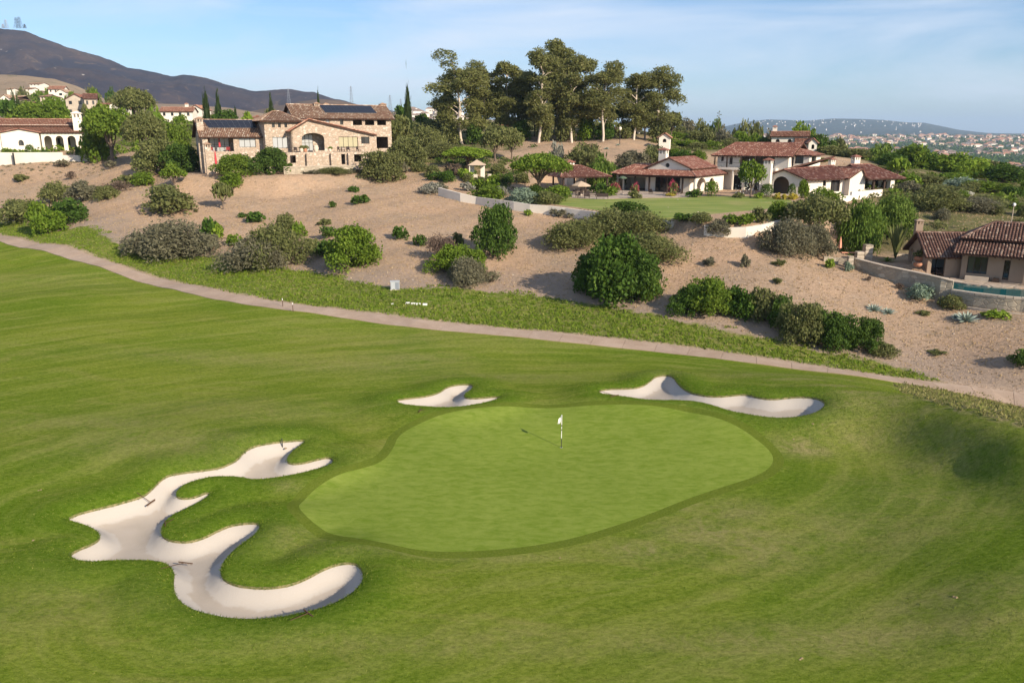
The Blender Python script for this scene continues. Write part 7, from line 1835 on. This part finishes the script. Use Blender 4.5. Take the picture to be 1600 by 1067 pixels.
chair('pale armchair inside the gazebo', 743, 270, z, R(180), cush, .8, xy=(x - .3, y - .6)); o = pot('square looking pale pot right of the gazebo', x + 2.3, y, g1(x + 2.3, y), .5, 1.0, pot_w)
# flowering plants and topiary along the white house
def near_house(u, v): return at_z(u, v, 8.0)
def GP(kind, col, u0, v0, u1, v1, label, **k):
    x, y, z = at_z((u0 + u1) / 2, v1, 8.0); return plant(kind, col, (u0, v0, u1, v1), label, Y=y, **k)
GP('dome','olive',986,287,999,306,'crimson bougainvillea bush before the porch, second from the left',flower='red'); GP('dome','olive',953,283,969,302,'crimson bougainvillea bush at the left end of the porch, largest',flower='red'); GP('fuzzy','olive',982,298,1000,310,'dry grass clump under the second crimson bush')
GP('dome','olive',1044,283,1058,306,'climbing shrub with a few red blooms before the middle doors', flower='red'); GP('dome','yellow',1043,301,1055,307,'yellow flowers under the climbing shrub')
GP('dome','red',1075,282,1094,297,'crimson flowering bush at the porch corner', hz=2.6); GP('dome','dark',1074,294,1095,308,'dark leafy base of the crimson bush at the porch corner')
GP('clipped','bright',1101,283,1121,307,'large clipped round bush left of the balcony', lod='M'); GP('tree','bright',1152,258,1192,309,'young tree with white blossoms below the balcony', flower='white', lod='M')
GP('clipped','dark',1189,287,1206,309,'clipped round bush left of the big arch', lod='M'); GP('clipped','dark',1231,287,1242,308,'clipped bush right of the big arch'); GP('dome','bright',1247,279,1263,310,'tall leafy climber on the corner right of the big arch', lod='M')
GP('dome','lime',1178,300,1192,310,'low lime bush at the foot of the blossoming tree'); GP('fuzzy','olive',1145,300,1162,309,'low bush below the balcony left of the blossoming tree')
for i, (u0, u1) in enumerate([(1208,1220),(1220,1230),(1231,1245)]): GP('fuzzy','yellow',u0,301,u1,312,'yellow variegated plant in the bed before the big arch, %s of three' % ['left','middle','right'][i])
GP('dome','bright',944,290,964,306,'green garden bush between pavilion and porch'); GP('dome','dark',926,284,950,302,'dark shrub behind the tan umbrella'); GP('fuzzy','olive',932,296,946,305,'low olive plant at the pavilion right post')
GP('dome','bright',1319,292,1333,303,'leafy green plant by the far French doors', hz=1.6); 
P('dome','bright', 0,232,28,240,'hedge row at the left edge behind the white wall', Y=188, lod='M'); P('clipped','dark', 41,226,52,236,'small clipped ball bush in front of the arcade house', Y=187); P('dome','bright', 28,233,46,241,'hedge under the pointed window of the arcade house', Y=187); P('dome','bright', 50,233,66,241,'hedge left of the arcade', Y=187); P('dome','dark', 66,232,82,241,'dark low hedge before the first arch', Y=186)
P('dome','dark', 118,226,126,238,'dark shrub in front of the right arcade arch', Y=186)
for i in range(10):
    P('dome','white', 1452 + i * 7, 286 - i * .3, 1460 + i * 7, 291, 'low white flower clump behind the tan house, %s in its strip from the left' % ORD[i], Y=143 - i * .4, group='white flower strip right of the white house', name='flower_bush', hz=.7)
P('dome','lime', 820,325,832,338,'small bright plant against the white garden wall', hz=1.0)
P('twiggy','grey',1130,176+160,1142,176+178,'bare twiggy bush left of the scalloped wall')
# extra scrub so that the banks read as planted
ex = [('fuzzy','olive',1384,300,1412,318),('dome','dark',1424,306,1446,324),('fuzzy','grey',1406,282,1436,300),('dome','olive',1436,286,1462,304),('fuzzy','olive',1462,300,1486,318),('dome','bright',1486,296,1514,314),('fuzzy','grey',1512,312,1534,330),('dome','olive',1540,318,1566,336),('dome','dark',1566,290,1596,310),('fuzzy','olive',1590,316,1612,340),('dome','olive',1500,284,1530,302),('fuzzy','grey',1460,324,1482,346),('dome','bright',1590,282,1616,304)]
for i, (kd, c, u0, v0, u1, v1) in enumerate(ex): P(kd, c, u0, v0, u1, v1, '%s bush on the planted bank behind the tan house, %s from the left' % (COLW[c], nth(ex, i, 2)), group='scrub on the bank behind the tan house', name='bank_bush', lod='M')
ex = [('dome','olive',664,258,690,276),('fuzzy','olive',642,250,664,270),('dome','dark',690,266,712,286),('fuzzy','grey',676,284,698,300),('dome','bright',760,272,784,290),('dome','dark',784,270,806,288),('fuzzy','olive',768,256,790,272),('dome','olive',806,268,828,288),('dome','dark',826,288,850,308),('fuzzy','silver',772,290,792,306),('dome','olive',722,270,740,286)]
for i, (kd, c, u0, v0, u1, v1) in enumerate(ex): P(kd, c, u0, v0, u1, v1, '%s garden bush around the gazebo, %s from the left' % (COLW[c], nth(ex, i, 2)), group='bushes in the garden around the gazebo', name='garden_bush', lod='M')

# ragged grass along the bunker rims, and a few divots
def rim_tufts():
    rng = np.random.default_rng(21); V = []
    for B in BUNK:
        Q = np.roll(B, -1, 0); L_ = np.hypot(*(Q - B).T); n = int(L_.sum() / .012); k = rng.choice(len(B), n, p=L_ / L_.sum()); t = rng.random(n)[:, None]
        P_ = B[k] * (1 - t) + Q[k] * t; d = (Q[k] - B[k]) / L_[k][:, None]; nn = np.stack([d[:, 1], -d[:, 0]], 1)
        o = P_ + nn * rng.uniform(-.02, .10, n)[:, None]; s_ = seg_sdf(o[:, 0], o[:, 1], B); flip = np.where(s_ < 0, -1, 1)[:, None]
        o = P_ + nn * flip * rng.uniform(.0, .12, n)[:, None]; z = H(o[:, 0], o[:, 1]); inw = -nn * flip
        hh = rng.uniform(.03, .11, n); a = rng.uniform(0, 6.28, n); w = .022
        S_ = np.stack([np.cos(a) * w, np.sin(a) * w, np.zeros(n)], 1); b = np.stack([o[:, 0], o[:, 1], z - .02], 1)
        tip = b + np.stack([inw[:, 0] * hh * .9 + rng.normal(size=n) * .03, inw[:, 1] * hh * .9 + rng.normal(size=n) * .03, hh * rng.uniform(-.4, 1, n)], 1)
        V.append(np.stack([b - S_, b + S_, tip], 1).reshape(-1, 3))
    V = np.concatenate(V); tag(obj('rim_grass', mesh_from('rim_grass', V, np.arange(len(V)).reshape(-1, 3), LEAF['rim'])), kind='stuff')
LEAF['rim'] = m_leaf('rim_grass', (.05, .10, .008), (.12, .16, .03), (.34, .30, .14), .25, .8)
rim_tufts()
rp_ = []
for u, v in [(1490,932),(1494,933),(1253,1028),(1250,1030),(1383,797),(875,871),(277,563),(52,844),(60,766),(64,765),(1270,662),(1285,663),(1560,655),(750,700),(1240,686),(446,700)]: rp_.append(rayground(u, v)[:2])
rocks('divot_clods', rp_, .04, .10, simple('dry_clod', (.30, .22, .12), .95, .1, .3, 6), 5)
def r_clump(rng, n):
    x = rng.uniform(-34, 40, n * 3); y = rng.uniform(22, 62, n * 3); m_ = np.full(len(x), True)
    for B in BUNK: m_ &= seg_sdf(x, y, B) > .1
    m_ &= seg_sdf(x, y, GREEN) > .9
    w_ = np.minimum.reduce([seg_sdf(x, y, B) for B in BUNK]); m_ &= rng.random(len(x)) < np.clip(1.2 - w_ / 7, .25, 1)
    return x[m_][:n], y[m_][:n]
LEAF['turf'] = m_leaf('turf_blades', (.085, .17, .006), (.20, .25, .025), (.38, .36, .10), .3, .8)
tufts('turf_blades', LEAF['turf'], 80000, r_clump, .045, .10, 3, 31)
